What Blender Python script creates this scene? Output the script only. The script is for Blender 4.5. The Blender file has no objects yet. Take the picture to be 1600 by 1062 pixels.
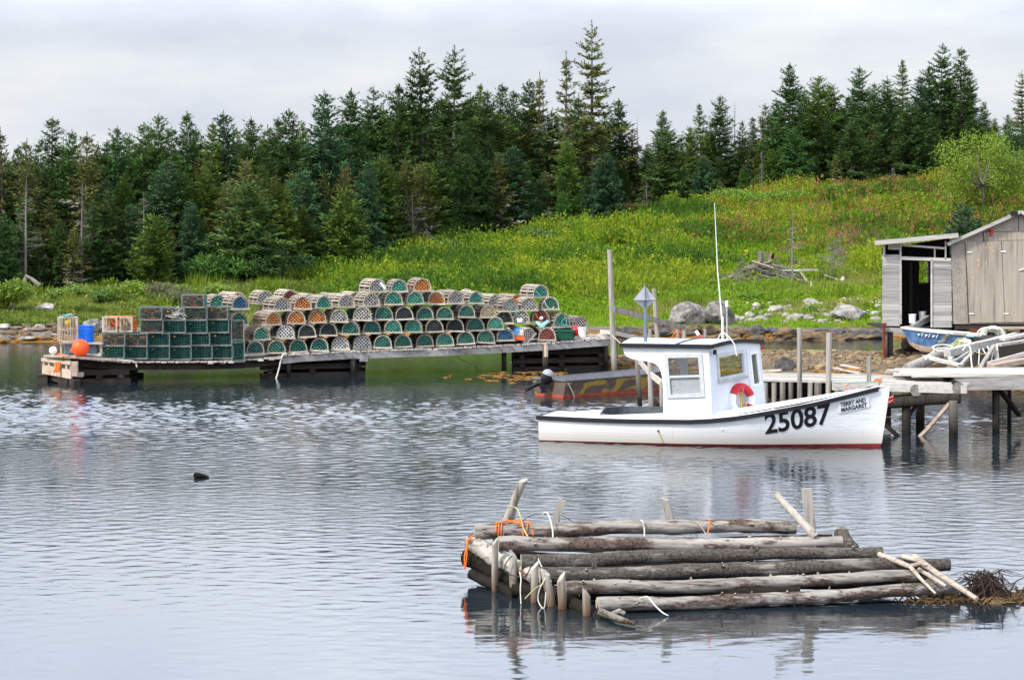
import bpy, bmesh, math, random
import numpy as np
from mathutils import Vector, Matrix, noise as mnoise
R = math.radians
rng = random.Random(7)
nrng = np.random.default_rng(7)
scene = bpy.context.scene
COL = scene.collection

# ------------------------------------------------------------------ camera, world, sun, exposure
F, HZ, CH = 3600.0, 345.0, 4.8          # focal length in photo pixels, horizon row, eye height above the water
cam_d = bpy.data.cameras.new('camera')
cam = bpy.data.objects.new('camera', cam_d)
COL.objects.link(cam)
cam.location = (0, 0, CH)
cam.rotation_euler = (R(90), 0, 0)
cam_d.sensor_width = 36
cam_d.lens = 36 * F / 1600
cam_d.shift_y = -(531 - HZ) / 1600
cam_d.clip_start, cam_d.clip_end = 0.5, 3000
scene.camera = cam

SUN_EL, SUN_AZ = 46, 232               # azimuth clockwise from +Y (north): behind the camera on the left
world = bpy.data.worlds.new('World')
scene.world = world
world.use_nodes = True
wn, wl = world.node_tree.nodes, world.node_tree.links
wn.clear()
out = wn.new('ShaderNodeOutputWorld'); bg = wn.new('ShaderNodeBackground')
sky = wn.new('ShaderNodeTexSky'); sky.sky_type = 'NISHITA'; sky.sun_disc = False
sky.sun_elevation = R(SUN_EL); sky.sun_rotation = R(SUN_AZ); sky.air_density = 1.0; sky.dust_density = 1.5
tc = wn.new('ShaderNodeTexCoord'); sep = wn.new('ShaderNodeSeparateXYZ')
wl.new(tc.outputs['Generated'], sep.inputs[0])
mp = wn.new('ShaderNodeMapping'); mp.inputs['Scale'].default_value = (1, 1, 3.2)
wl.new(tc.outputs['Generated'], mp.inputs[0])
cl = wn.new('ShaderNodeTexNoise'); cl.inputs['Scale'].default_value = 6.0; cl.inputs['Detail'].default_value = 6; cl.inputs['Roughness'].default_value = .55
wl.new(mp.outputs[0], cl.inputs['Vector'])
cr = wn.new('ShaderNodeValToRGB')
cr.color_ramp.elements[0].position = .40; cr.color_ramp.elements[0].color = (6.5, 6.9, 7.9, 1)
cr.color_ramp.elements[1].position = .60; cr.color_ramp.elements[1].color = (8.3, 8.5, 8.9, 1)
wl.new(cl.outputs['Fac'], cr.inputs[0])
zr = wn.new('ShaderNodeValToRGB')      # overcast: dull at the horizon, an unseen bright band added above it to brighten the water, duller again overhead
while len(zr.color_ramp.elements) < 4: zr.color_ramp.elements.new(.5)
for e_, (p_, v_) in zip(zr.color_ramp.elements, [(.08, .33), (.20, .98), (.36, .98), (.75, .50)]): e_.position = p_; e_.color = (v_, v_, v_, 1)
wl.new(sep.outputs['Z'], zr.inputs[0])
z3 = wn.new('ShaderNodeMath'); z3.operation = 'MULTIPLY'; z3.inputs[1].default_value = 3.0; wl.new(zr.outputs[0], z3.inputs[0])
vm = wn.new('ShaderNodeVectorMath'); vm.operation = 'SCALE'
wl.new(cr.outputs[0], vm.inputs[0]); wl.new(z3.outputs[0], vm.inputs['Scale'])
mx = wn.new('ShaderNodeMixRGB'); mx.inputs[0].default_value = .86
bl = wn.new('ShaderNodeMapRange'); bl.inputs['From Min'].default_value = .08; bl.inputs['From Max'].default_value = .25; wl.new(sep.outputs['Z'], bl.inputs['Value'])
tint = wn.new('ShaderNodeMixRGB'); tint.inputs[1].default_value = (1, 1, 1, 1); tint.inputs[2].default_value = (.95, 1.0, 1.09, 1); wl.new(bl.outputs[0], tint.inputs[0])   # thinner, bluer cloud overhead
tm_ = wn.new('ShaderNodeMixRGB'); tm_.blend_type = 'MULTIPLY'; tm_.inputs[0].default_value = 1; wl.new(vm.outputs[0], tm_.inputs[1]); wl.new(tint.outputs[0], tm_.inputs[2])
wl.new(sky.outputs[0], mx.inputs[1]); wl.new(tm_.outputs[0], mx.inputs[2])
wl.new(mx.outputs[0], bg.inputs[0]); bg.inputs[1].default_value = .1
wl.new(bg.outputs[0], out.inputs[0])

sun_d = bpy.data.lights.new('sun', 'SUN'); sun_d.energy = 4.4; sun_d.angle = R(8); sun_d.color = (1, .96, .88)
sun = bpy.data.objects.new('sun', sun_d); COL.objects.link(sun)
sv = Vector((math.sin(R(SUN_AZ)) * math.cos(R(SUN_EL)), math.cos(R(SUN_AZ)) * math.cos(R(SUN_EL)), math.sin(R(SUN_EL))))
sun.rotation_euler = (-sv).to_track_quat('-Z', 'Y').to_euler()
sun.location = (-30, -20, 40)
scene.view_settings.view_transform = 'Standard'
scene.view_settings.look = 'None'
scene.view_settings.exposure = 0.18
scene.view_settings.gamma = 1
scene.render.engine = 'CYCLES'
scene.cycles.max_bounces = 8
scene.cycles.transparent_max_bounces = 12

# ------------------------------------------------------------------ helpers
def atd(px, py, Y):                     # photo pixel at a known distance -> world point
    return Vector(((px - 800) * Y / F, Y, CH - (py - HZ) * Y / F))
def atz(px, py, z):                     # photo pixel on a horizontal plane -> world point
    Y = (CH - z) * F / (py - HZ)
    return Vector(((px - 800) * Y / F, Y, z))
def pix(p):
    return 800 + p[0] * F / p[1], HZ + (CH - p[2]) * F / p[1]

def tag(o, label=None, cat=None, group=None, kind=None):
    if label: o['label'] = label
    if cat: o['category'] = cat
    if group: o['group'] = group
    if kind: o['kind'] = kind
    return o
def thing(name, label, cat, loc=(0, 0, 0), rz=0, group=None):
    o = bpy.data.objects.new(name, None); COL.objects.link(o)
    o.empty_display_size = .1
    o.location = loc; o.rotation_euler = (0, 0, rz)
    return tag(o, label, cat, group)
def children_of(o): return list(o.children)
def copy_tree(o, parent=None):
    c = o.copy(); COL.objects.link(c); c.parent = parent
    for ch in o.children: copy_tree(ch, c)
    return c

class MB:
    """collects shapes, then links them as ONE mesh object"""
    def __init__(s): s.v = []; s.f = []; s.m = []
    def add(s, vs, fs, mi=0):
        b = len(s.v); s.v += [tuple(v) for v in vs]
        s.f += [tuple(b + i for i in f) for f in fs]; s.m += [mi] * len(fs)
        return s
    def box(s, c, size, rz=0, rx=0, ry=0, mi=0, jit=0):
        M = Matrix.Translation(c) @ Matrix.Rotation(rz, 4, 'Z') @ Matrix.Rotation(ry, 4, 'Y') @ Matrix.Rotation(rx, 4, 'X')
        vs = []
        for x in (-.5, .5):
            for y in (-.5, .5):
                for z in (-.5, .5):
                    vs.append(M @ Vector((x * size[0] + rng.uniform(-jit, jit), y * size[1] + rng.uniform(-jit, jit), z * size[2] + rng.uniform(-jit, jit))))
        return s.add(vs, [(0, 1, 3, 2), (4, 6, 7, 5), (0, 4, 5, 1), (2, 3, 7, 6), (0, 2, 6, 4), (1, 5, 7, 3)], mi)
    def beam(s, p0, p1, w, h, roll=0, mi=0, taper=1, seg=1, wob=0):
        p0, p1 = Vector(p0), Vector(p1); d = (p1 - p0)
        if d.length < 1e-6: return s
        d.normalize()
        up = Vector((0, 0, 1)) if abs(d.z) < .95 else Vector((0, 1, 0))
        a = d.cross(up).normalized(); b = a.cross(d).normalized()
        if roll:
            q = Matrix.Rotation(roll, 3, d); a = q @ a; b = q @ b
        vs = []; fs = []
        for k in range(seg + 1):
            t = k / seg; p = p0.lerp(p1, t); g = 1 + (taper - 1) * t
            if wob: p = p + a * rng.uniform(-wob, wob) + b * rng.uniform(-wob, wob)
            for (i, j) in ((-1, -1), (1, -1), (1, 1), (-1, 1)):
                vs.append(p + a * i * w / 2 * g + b * j * h / 2 * g)
        for k in range(seg):
            o = 4 * k
            for q in range(4): fs.append((o + q, o + (q + 1) % 4, o + 4 + (q + 1) % 4, o + 4 + q))
        fs += [(3, 2, 1, 0), (4 * seg, 4 * seg + 1, 4 * seg + 2, 4 * seg + 3)]
        return s.add(vs, fs, mi)
    def tube(s, pts, r, n=8, mi=0, rad=None, wob=0, cap=True, capmi=None, seed=0):
        pts = [Vector(p) for p in pts]; m = len(pts)
        vs = []; fs = []; prev = None
        rr = random.Random(seed * 31 + m)
        for k, p in enumerate(pts):
            d = (pts[min(k + 1, m - 1)] - pts[max(k - 1, 0)])
            d = d.normalized() if d.length > 1e-9 else Vector((0, 0, 1))
            if prev is None:
                up = Vector((0, 0, 1)) if abs(d.z) < .9 else Vector((1, 0, 0))
                a = d.cross(up).normalized()
            else:
                a = (prev - d * prev.dot(d)).normalized()
            prev = a; b = d.cross(a)
            rk = rad[k] if rad is not None else r
            for i in range(n):
                t = 2 * math.pi * i / n; q = rk
                if wob: q *= 1 + wob * (rr.random() - .5) * 2
                vs.append(p + a * math.cos(t) * q + b * math.sin(t) * q)
        for k in range(m - 1):
            for i in range(n):
                fs.append((k * n + i, k * n + (i + 1) % n, (k + 1) * n + (i + 1) % n, (k + 1) * n + i))
        s.add(vs, fs, mi)
        if cap:
            s.add(vs[:n], [tuple(reversed(range(n)))], mi if capmi is None else capmi)      # caps keep their own edge
            s.add(vs[-n:], [tuple(range(n))], mi if capmi is None else capmi)
        return s
    def rock(s, c, size, seed, rough=.35, sub=2, mi=0, flat=0):
        bm = bmesh.new(); bmesh.ops.create_icosphere(bm, subdivisions=sub, radius=1)
        off = Vector((seed * 3.17, seed * 1.31, seed * 2.03))
        vs = []
        for v in bm.verts:
            n_ = v.co.normalized()
            d = 1 + rough * (mnoise.noise(n_ * 1.1 + off) * 1.1 + .45 * mnoise.noise(n_ * 2.7 + off))
            # facetted: clip along a few planes
            p = n_ * d
            for q in range(5):
                pr = random.Random(seed * 17 + q); pn = Vector((pr.gauss(0, 1), pr.gauss(0, 1), pr.gauss(0, .8))).normalized()
                e = p.dot(pn) - pr.uniform(.62, .9)
                if e > 0: p = p - pn * e * .85
            vs.append(Vector((c[0] + p.x * size[0], c[1] + p.y * size[1], c[2] + p.z * size[2])))
        fs = [[v.index for v in f.verts] for f in bm.faces]
        bm.free()
        return s.add(vs, fs, mi)
    def mesh(s, name, mats, smooth=False):
        me = bpy.data.meshes.new(name)
        me.from_pydata(s.v, [], s.f)
        if not isinstance(mats, (list, tuple)): mats = [mats]
        for m in mats: me.materials.append(m)
        if any(s.m): me.polygons.foreach_set('material_index', s.m)
        if smooth: me.polygons.foreach_set('use_smooth', [True] * len(s.f))
        me.update()
        return me
    def build(s, name, mats, parent=None, smooth=False, origin=None, base=False):
        if origin is None: origin = Vector((0, 0, 0))
        elif origin == 'base':
            A = np.array(s.v); origin = Vector((float((A[:, 0].min() + A[:, 0].max()) / 2), float((A[:, 1].min() + A[:, 1].max()) / 2), float(A[:, 2].min())))
        if origin.length > 0: s.v = [(x - origin.x, y - origin.y, z - origin.z) for x, y, z in s.v]
        me = s.mesh(name, mats, smooth)
        o = bpy.data.objects.new(name, me); COL.objects.link(o)
        o.location = origin
        if parent is not None: o.parent = parent
        return o
    def under(s, root, name, mats, smooth=False):   # world-space verts placed under a thing's Empty (no rotation)
        L = root.location if root.parent is None else root.parent.location
        L = Vector((0, 0, 0))
        q = root
        while q is not None:
            L = L + q.location; q = q.parent
        s.v = [(x - L.x, y - L.y, z - L.z) for x, y, z in s.v]
        o = bpy.data.objects.new(name, s.mesh(name, mats, smooth)); COL.objects.link(o); o.parent = root
        return o

def curve_shape(loops, thick):          # flat outline with holes -> (verts, faces), filled and given thickness, in its own x,y plane
    cu = bpy.data.curves.new('tmp', 'CURVE'); cu.dimensions = '2D'; cu.fill_mode = 'BOTH'; cu.extrude = thick / 2
    for lp in loops:
        sp = cu.splines.new('POLY'); sp.points.add(len(lp) - 1); sp.use_cyclic_u = True
        for p, q in zip(sp.points, lp): p.co = (q[0], q[1], 0, 1)
    return _conv(cu)
def text_shape(body, size, bold=0., thick=0.004, align='LEFT', spacing=1.0):
    cu = bpy.data.curves.new('tmp', 'FONT'); cu.body = body; cu.size = size; cu.offset = bold; cu.extrude = thick / 2
    cu.align_x = align; cu.space_character = spacing; cu.resolution_u = 4
    return _conv(cu)
def _conv(cu):
    o = bpy.data.objects.new('tmp', cu); COL.objects.link(o)
    dg = bpy.context.evaluated_depsgraph_get(); dg.update()
    me = bpy.data.meshes.new_from_object(o.evaluated_get(dg))
    vs = [v.co.copy() for v in me.vertices]; fs = [tuple(p.vertices) for p in me.polygons]
    bpy.data.objects.remove(o); bpy.data.curves.remove(cu); bpy.data.meshes.remove(me)
    return vs, fs

# ------------------------------------------------------------------ materials
def lin(r, g, b):
    f = lambda c: (c / 255 / 12.92) if c / 255 <= .04045 else ((c / 255 + .055) / 1.055) ** 2.4
    return (f(r), f(g), f(b))
def newmat(name):
    m = bpy.data.materials.new(name); m.use_nodes = True
    nt = m.node_tree
    return m, nt.nodes, nt.links, nt.nodes['Principled BSDF']
def mk_noise(N, L, vec, scale, detail=5, rough=.55, dist=0):
    n = N.new('ShaderNodeTexNoise'); n.inputs['Scale'].default_value = scale; n.inputs['Detail'].default_value = detail
    n.inputs['Roughness'].default_value = rough; n.inputs['Distortion'].default_value = dist
    if vec is not None: L.new(vec, n.inputs['Vector'])
    return n
def mk_ramp(N, L, fac, stops):
    r = N.new('ShaderNodeValToRGB'); e = r.color_ramp.elements
    while len(e) < len(stops): e.new(.5)
    for q, (p, c) in zip(e, stops):
        q.position = p; q.color = (*c, 1) if len(c) == 3 else c
    L.new(fac, r.inputs[0]); return r
def mk_map(N, L, scale, coords='Object'):
    t = N.new('ShaderNodeTexCoord'); m = N.new('ShaderNodeMapping'); m.inputs['Scale'].default_value = scale
    L.new(t.outputs[coords], m.inputs[0]); return m.outputs[0]
def mk_bump(N, L, h, strength, dist, b):
    bp = N.new('ShaderNodeBump'); bp.inputs['Strength'].default_value = strength; bp.inputs['Distance'].default_value = dist
    L.new(h, bp.inputs['Height']); L.new(bp.outputs[0], b.inputs['Normal']); return bp
def mul_obj_random(N, L, col, lo, hi):
    oi = N.new('ShaderNodeObjectInfo'); mr = N.new('ShaderNodeMapRange')
    mr.inputs['To Min'].default_value = lo; mr.inputs['To Max'].default_value = hi
    L.new(oi.outputs['Random'], mr.inputs['Value'])
    v = N.new('ShaderNodeVectorMath'); v.operation = 'SCALE'; L.new(col, v.inputs[0]); L.new(mr.outputs[0], v.inputs['Scale'])
    return v.outputs[0]
def plain(name, c, rough=.7, var=.25, scale=8, stretch=(1, 1, 1), bump=.0, metal=0, orand=0, spec=.3, c2=None):
    m, N, L, b = newmat(name)
    v = mk_map(N, L, stretch); n = mk_noise(N, L, v, scale, 5)
    ca = tuple(x * (1 - var) for x in c); cb = c2 or tuple(min(1, x * (1 + var)) for x in c)
    r = mk_ramp(N, L, n.outputs['Fac'], [(.3, ca), (.7, cb)])
    col = r.outputs[0]
    if orand: col = mul_obj_random(N, L, col, 1 - orand, 1 + orand)
    L.new(col, b.inputs['Base Color'])
    b.inputs['Roughness'].default_value = rough; b.inputs['Metallic'].default_value = metal
    b.inputs['Specular IOR Level'].default_value = spec
    if bump: mk_bump(N, L, n.outputs['Fac'], 1, bump, b)
    return m
def wood(name, light, dark, axis='x', rough=.85, patch=None, patch_amt=.5, stain=None, bump=.006, grain=1.0, orand=.12, stain_z=(.0, .5), spec=.15, isl=.28):
    """weathered timber: long grain along one axis, blotches, optional bark or rust patches, optional tide stain low down"""
    m, N, L, b = newmat(name)
    s = {'x': (1.2, 22, 22), 'y': (22, 1.2, 22), 'z': (22, 22, 1.2)}[axis]
    v = mk_map(N, L, tuple(q * grain for q in s)); g = mk_noise(N, L, v, 1.0, 6, .65, .4)
    v2 = mk_map(N, L, tuple(q * .16 * grain for q in s)); g2 = mk_noise(N, L, v2, 1.0, 5, .6)
    ad = N.new('ShaderNodeMath'); ad.operation = 'MULTIPLY_ADD'; ad.inputs[1].default_value = .6
    L.new(g.outputs['Fac'], ad.inputs[0])
    sc = N.new('ShaderNodeMath'); sc.operation = 'MULTIPLY'; sc.inputs[1].default_value = .4
    L.new(g2.outputs['Fac'], sc.inputs[0]); L.new(sc.outputs[0], ad.inputs[2])
    mid = tuple((a * .62 + c * .38) for a, c in zip(light, dark))
    r = mk_ramp(N, L, ad.outputs[0], [(.36, dark), (.47, mid), (.62, light)])
    col = r.outputs[0]
    gi = N.new('ShaderNodeNewGeometry'); ri = N.new('ShaderNodeMapRange'); ri.inputs['To Min'].default_value = 1 - isl; ri.inputs['To Max'].default_value = 1 + isl * .6
    L.new(gi.outputs['Random Per Island'], ri.inputs['Value'])
    vi = N.new('ShaderNodeVectorMath'); vi.operation = 'SCALE'; L.new(col, vi.inputs[0]); L.new(ri.outputs[0], vi.inputs['Scale']); col = vi.outputs[0]
    if patch:
        vp = mk_map(N, L, {'x': (.8, 3, 3), 'y': (3, .8, 3), 'z': (3, 3, .8)}[axis]); pn = mk_noise(N, L, vp, 1.6, 6, .7)
        pr = mk_ramp(N, L, pn.outputs['Fac'], [(.62 - .25 * patch_amt, (0, 0, 0)), (.70 - .25 * patch_amt, (1, 1, 1))])
        mixn = N.new('ShaderNodeMixRGB'); L.new(pr.outputs[0], mixn.inputs[0]); L.new(col, mixn.inputs[1])
        fn = mk_noise(N, L, mk_map(N, L, (30, 30, 30)), 1, 4, .7)
        fr = mk_ramp(N, L, fn.outputs['Fac'], [(.35, tuple(x * .35 for x in patch)), (.65, tuple(min(1, x * 1.7) for x in patch))])
        L.new(fr.outputs[0], mixn.inputs[2]); col = mixn.outputs[0]
    if stain:
        t = N.new('ShaderNodeNewGeometry'); sp = N.new('ShaderNodeSeparateXYZ'); L.new(t.outputs['Position'], sp.inputs[0])
        nz = N.new('ShaderNodeMath'); nz.operation = 'MULTIPLY_ADD'; nz.inputs[1].default_value = .35
        L.new(g2.outputs['Fac'], nz.inputs[0]); L.new(sp.outputs['Z'], nz.inputs[2])
        sr = N.new('ShaderNodeMapRange'); sr.inputs['From Min'].default_value = stain_z[0] + .17; sr.inputs['From Max'].default_value = stain_z[1] + .17
        sr.inputs['To Min'].default_value = 1; sr.inputs['To Max'].default_value = 0
        L.new(nz.outputs[0], sr.inputs['Value'])
        mixn = N.new('ShaderNodeMixRGB'); L.new(sr.outputs[0], mixn.inputs[0]); L.new(col, mixn.inputs[1]); mixn.inputs[2].default_value = (*stain, 1)
        col = mixn.outputs[0]
    if orand: col = mul_obj_random(N, L, col, 1 - orand, 1 + orand)
    L.new(col, b.inputs['Base Color']); b.inputs['Roughness'].default_value = rough
    b.inputs['Specular IOR Level'].default_value = spec
    if bump: mk_bump(N, L, g.outputs['Fac'], 1, bump, b)
    return m
def attr_mat(name, attr, rough=.8, mulvar=.25, orand=0, sub=0., spec=.2, hue=0):
    m, N, L, b = newmat(name)
    a = N.new('ShaderNodeAttribute'); a.attribute_name = attr
    n = mk_noise(N, L, mk_map(N, L, (1, 1, 1)), 1.3, 3)
    mr = N.new('ShaderNodeMapRange'); mr.inputs['To Min'].default_value = 1 - mulvar; mr.inputs['To Max'].default_value = 1 + mulvar
    mr.inputs['From Min'].default_value = .25; mr.inputs['From Max'].default_value = .75
    L.new(n.outputs['Fac'], mr.inputs['Value'])
    v = N.new('ShaderNodeVectorMath'); v.operation = 'SCALE'; L.new(a.outputs['Color'], v.inputs[0]); L.new(mr.outputs[0], v.inputs['Scale'])
    col = v.outputs[0]
    if orand: col = mul_obj_random(N, L, col, 1 - orand, 1 + orand)
    if hue:
        oi = N.new('ShaderNodeObjectInfo'); h = N.new('ShaderNodeHueSaturation')
        q = N.new('ShaderNodeMath'); q.operation = 'MULTIPLY'; q.inputs[1].default_value = 7.31; L.new(oi.outputs['Random'], q.inputs[0])
        fr = N.new('ShaderNodeMath'); fr.operation = 'FRACT'; L.new(q.outputs[0], fr.inputs[0])
        r2 = N.new('ShaderNodeMapRange'); r2.inputs['To Min'].default_value = .5 - hue; r2.inputs['To Max'].default_value = .5 + hue
        L.new(fr.outputs[0], r2.inputs['Value']); L.new(r2.outputs[0], h.inputs['Hue']); L.new(col, h.inputs['Color']); col = h.outputs[0]
    L.new(col, b.inputs['Base Color']); b.inputs['Roughness'].default_value = rough; b.inputs['Specular IOR Level'].default_value = spec
    if sub:
        tr = N.new('ShaderNodeBsdfTranslucent'); L.new(col, tr.inputs['Color'])
        ms = N.new('ShaderNodeMixShader'); ms.inputs[0].default_value = sub
        o = [x for x in N if x.type == 'OUTPUT_MATERIAL'][0]
        L.new(b.outputs[0], ms.inputs[1]); L.new(tr.outputs[0], ms.inputs[2]); L.new(ms.outputs[0], o.inputs[0])
    return m

M = {}
M['log'] = wood('weathered_log', (.37, .335, .295), (.032, .026, .022), 'x', patch=(.080, .056, .044), patch_amt=.55, stain=(.03, .022, .016), stain_z=(-.1, .12), bump=.012)
M['log_bark'] = wood('barky_log', (.33, .30, .265), (.032, .026, .022), 'x', patch=(.080, .068, .057), patch_amt=.95, stain=(.03, .022, .016), stain_z=(-.1, .12), bump=.02)
M['log_y'] = wood('weathered_cross_log', (.50, .46, .40), (.09, .075, .06), 'y', patch=(.12, .06, .03), patch_amt=.4, stain=(.025, .018, .012), stain_z=(-.05, .25), bump=.012)
M['log_wet_or_shade'] = wood('wet_or_shaded_log', (.022, .018, .014), (.006, .005, .004), 'y', rough=.85, spec=.05)  # near black: wet wood, and the shade in the raft's gaps
M['log_end'] = plain('cut_log_end', (.42, .36, .26), .85, .35, 14)
M['stake'] = wood('weathered_stake', (.46, .42, .36), (.10, .075, .055), 'z', stain=(.10, .055, .025), stain_z=(-.02, .40))
M['drift'] = wood('bleached_driftwood', (.44, .38, .31), (.13, .09, .06), 'x', stain=(.05, .035, .02), stain_z=(-.1, .05))
M['post'] = wood('grey_post', (.42, .385, .34), (.10, .085, .07), 'z', stain=(.07, .05, .03), stain_z=(-.1, .5))
M['post_dark'] = wood('dark_wet_pile', (.055, .046, .038), (.012, .010, .009), 'z', stain=(.012, .011, .010), stain_z=(.0, .6))
M['post_tide'] = wood('tide_stained_pile', (.30, .265, .225), (.09, .07, .055), 'z', stain=(.015, .012, .010), stain_z=(.15, 1.0))
M['plank'] = wood('weathered_plank', (.52, .49, .45), (.20, .18, .16), 'x')
M['plank_pale'] = wood('bleached_plank', (.58, .54, .48), (.22, .19, .16), 'x')
M['plank_y'] = wood('deck_plank_end_on', (.50, .46, .41), (.18, .15, .13), 'y')
M['beam_dark'] = wood('shaded_wharf_timber', (.055, .045, .036), (.012, .010, .008), 'x')  # near black: the shade under the wharf is put into this colour
M['beam_grey'] = wood('grey_wharf_beam', (.38, .36, .34), (.12, .11, .10), 'x')
M['beam_rust'] = wood('rust_stained_board', (.55, .45, .36), (.25, .13, .08), 'x')
M['clap'] = wood('weathered_clapboard', (.43, .41, .385), (.20, .19, .18), 'x', bump=.004, orand=0)
M['trap_wood'] = wood('trap_lath', (.54, .47, .385), (.20, .16, .12), 'y', orand=.28, bump=.002)
M['rope_white'] = plain('white_rope', (.62, .60, .52), .9, .2, 40)
M['rope_green'] = plain('yellow_green_rope', (.40, .40, .18), .9, .25, 40)
M['rope_teal'] = plain('turquoise_rope', (.14, .42, .36), .9, .25, 40)
M['rope_orange'] = plain('orange_rope', (.75, .17, .03), .85, .2, 40)
M['rope_dark'] = plain('dark_rope', (.03, .04, .035), .9, .3, 40)
M['black'] = plain('black_paint', (.014, .014, .016), .45, .3, 5)
M['glass'] = None
# ------------------------------------------------------------------ terrain, water
def itp(x, xs, ys): return np.interp(x, xs, ys)
SH_X = [-150, -60, -25, -20, -15, -8, 0, 5, 10, 16, 20, 30, 60, 150]
SH_Y = [115, 100, 92, 91, 92.5, 95, 96, 95, 94.2, 94, 94, 91, 80, 70]
SL_X = [-150, -60, -21, -12, -3.6, 6, 14, 20, 40, 150]
SL_V = [.06, .06, .055, .073, .096, .112, .125, .135, .145, .155]
TR_X = [-150, -40, -25, -21, -12, -8, -3.6, 1, 6, 12, 20, 30, 40, 150]
TR_Y = [125, 111, 108.5, 109, 114, 120, 129, 134, 138, 142, 146, 148, 150, 160]
SP_X = [0, 1.2, 2.5, 5, 9, 13, 16.5, 20, 30, 150]
SP_F = [77.8, 77, 76.2, 74.5, 71.2, 67.5, 62.5, 60, 57, 50]
SP_B = [78, 77.6, 79, 81, 83, 83.5, 85, 98, 110, 120]
SP_H = [-.6, .02, .14, .18, .24, .28, .40, .8, 1.2, 1.5]
def vnoise(x, y, s, seed=0):            # cheap smooth noise from summed sines
    r = np.random.default_rng(seed); o = 0
    for k in range(7):
        a = r.uniform(0, 6.28); f = s * r.uniform(.6, 1.9)
        o = o + np.sin((x * math.cos(a) + y * math.sin(a)) * f + r.uniform(0, 6.28))
    return o / 3.5
def height(x, y):
    x = np.asarray(x, float); y = np.asarray(y, float)
    u = y - itp(x, SH_X, SH_Y)
    ty = itp(x, TR_X, TR_Y) - itp(x, SH_X, SH_Y)
    sl = itp(x, SL_X, SL_V)
    bank = .75 * np.clip(u / 6, 0, 1) ** .8
    rise = sl * np.clip(np.minimum(u, ty) - 6, 0, None) + .015 * np.clip(u - np.maximum(ty, 6), 0, 80)
    hill = np.where(u < 0, np.maximum(u * .13, -2.6), bank + rise)
    hill = hill + np.where(u > 1, vnoise(x, y, .35, 3) * .14 * np.clip(u / 10, 0, 1), 0)
    f_, b_, h_ = itp(x, SP_X, SP_F), itp(x, SP_X, SP_B), itp(x, SP_X, SP_H)
    c_, w_ = (f_ + b_) / 2, np.maximum((b_ - f_) / 2, .2)
    t = (y - c_) / w_
    spit = np.where(np.abs(t) < 1, h_ * (1 - np.abs(t) ** 2.4), -(np.abs(t) - 1) * w_ * .15)
    spit = spit + np.where(spit > -.3, vnoise(x, y, 1.6, 5) * .05, 0)
    spit = np.where(x < 0, -3, np.maximum(spit, -3))
    return np.maximum(np.maximum(hill, spit), -2.6)
def h1(x, y): return float(height(x, y))
def ground(px, py, lo=58, hi=260, step=.25):   # where the ray of a photo pixel meets the land
    ys = np.arange(lo, hi, step); xs = (px - 800) * ys / F; zs = CH - (py - HZ) * ys / F
    k = np.nonzero(zs <= np.maximum(height(xs, ys), 0))[0]
    i = k[0] if len(k) else len(ys) - 1
    return Vector((float(xs[i]), float(ys[i]), h1(xs[i], ys[i])))

def axis(parts):
    o = []
    for a, b, s in parts: o += list(np.arange(a, b, s))
    return np.array(o + [parts[-1][1]])
gx = axis([(-1200, -150, 75), (-150, -40, 5), (-40, 45, .4), (45, 150, 5), (150, 1200, 75)])
gy = axis([(-300, 40, 10), (40, 58, 2), (58, 104, .35), (104, 165, .8), (165, 300, 6), (300, 2000, 85)])
X, Y = np.meshgrid(gx, gy)
Z = height(X, Y)
nx, ny = len(gx), len(gy)
me = bpy.data.meshes.new('ground')
vs = np.stack([X, Y, Z], -1).reshape(-1, 3)
ii = (np.arange(ny - 1)[:, None] * nx + np.arange(nx - 1)[None, :]).reshape(-1)
fs = np.stack([ii, ii + 1, ii + 1 + nx, ii + nx], -1)
me.from_pydata(vs.tolist(), [], fs.tolist())
me.polygons.foreach_set('use_smooth', [True] * len(fs))
# what covers the land: seaweed, pebbles, turf, forest litter
U = Y - itp(X, SH_X, SH_Y); TYY = itp(X, TR_X, TR_Y)
hillside = U > -1
nz = vnoise(X, Y, .9, 9) * .5; nz2 = vnoise(X, Y, 2.5, 11) * .5
c = np.zeros((ny, nx, 4)); c[..., 3] = 1
def put(mask, rgb, f=1.0):
    f = np.asarray(f, float) * mask
    for k in range(3): c[..., k] = c[..., k] * (1 - f) + rgb[k] * f
put(np.ones_like(X), (.10, .085, .05))
put(~hillside, (.17, .13, .085))
put((Z < .07 + nz * .06) & (~hillside), (.26, .12, .018), np.clip(.7 + nz2, 0, 1))
put(hillside, (.15, .13, .10))
put(hillside & (Z < .16 + nz * .08), (.24, .12, .022), np.clip(.75 + nz2, 0, 1))
put(hillside & (Z > np.where(X > -5, .33, .55) + nz * .12), (.11, .17, .022))
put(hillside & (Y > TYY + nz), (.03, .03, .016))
ca = me.color_attributes.new('cover', 'FLOAT_COLOR', 'POINT'); ca.data.foreach_set('color', c.reshape(-1))
M['ground'] = attr_mat('land_cover', 'cover', .95, .45, spec=.1)
N_, L_ = M['ground'].node_tree.nodes, M['ground'].node_tree.links
bn = mk_noise(N_, L_, mk_map(N_, L_, (1, 1, 1)), 5, 6, .65)
mk_bump(N_, L_, bn.outputs['Fac'], 1, .10, N_['Principled BSDF'])
me.materials.append(M['ground'])
o = bpy.data.objects.new('ground', me); COL.objects.link(o); tag(o, kind='structure')

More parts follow.
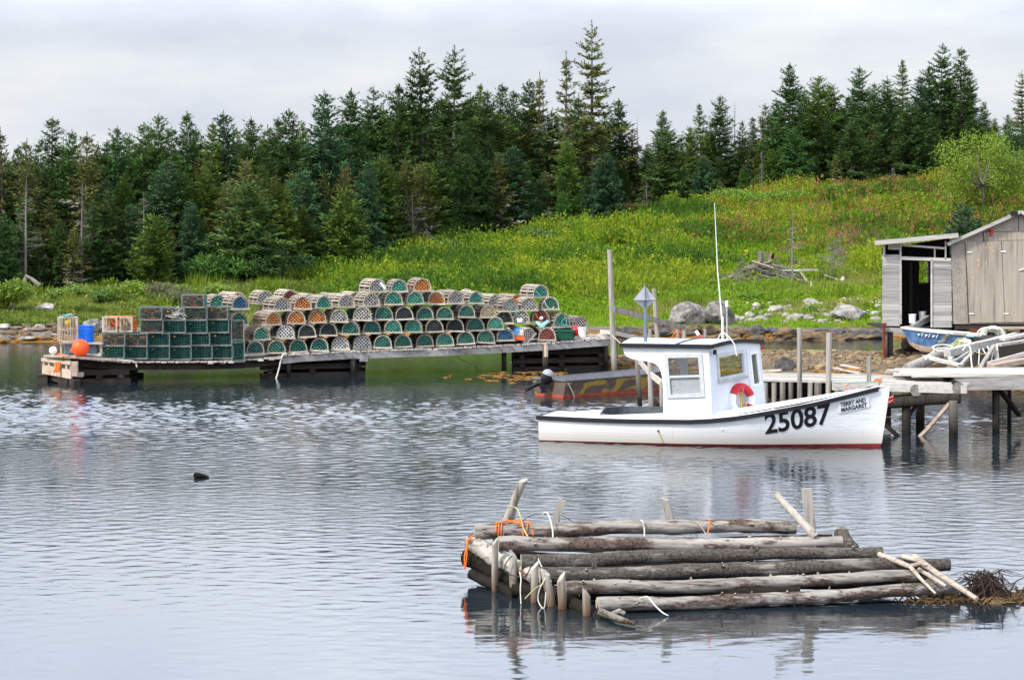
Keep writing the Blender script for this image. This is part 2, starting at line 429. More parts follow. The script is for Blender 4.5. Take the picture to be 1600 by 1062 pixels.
m, N, L, b = newmat('harbour_water')
b.inputs['Base Color'].default_value = (.012, .019, .024, 1)
b.inputs['Roughness'].default_value = .045; b.inputs['IOR'].default_value = 1.33
geo = N.new('ShaderNodeNewGeometry'); sp = N.new('ShaderNodeSeparateXYZ'); L.new(geo.outputs['Position'], sp.inputs[0])
def wv(sx, sy, detail, rough=.5, dist=0.0, rot=0):
    mpn = N.new('ShaderNodeMapping'); mpn.inputs['Scale'].default_value = (sx, sy, 1); mpn.inputs['Rotation'].default_value = (0, 0, R(rot))
    L.new(geo.outputs['Position'], mpn.inputs[0])
    return mk_noise(N, L, mpn.outputs[0], 1, detail, rough, dist).outputs['Fac']
def mth(op, a, bb):
    n = N.new('ShaderNodeMath'); n.operation = op
    for i, q in enumerate((a, bb)):
        if isinstance(q, (int, float)): n.inputs[i].default_value = q
        else: L.new(q, n.inputs[i])
    return n.outputs[0]
w2 = wv(5, 8, 3, .55, .4, -12); w3 = wv(14, 20, 2, .5)
hs = mth('ADD', mth('MULTIPLY', w2, .0065), mth('MULTIPLY', w3, .0018))
lane = wv(.05, .11, 3, .6, .8, 5)       # cat's paws: rougher and smoother lanes
lr = N.new('ShaderNodeMapRange'); lr.inputs['From Min'].default_value = .36; lr.inputs['From Max'].default_value = .66
lr.inputs['To Min'].default_value = .35; lr.inputs['To Max'].default_value = 1.0; L.new(lane, lr.inputs['Value'])
near = N.new('ShaderNodeMapRange'); near.inputs['From Min'].default_value = 25; near.inputs['From Max'].default_value = 40
near.inputs['To Min'].default_value = .3; near.inputs['To Max'].default_value = 1.0; L.new(sp.outputs['Y'], near.inputs['Value'])
mk_bump(N, L, mth('MULTIPLY', hs, mth('MULTIPLY', lr.outputs[0], near.outputs[0])), 1, 1.0, b)
M['water'] = m
wx = axis([(-1000, -100, 60), (-100, -24, 2), (-24, 24, .075), (24, 100, 2), (100, 1000, 60)])
wy = axis([(-300, 0, 30), (0, 22, 2), (22, 42, .042), (42, 80, .06), (80, 104, .16), (104, 400, 40)])
WX, WY = np.meshgrid(wx, wy)
wr_ = np.random.default_rng(17); H_ = np.zeros_like(WX)
NWV = 110
for k in range(NWV):
    lam = .14 * (.62 / .14) ** wr_.uniform(0, 1); kk = 2 * math.pi / lam; a = math.pi / 2 + wr_.normal(0, 1.0); 
    H_ += np.sin((WX * math.cos(a) + WY * math.sin(a)) * kk + wr_.uniform(0, 6.28)) * (1 / kk)
lanes = np.clip(.60 + .42 * vnoise(WX * .45, WY, .16, 51) + .30 * vnoise(WX * .35, WY, .5, 52), .10, 1.35) ** 1.25
calm = np.interp(WY, [22, 27, 33, 40, 55, 66, 72, 82], [.16, .20, .50, .85, 2.0, 1.8, .8, .45])
H_ *= .060 * math.sqrt(2 / NWV) * lanes * calm
H_ *= ((WX > -24) & (WX < 24) & (WY > 22) & (WY < 104))
H_ -= .004
me = bpy.data.meshes.new('water'); nx_, ny_ = len(wx), len(wy)
me.vertices.add(nx_ * ny_); me.vertices.foreach_set('co', np.stack([WX, WY, H_], -1).astype(np.float32).ravel())
ii = (np.arange(ny_ - 1)[:, None] * nx_ + np.arange(nx_ - 1)[None, :]).reshape(-1); fq = np.stack([ii, ii + 1, ii + 1 + nx_, ii + nx_], -1).astype(np.int32)
me.loops.add(fq.size); me.loops.foreach_set('vertex_index', fq.ravel()); me.polygons.add(len(fq))
me.polygons.foreach_set('loop_start', np.arange(0, fq.size, 4, dtype=np.int32)); me.polygons.foreach_set('loop_total', np.full(len(fq), 4, np.int32)); me.polygons.foreach_set('use_smooth', np.ones(len(fq), bool))
me.update(calc_edges=True); me.materials.append(m)
o = bpy.data.objects.new('water', me); COL.objects.link(o); tag(o, kind='structure')
# ------------------------------------------------------------------ the fishing boat
BT = R(16); BO = Vector((.795, 51.12, 0)); BC, BS = math.cos(BT), math.sin(BT)
M['hull'], N, L, b = newmat('white_hull_paint')
tcn = mk_map(N, L, (1, 1, 1)); sp = N.new('ShaderNodeSeparateXYZ'); L.new(tcn, sp.inputs[0])
g1 = mk_noise(N, L, mk_map(N, L, (.9, 1, 5)), 2.2, 7, .7); g2 = mk_noise(N, L, mk_map(N, L, (9, 1, .7)), 1.6, 4, .6)
base = mk_ramp(N, L, g1.outputs['Fac'], [(.30, (.66, .67, .68)), (.55, (.82, .82, .82))])
lo = N.new('ShaderNodeMapRange'); lo.inputs['From Min'].default_value = .06; lo.inputs['From Max'].default_value = .42
lo.inputs['To Min'].default_value = 1; lo.inputs['To Max'].default_value = 0
dz = N.new('ShaderNodeMath'); dz.operation = 'MULTIPLY_ADD'; dz.inputs[1].default_value = -.28; L.new(g1.outputs['Fac'], dz.inputs[0]); L.new(sp.outputs['Z'], dz.inputs[2])
d2 = N.new('ShaderNodeMath'); d2.operation = 'ADD'; d2.inputs[1].default_value = .13; L.new(dz.outputs[0], d2.inputs[0]); L.new(d2.outputs[0], lo.inputs['Value'])
mlt = N.new('ShaderNodeMath'); mlt.operation = 'MULTIPLY'; mlt.inputs[1].default_value = .75; L.new(lo.outputs[0], mlt.inputs[0])
mixn = N.new('ShaderNodeMixRGB'); L.new(mlt.outputs[0], mixn.inputs[0]); L.new(base.outputs[0], mixn.inputs[1]); mixn.inputs[2].default_value = (.42, .37, .29, 1)
st = mk_ramp(N, L, g2.outputs['Fac'], [(.62, (0, 0, 0)), (.78, (.45, .45, .45))])
mix2 = N.new('ShaderNodeMixRGB'); L.new(st.outputs[0], mix2.inputs[0]); L.new(mixn.outputs[0], mix2.inputs[1]); mix2.inputs[2].default_value = (.40, .29, .18, 1)
L.new(mix2.outputs[0], b.inputs['Base Color']); b.inputs['Roughness'].default_value = .45
wvn = N.new('ShaderNodeTexWave'); wvn.bands_direction = 'Z'; wvn.inputs['Scale'].default_value = 2.3; wvn.inputs['Distortion'].default_value = .8; wvn.inputs['Detail'].default_value = 2
L.new(mk_map(N, L, (.15, .15, 1)), wvn.inputs['Vector'])
wr = mk_ramp(N, L, wvn.outputs['Fac'], [(.0, (0, 0, 0)), (.06, (1, 1, 1))])
mk_bump(N, L, wr.outputs[0], .25, .006, b)
M['antifoul'] = plain('red_antifouling', (.20, .022, .018), .6, .35, 6)
M['white'] = plain('white_cabin_paint', (.80, .80, .80), .5, .06, 3, stretch=(1, 1, .4), bump=.002)
M['white_front'] = plain('shaded_white_paint', (.66, .68, .71), .5, .07, 4, stretch=(6, 6, .5), bump=.003)  # darker, bluer copy of the cabin white, with the front's shade painted in
M['roof'] = plain('pale_roof_paint', (.50, .52, .57), .6, .12, 4)
M['grey_in'] = plain('dark_grey_cockpit_paint', (.10, .11, .125), .6, .3, 6)
M['grey_deck'] = plain('pale_grey_deck_paint', (.62, .63, .66), .6, .12, 4)
M['blue_pole'] = plain('blue_grey_pole', (.14, .19, .27), .5, .2, 5)
M['alu'] = plain('grey_aluminium', (.50, .51, .53), .35, .15, 8, metal=.6)
M['red'] = plain('red_plastic', (.55, .02, .03), .4, .15, 8)
M['white_pl'] = plain('white_plastic', (.80, .80, .79), .4, .06, 8)
M['yellow'] = plain('yellow_rope', (.50, .34, .06), .9, .3, 30)
gm, N, L, b = newmat('window_glass')
N.remove(b); tb = N.new('ShaderNodeBsdfTransparent'); tb.inputs[0].default_value = (.72, .74, .74, 1); gl = N.new('ShaderNodeBsdfGlossy'); gl.inputs['Roughness'].default_value = .02
ms = N.new('ShaderNodeMixShader'); ms.inputs[0].default_value = .13
L.new(tb.outputs[0], ms.inputs[1]); L.new(gl.outputs[0], ms.inputs[2]); L.new(ms.outputs[0], [x for x in N if x.type == 'OUTPUT_MATERIAL'][0].inputs[0])
M['glass'] = gm
gm, N, L, b = newmat('hazy_grey_glass')   # lower sash, pale grey diffuse mixed into clear glass
N.remove(b); tb = N.new('ShaderNodeBsdfTransparent'); tb.inputs[0].default_value = (.75, .77, .78, 1); df = N.new('ShaderNodeBsdfDiffuse'); df.inputs[0].default_value = (.55, .57, .58, 1)
nn = mk_noise(N, L, mk_map(N, L, (5, 5, 5)), 2, 5); mr = N.new('ShaderNodeMapRange'); mr.inputs['To Min'].default_value = .30; mr.inputs['To Max'].default_value = .62; L.new(nn.outputs['Fac'], mr.inputs['Value'])
ms = N.new('ShaderNodeMixShader'); L.new(mr.outputs[0], ms.inputs[0]); L.new(tb.outputs[0], ms.inputs[1]); L.new(df.outputs[0], ms.inputs[2]); L.new(ms.outputs[0], [x for x in N if x.type == 'OUTPUT_MATERIAL'][0].inputs[0])
M['glass_hazy'] = gm

boat = thing('fishing_boat', 'white inshore fishing boat numbered 25087 with black rail and small wheelhouse', 'boat', BO, -BT)
def buz(px, py, v):                     # photo pixel -> boat's own (u, z) on the lengthwise plane v
    k = (px - 800) / F
    u = (k * (BO.y + v * BC) - BO.x - v * BS) / (BC + k * BS)
    Yw = BO.y - u * BS + v * BC
    return u, CH - (py - HZ) * Yw / F
LB = 7.36
def ustem(z): return LB + (.19 * (z / 1.285) if z > 0 else -1.1 * min(1, (-z / .5)) ** 1.4)
S_ = [0, .12, .25, .45, .62, .72, .80, .88, .94, .98, 1.0]
B_ = [.80, .90, .98, 1.05, 1.00, .86, .68, .45, .24, .09, .035]
W_ = [.76, .83, .89, .93, .80, .62, .44, .26, .13, .05, .02]
def gz(s):                              # sheer
    return float(np.interp(s, [0, .14, .27, .47, .55, .64, .73, .82, .905, .96, 1.0], [.505, .49, .49, .515, .56, .67, .80, .94, 1.10, 1.21, 1.285]))
def hull_half(s, z):
    g = gz(s); bb = float(np.interp(s, S_, B_)); ww = float(np.interp(s, S_, W_))
    if z >= 0: return ww + (bb - ww) * min(1, z / g) ** .8
    return ww * max(.03, 1 + z / .55) ** .45
def hull_pt(s, z, side): return Vector((s * ustem(z), side * hull_half(s, z), z))
SS = [0, .05, .1, .16, .22, .28, .34, .4, .46, .52, .58, .63, .68, .73, .77, .81, .85, .88, .91, .935, .955, .97, .985, 1.0]
def hull_band(zf0, zf1, nz):            # zf: functions of s
    mb = MB()
    for side in (-1, 1):
        rows = []
        for s in SS:
            a, bb = zf0(s), zf1(s)
            rows.append([hull_pt(s, a + (bb - a) * k / nz, side) for k in range(nz + 1)])
        vs = [p for r in rows for p in r]; fs = []
        for i in range(len(SS) - 1):
            for k in range(nz):
                q = (i * (nz + 1) + k, (i + 1) * (nz + 1) + k, (i + 1) * (nz + 1) + k + 1, i * (nz + 1) + k + 1)
                fs.append(q if side < 0 else q[::-1])
        mb.add(vs, fs)
        # transom half
        r0 = rows[0]
        mb.add([*r0, *[Vector((0, 0, p.z)) for p in r0]], [((k, k + 1, nz + 2 + k, nz + 1 + k) if side < 0 else (k + 1, k, nz + 1 + k, nz + 2 + k)) for k in range(nz)])
    # stem face
    st_l = [hull_pt(1, zf0(1) + (zf1(1) - zf0(1)) * k / nz, -1) for k in range(nz + 1)]
    st_r = [hull_pt(1, zf0(1) + (zf1(1) - zf0(1)) * k / nz, 1) for k in range(nz + 1)]
    mb.add(st_l + st_r, [(k, nz + 1 + k, nz + 2 + k, k + 1) for k in range(nz)])
    return mb
boot = lambda s: .012 + .05 * s
hull_band(boot, lambda s: gz(s) - .002, 8).build('hull', M['hull'], boat, smooth=True)
hull_band(lambda s: -.45, boot, 5).build('bottom_paint', M['antifoul'], boat, smooth=True)
# black rub rail along both sheers and round the stern
for side in (-1, 1):
    mb = MB(); vs = []; fs = []
    S2 = [s for s in SS if s <= .97]
    for s in S2:
        g = gz(s); p = Vector((s * ustem(g), side * hull_half(s, g), g))
        for (dv, dzz) in ((-.03, -.045), (.04, -.045), (.04, .045), (-.03, .045)):
            vs.append(p + Vector((0, side * dv, dzz)))
    for i in range(len(S2) - 1):
        for k in range(4): fs.append((4 * i + k, 4 * i + (k + 1) % 4, 4 * i + 4 + (k + 1) % 4, 4 * i + 4 + k))
    n = 4 * (len(S2) - 1); fs += [(0, 1, 2, 3), (n + 3, n + 2, n + 1, n)]
    mb.add(vs, fs); mb.build('rub_rail', M['black'], boat)
MB().box((-.02, 0, .50), (.05, 1.66, .085)).build('stern_rail', M['black'], boat)
# a raised cap strip on the far foredeck edge and toe rail
mb = MB()
for side in (-1, 1):
    pts = [Vector((s * ustem(gz(s)), side * (hull_half(s, gz(s)) - .07), gz(s) + .06)) for s in (.60, .68, .76, .84, .90, .95)]
    mb.tube(pts, .028, 6)
mb.build('toe_rail', M['black'], boat)
# deck: with cockpit opening
def outline(s0, s1, inset, n=26):
    ss = [s0 + (s1 - s0) * k / n for k in range(n + 1)]
    near_ = [(s * ustem(gz(s)), -(hull_half(s, gz(s)) - inset)) for s in ss]
    far_ = [(s * ustem(gz(s)), (hull_half(s, gz(s)) - inset)) for s in reversed(ss)]
    return near_ + far_
CU0, CU1 = 1.22, 2.86                    # cockpit opening, rounded aft
ck = [(CU1, -.80)] + [(CU0 + .55 - .55 * math.sin(a), -.80 * math.cos(a)) for a in np.linspace(0, math.pi, 15)] + [(CU1, .80)]
v_, f_ = curve_shape([outline(0, .985, .01), ck], .02)
mb = MB(); mb.add([Vector((p.x, p.y, p.z + gz(min(1, p.x / LB)) + .012)) for p in v_], f_); mb.build('deck', M['grey_deck'], boat)
mb = MB(); vs = []; n = len(ck)
for (u, v) in ck: vs += [(u, v, .12), (u, v, .60 + .07 * (v > 0)), (u + (.03 if abs(v) < .8 else 0), v * .96, .60 + .07 * (v > 0)), (u, v * .96, .12)]
fs = []
for i in range(n - 1):
    for k in range(4): fs.append((4 * i + k, 4 * i + (k + 1) % 4, 4 * i + 4 + (k + 1) % 4, 4 * i + 4 + k))
mb.add(vs, fs); mb.build('coaming', M['grey_in'], boat)
mb = MB(); mb.box(((CU0 + CU1) / 2 + .2, 0, .12), (CU1 - CU0 + .9, 1.6, .03))
mb.build('cockpit_floor', M['grey_in'], boat)
mb = MB(); mb.beam((1.75, .74, .50), (2.9, .74, .52), .05, .14); mb.box((2.2, .1, .32), (.5, .7, .36)); mb.build('engine_box', M['grey_in'], boat)
MB().tube([(2.25, -.55, .40), (2.25, -.55, .53)], .2, 18).build('bait_tub', M['grey_in'], boat)

# wheelhouse
VN, VF, TH = -.97, .93, .04
sideL = lambda cx, cy: buz(950 + cx / 3.663, 420 + cy / 3.663, VN)
wall_px = [(88, 430), (90, 472), (98, 490), (112, 503), (138, 514), (170, 521), (205, 526), (235, 531), (258, 537), (276, 546), (292, 562), (303, 585), (311, 620), (316, 700), (318, 885), (601, 880), (575, 437)]
wl_ = [sideL(*p) for p in wall_px]
win_o = [(331, 494), (347, 732), (548, 724), (532, 492)]
hole = [sideL(*p) for p in win_o]
v_, f_ = curve_shape([wl_, hole], TH)
def near_map(p): return Vector((p.x, VN + p.z, p.y))
mb = MB(); mb.add([near_map(p) for p in v_], f_); mb.build('cabin_side', M['white'], boat)
# far side: same wall with its own window, and open towards the stern
v_, f_ = curve_shape([[(u, z) for u, z in wl_[:-2]] + [(wl_[-2][0] + .75, wl_[-2][1]), (wl_[-1][0] + .75, wl_[-1][1])],
                      [(2.98, 1.22), (2.96, 1.94), (4.35, 1.94), (4.38, 1.22)]], TH)
mb = MB(); mb.add([Vector((p.x, VF + p.z, p.y)) for p in v_], f_); mb.build('cabin_side', M['white'], boat)
def frame(quad, w, t, mapf, name, mat, parent):
    q = [Vector((a, c, 0)) for a, c in quad]; ctr = sum(q, Vector()) / 4
    inner = []
    for p in q:
        d = p - ctr; inner.append((p.x - math.copysign(w, d.x), p.y - math.copysign(w, d.y)))
    v_, f_ = curve_shape([[(p.x, p.y) for p in q], inner], t)
    mb = MB(); mb.add([mapf(p) for p in v_], f_)
    return mb.build(name, mat, parent), inner
def lerp2(a, b, t): return (a[0] + (b[0] - a[0]) * t, a[1] + (b[1] - a[1]) * t)
def pane(quad, mapf, name, mat, parent, t=.006):
    v_, f_ = curve_shape([quad], t); mb = MB(); mb.add([mapf(p) for p in v_], f_); return mb.build(name, mat, parent)
M['frame'] = plain('grey_white_window_frame', (.50, .51, .51), .5, .12, 8)
big = [(hole[0][0] - .03, hole[0][1] + .03), (hole[1][0] - .03, hole[1][1] - .03), (hole[2][0] + .03, hole[2][1] - .03), (hole[3][0] + .03, hole[3][1] + .03)]
wf, inn = frame(big, .085, .075, lambda p: near_map(p) + Vector((0, -.012, 0)), 'side_window', M['frame'], boat)
lt, lb_, rb, rt = inn
ml, mr_ = lerp2(lt, lb_, .52), lerp2(rt, rb, .52)
mb = MB(); mb.beam((ml[0], VN - .014, ml[1]), (mr_[0], VN - .014, mr_[1]), .06, .05); mb.build('sash_bar', M['frame'], wf)
pane([lt, lerp2(lt, lb_, .5), lerp2(rt, rb, .5), rt], near_map, 'pane', M['glass'], wf)
pane([lerp2(lt, lb_, .54), lb_, rb, lerp2(rt, rb, .54)], near_map, 'pane', M['glass_hazy'], wf)
# front: skewed, raked back
zb, zt = .48, 2.10
nb = sideL(601, 862)[0]; nt_ = sideL(575, 440)[0]
k = (1197 - 800) / F; fb = (k * (BO.y + VF * BC) - BO.x - VF * BS) / (BC + k * BS)
k = (1186 - 800) / F; ft = (k * (BO.y + VF * BC) - BO.x - VF * BS) / (BC + k * BS)
def fmap(a, z, off=0):                   # a: 0 near corner .. 1 far corner
    t = (z - zb) / (zt - zb)
    u0, u1 = nb + (nt_ - nb) * t, fb + (ft - fb) * t
    return Vector((u0 + (u1 - u0) * a + off, VN + (VF - VN) * a, z))
FW = 2.2
def fm(p): return fmap(p.x / FW, p.y, p.z)
def fpx(cx, cy):                         # crop pixel on the front wall -> (a*FW, z)
    px, py = 950 + cx / 3.663, 420 + cy / 3.663
    t = (655 - py) / 113.; l = 1113.8 - 6.5 * t; r = 1197 - 11 * t
    a = (px - l) / (r - l)
    z = 1.3
    for _ in range(6):
        p = fmap(a, z); Yw = BO.y - p.x * BS + p.y * BC; z = CH - (py - HZ) * Yw / F
    return (a * FW, z)
crown = [(FW * t, zt + .06 * math.sin(math.pi * t)) for t in np.linspace(1, 0, 9)]
wq = [fpx(617, 497), fpx(627, 632), fpx(773, 603), fpx(762, 470)]
dq = [fpx(797, 488), fpx(816, 664), fpx(855, 655), fpx(834, 479)]
v_, f_ = curve_shape([[(0, zb - .1), (FW, zb - .1)] + crown, wq, dq], TH)
mb = MB(); mb.add([fm(p) for p in v_], f_); mb.build('cabin_front', M['white_front'], boat)
grow = lambda q, g: [(q[0][0] - g, q[0][1] + g), (q[1][0] - g, q[1][1] - g), (q[2][0] + g, q[2][1] - g), (q[3][0] + g, q[3][1] + g)]
w2, inn = frame(grow(wq, .03), .07, .07, lambda p: fm(p) + Vector((.012, 0, 0)), 'front_window', M['frame'], boat)
pane(inn, fm, 'pane', M['glass'], w2)
mb = MB(); a0, a1 = Vector(fm(Vector((wq[1][0] - .03, wq[1][1] - .05, 0)))), fm(Vector((wq[2][0] + .03, wq[2][1] - .05, 0)))
mb.beam(a0 + Vector((.04, 0, 0)), a1 + Vector((.04, 0, 0)), .09, .06); mb.build('sill', M['alu'], w2)
# narrow hinged panel with a tall window
pq = [fpx(779, 462), fpx(817, 842), fpx(893, 822), fpx(850, 447)]
ph = dq
v_, f_ = curve_shape([pq, ph], .03)
mb = MB(); mb.add([fm(p) + Vector((.03, 0, 0)) for p in v_], f_); dr = mb.build('front_hatch', M['white_front'], boat)
pane(dq, lambda p: fm(p) + Vector((.02, 0, 0)), 'pane', M['glass'], dr)
fr_, _ = frame(grow(dq, .035), .05, .03, lambda p: fm(p) + Vector((.055, 0, 0)), 'hatch_window_frame', M['white'], dr)
# roof
ru0 = sideL(86, 432)[0] - .03
def roof_pt(t, along):                   # t across 0..1, along 0 rear .. 1 front
    v = VN - .07 + (VF - VN + .14) * t
    uf = (nt_ + (ft - nt_) * t) + .07
    return Vector((ru0 + (uf - ru0) * along, v, zt + .015 + .07 * math.sin(math.pi * t) + (1 - along) * .0))
mb = MB(); vs = []; fs = []; n = 10
for i in range(n + 1):
    for al in (0, .5, 1): vs.append(roof_pt(i / n, al)); vs.append(roof_pt(i / n, al) + Vector((0, 0, .045)))
for i in range(n):
    for a in range(2):
        o = i * 6 + a * 2
        fs += [(o, o + 2, o + 8, o + 6), (o + 1, o + 7, o + 9, o + 3)]
    o = i * 6; fs += [(o, o + 6, o + 7, o + 1), (o + 4, o + 5, o + 11, o + 10)]
o = n * 6; fs += [(0, 1, 3, 2), (2, 3, 5, 4), (o, o + 2, o + 3, o + 1), (o + 2, o + 4, o + 5, o + 3)]
mb.add(vs, fs); rf = mb.build('cabin_roof', M['roof'], boat)
mb = MB()
mb.beam(roof_pt(0, 0) + Vector((-.02, -.02, .012)), roof_pt(0, 1) + Vector((.03, -.02, .012)), .035, .085)
mb.beam(roof_pt(1, 0) + Vector((-.02, .02, .012)), roof_pt(1, 1) + Vector((.03, .02, .012)), .035, .085)
for i in range(n): mb.beam(roof_pt(i / n, 1) + Vector((.02, 0, .012)), roof_pt((i + 1) / n, 1) + Vector((.02, 0, .012)), .035, .085)
mb.build('roof_edge', M['black'], rf)
mb = MB(); mb.tube([roof_pt(t, .62 + .0 * t) + Vector((0, 0, .05)) for t in np.linspace(0, 1, 8)], .022, 6); mb.build('roof_seam', M['black'], rf)
MB().box(roof_pt(.02, 1) + Vector((.05, .05, -.12)), (.07, .07, .10)).build('running_light', M['black'], rf)
MB().box(roof_pt(.98, 1) + Vector((.03, -.02, -.10)), (.05, .05, .07)).build('running_light', M['red'], rf)
# rear bulkhead posts inside the shelter, wheel console
mb = MB(); mb.box((3.75, .2, .85), (.28, 1.0, .62)); mb.build('console', M['grey_in'], boat)
# antenna, stub mast, reflector
def roofpx(px, py):
    best = None
    for t in np.linspace(.05, .95, 19):
        u, z = buz(px, py, VN - .07 + (VF - VN + .14) * t)
        zz = roof_pt(t, .5).z + .045
        if best is None or abs(z - zz) < best[0]: best = (abs(z - zz), u, VN - .07 + (VF - VN + .14) * t, zz)
    return Vector(best[1:])
pa = roofpx(1129, 531)
u_, z_ = buz(1116.5, 317, pa.y)
mb = MB(); mb.tube([pa, pa + Vector((0, 0, .5))], .024, 8); p1 = Vector((u_, pa.y, z_)); q0 = pa + (p1 - pa) * .1
mb.tube([pa + Vector((0, 0, .3)), pa.lerp(p1, .5) + Vector((-.02, 0, 0)), p1], .02, 6, rad=[.018, .012, .006]); mb.build('whip_antenna', M['white_pl'], boat)
mb = MB(); mb.tube([pa + Vector((-.1, -.1, .0)), pa + Vector((0, 0, .2)), pa + Vector((.14, .05, .0))], .012, 6); mb.tube([pa + Vector((0, 0, .18)), pa + Vector((.2, -.2, .06)), pa + Vector((.34, -.45, -.06)), pa + Vector((.42, -.6, -.3))], .012, 5); mb.build('antenna_stay', M['rope_white'], boat)
pb = roofpx(1136, 529); u_, z_ = buz(1135.5, 477, pb.y)
mb = MB(); mb.tube([pb, (u_, pb.y, z_)], .018, 8); st_ = mb.build('light_mast', M['alu'], boat)
MB().tube([(u_, pb.y, z_ - .03), (u_, pb.y, z_ + .08), (u_, pb.y, z_ + .1)], .035, 10, rad=[.035, .035, .02]).build('mast_light', M['white_pl'], st_)
pc = roofpx(1008.5, 534); u_, z_ = buz(1008, 446, pc.y); uc, zc = buz(1007.5, 478, pc.y)
mb = MB(); mb.tube([pc, (u_, pc.y, z_)], .034, 8, rad=[.04, .02]); rp = mb.build('reflector_pole', M['blue_pole'], boat)
# octahedral radar reflector: three crossed square plates
top = Vector((uc, pc.y, z_ - .0)); ctr = Vector((uc, pc.y, zc - .06)); bot = Vector((uc, pc.y, buz(1008, 483, pc.y)[1]))
ctr.z = (top.z + bot.z) / 2 - .05; rr = .245
mb = MB(); cs = [ctr + Vector((math.cos(a) * rr, math.sin(a) * rr, 0)) for a in (R(14), R(104), R(194), R(284))]
def plate(a, b, c, d):
    nn = (b - a).cross(d - a).normalized() * .003
    mb.add([p + s * nn for s in (1, -1) for p in (a, b, c, d)], [(0, 1, 2, 3), (7, 6, 5, 4), (0, 4, 5, 1), (1, 5, 6, 2), (2, 6, 7, 3), (3, 7, 4, 0)])
plate(cs[0], top, cs[2], bot); plate(cs[1], top, cs[3], bot); plate(*cs)
mb.build('radar_reflector', M['alu'], rp)
# flare tube on the roof
pf = roofpx(1092, 528); mb = MB(); mb.tube([pf + Vector((-.07, .05, .16)), pf + Vector((.0, 0, .07))], .035, 8); fl = mb.build('flare_tube', M['white_pl'], boat)
MB().tube([pf + Vector((.0, 0, .07)), pf + Vector((.05, -.04, .0))], .036, 8).build('flare_end', M['red'], fl)
# lettering wrapped on the hull
def on_hull(u, z, off):
    s = u / ustem(z)
    return Vector((u, -hull_half(s, z) - off, z))
def hull_text(body, size, bold, u0, z0, slope, name, mat, off=.006, spacing=1.0, wid=None, parent=boat):
    v_, f_ = text_shape(body, size, bold, .004, spacing=spacing)
    sx = 1.0
    if wid: sx = wid / (max(p.x for p in v_) - min(p.x for p in v_))
    x0 = min(p.x for p in v_)
    mb = MB(); mb.add([on_hull(u0 + (p.x - x0) * sx, z0 + p.y + slope * (p.x - x0) * sx, off + p.z) for p in v_], f_)
    return mb.build(name, mat, parent)
ua, za = buz(1196.5, 677, -.75); ub, zb2 = buz(1297, 661, -.60)
hull_text('25087', .60, .013, ua, za, (zb2 - za) / (ub - ua), 'registration_number', M['black'], wid=ub - ua)
def hq(px, py, v): return buz(px, py, v)
c0, c1, c2, c3 = hq(1310, 646, -.42), hq(1358.5, 636, -.24), hq(1357, 621.5, -.27), hq(1309, 631.5, -.46)
mb = MB()
nseg = 8; vs = []; fs = []
for i in range(nseg + 1):
    t = i / nseg
    for q, (lo_, hi_) in enumerate(((c0, c1), (c3, c2))):
        u = lo_[0] + (hi_[0] - lo_[0]) * t; z = lo_[1] + (hi_[1] - lo_[1]) * t
        vs += [on_hull(u, z, .002), on_hull(u, z, .016)]
for i in range(nseg):
    o = 4 * i; fs += [(o + 1, o + 5, o + 7, o + 3), (o, o + 1, o + 3, o + 2) if i == 0 else (o, o + 4, o + 5, o + 1), (o, o + 4, o + 5, o + 1), (o + 2, o + 3, o + 7, o + 6)]
mb.add(vs, list(dict.fromkeys(fs))); nbd = mb.build('name_board', M['white_pl'], boat)
sl = (c1[1] - c0[1]) / (c1[0] - c0[0])
hull_text('TERRY AND', .125, .004, c0[0] + .05, c0[1] + .145, sl, 'name_lettering', M['black'], off=.02, wid=(c1[0] - c0[0]) * .80, parent=nbd)
hull_text('MARGARET', .125, .004, c0[0] + .06, c0[1] + .035, sl, 'name_lettering', M['black'], off=.02, wid=(c1[0] - c0[0]) * .82, parent=nbd)
# rust streak, drain, bow eye with a red tie
u_, z_ = buz(1029, 673, -.97); mb = MB(); mb.tube([on_hull(u_, z_, .01), on_hull(u_ + .05, z_ - .12, .008), on_hull(u_ + .10, z_ - .25, .008)], .010, 5); mb.build('drain_rope', M['yellow'], boat)
MB().tube([on_hull(u_, z_, -.01), on_hull(u_, z_, .02)], .022, 8).build('drain', M['black'], boat)
u_, z_ = buz(1128, 671, -1.0); MB().tube([on_hull(u_, z_, -.01), on_hull(u_, z_, .012)], .018, 8).build('drain', M['grey_deck'], boat)
us = ustem(1.05); mb = MB(); mb.tube([(us - .08, 0, 1.0), (us + .10, 0, 1.06), (us + .09, 0, .98), (us - .05, 0, .9)], .028, 6); mb.build('bow_eye', M['red'], boat)

# life ring leaning on the wheelhouse front
lr_c = fmap(.49, .88); nrm = Vector((1, -.75, .1)).normalized()
def toB(p): return BO + Vector((p[0] * BC + p[1] * BS, -p[0] * BS + p[1] * BC, p[2]))
u_, z_ = fpx(745, 752); ctr = fmap(u_ / FW, z_, 0) + nrm * .09
ring = thing('life_ring', 'red and white life ring hung on the wheelhouse front of the white boat', 'life ring', toB(ctr - Vector((0, 0, .34))), -BT)
tdir = Vector((.75, 1, 0)).normalized(); upv = nrm.cross(tdir); upv = upv if upv.z > 0 else -upv
def rpnt(a, rad): return Vector((0, 0, .34)) + tdir * math.cos(a) * rad + upv * math.sin(a) * rad
def arc(a0, a1, mat, name, n=14):
    mb = MB(); mb.tube([rpnt(R(a0 + (a1 - a0) * i / n), .285) for i in range(n + 1)], .092, 12); return mb.build(name, mat, ring, smooth=True)
arc(20, 152, M['red'], 'red_band')
arc(152, 300, M['white_pl'], 'white_band'); arc(300, 335, M['red'], 'red_band'); arc(335, 380, M['white_pl'], 'white_band')
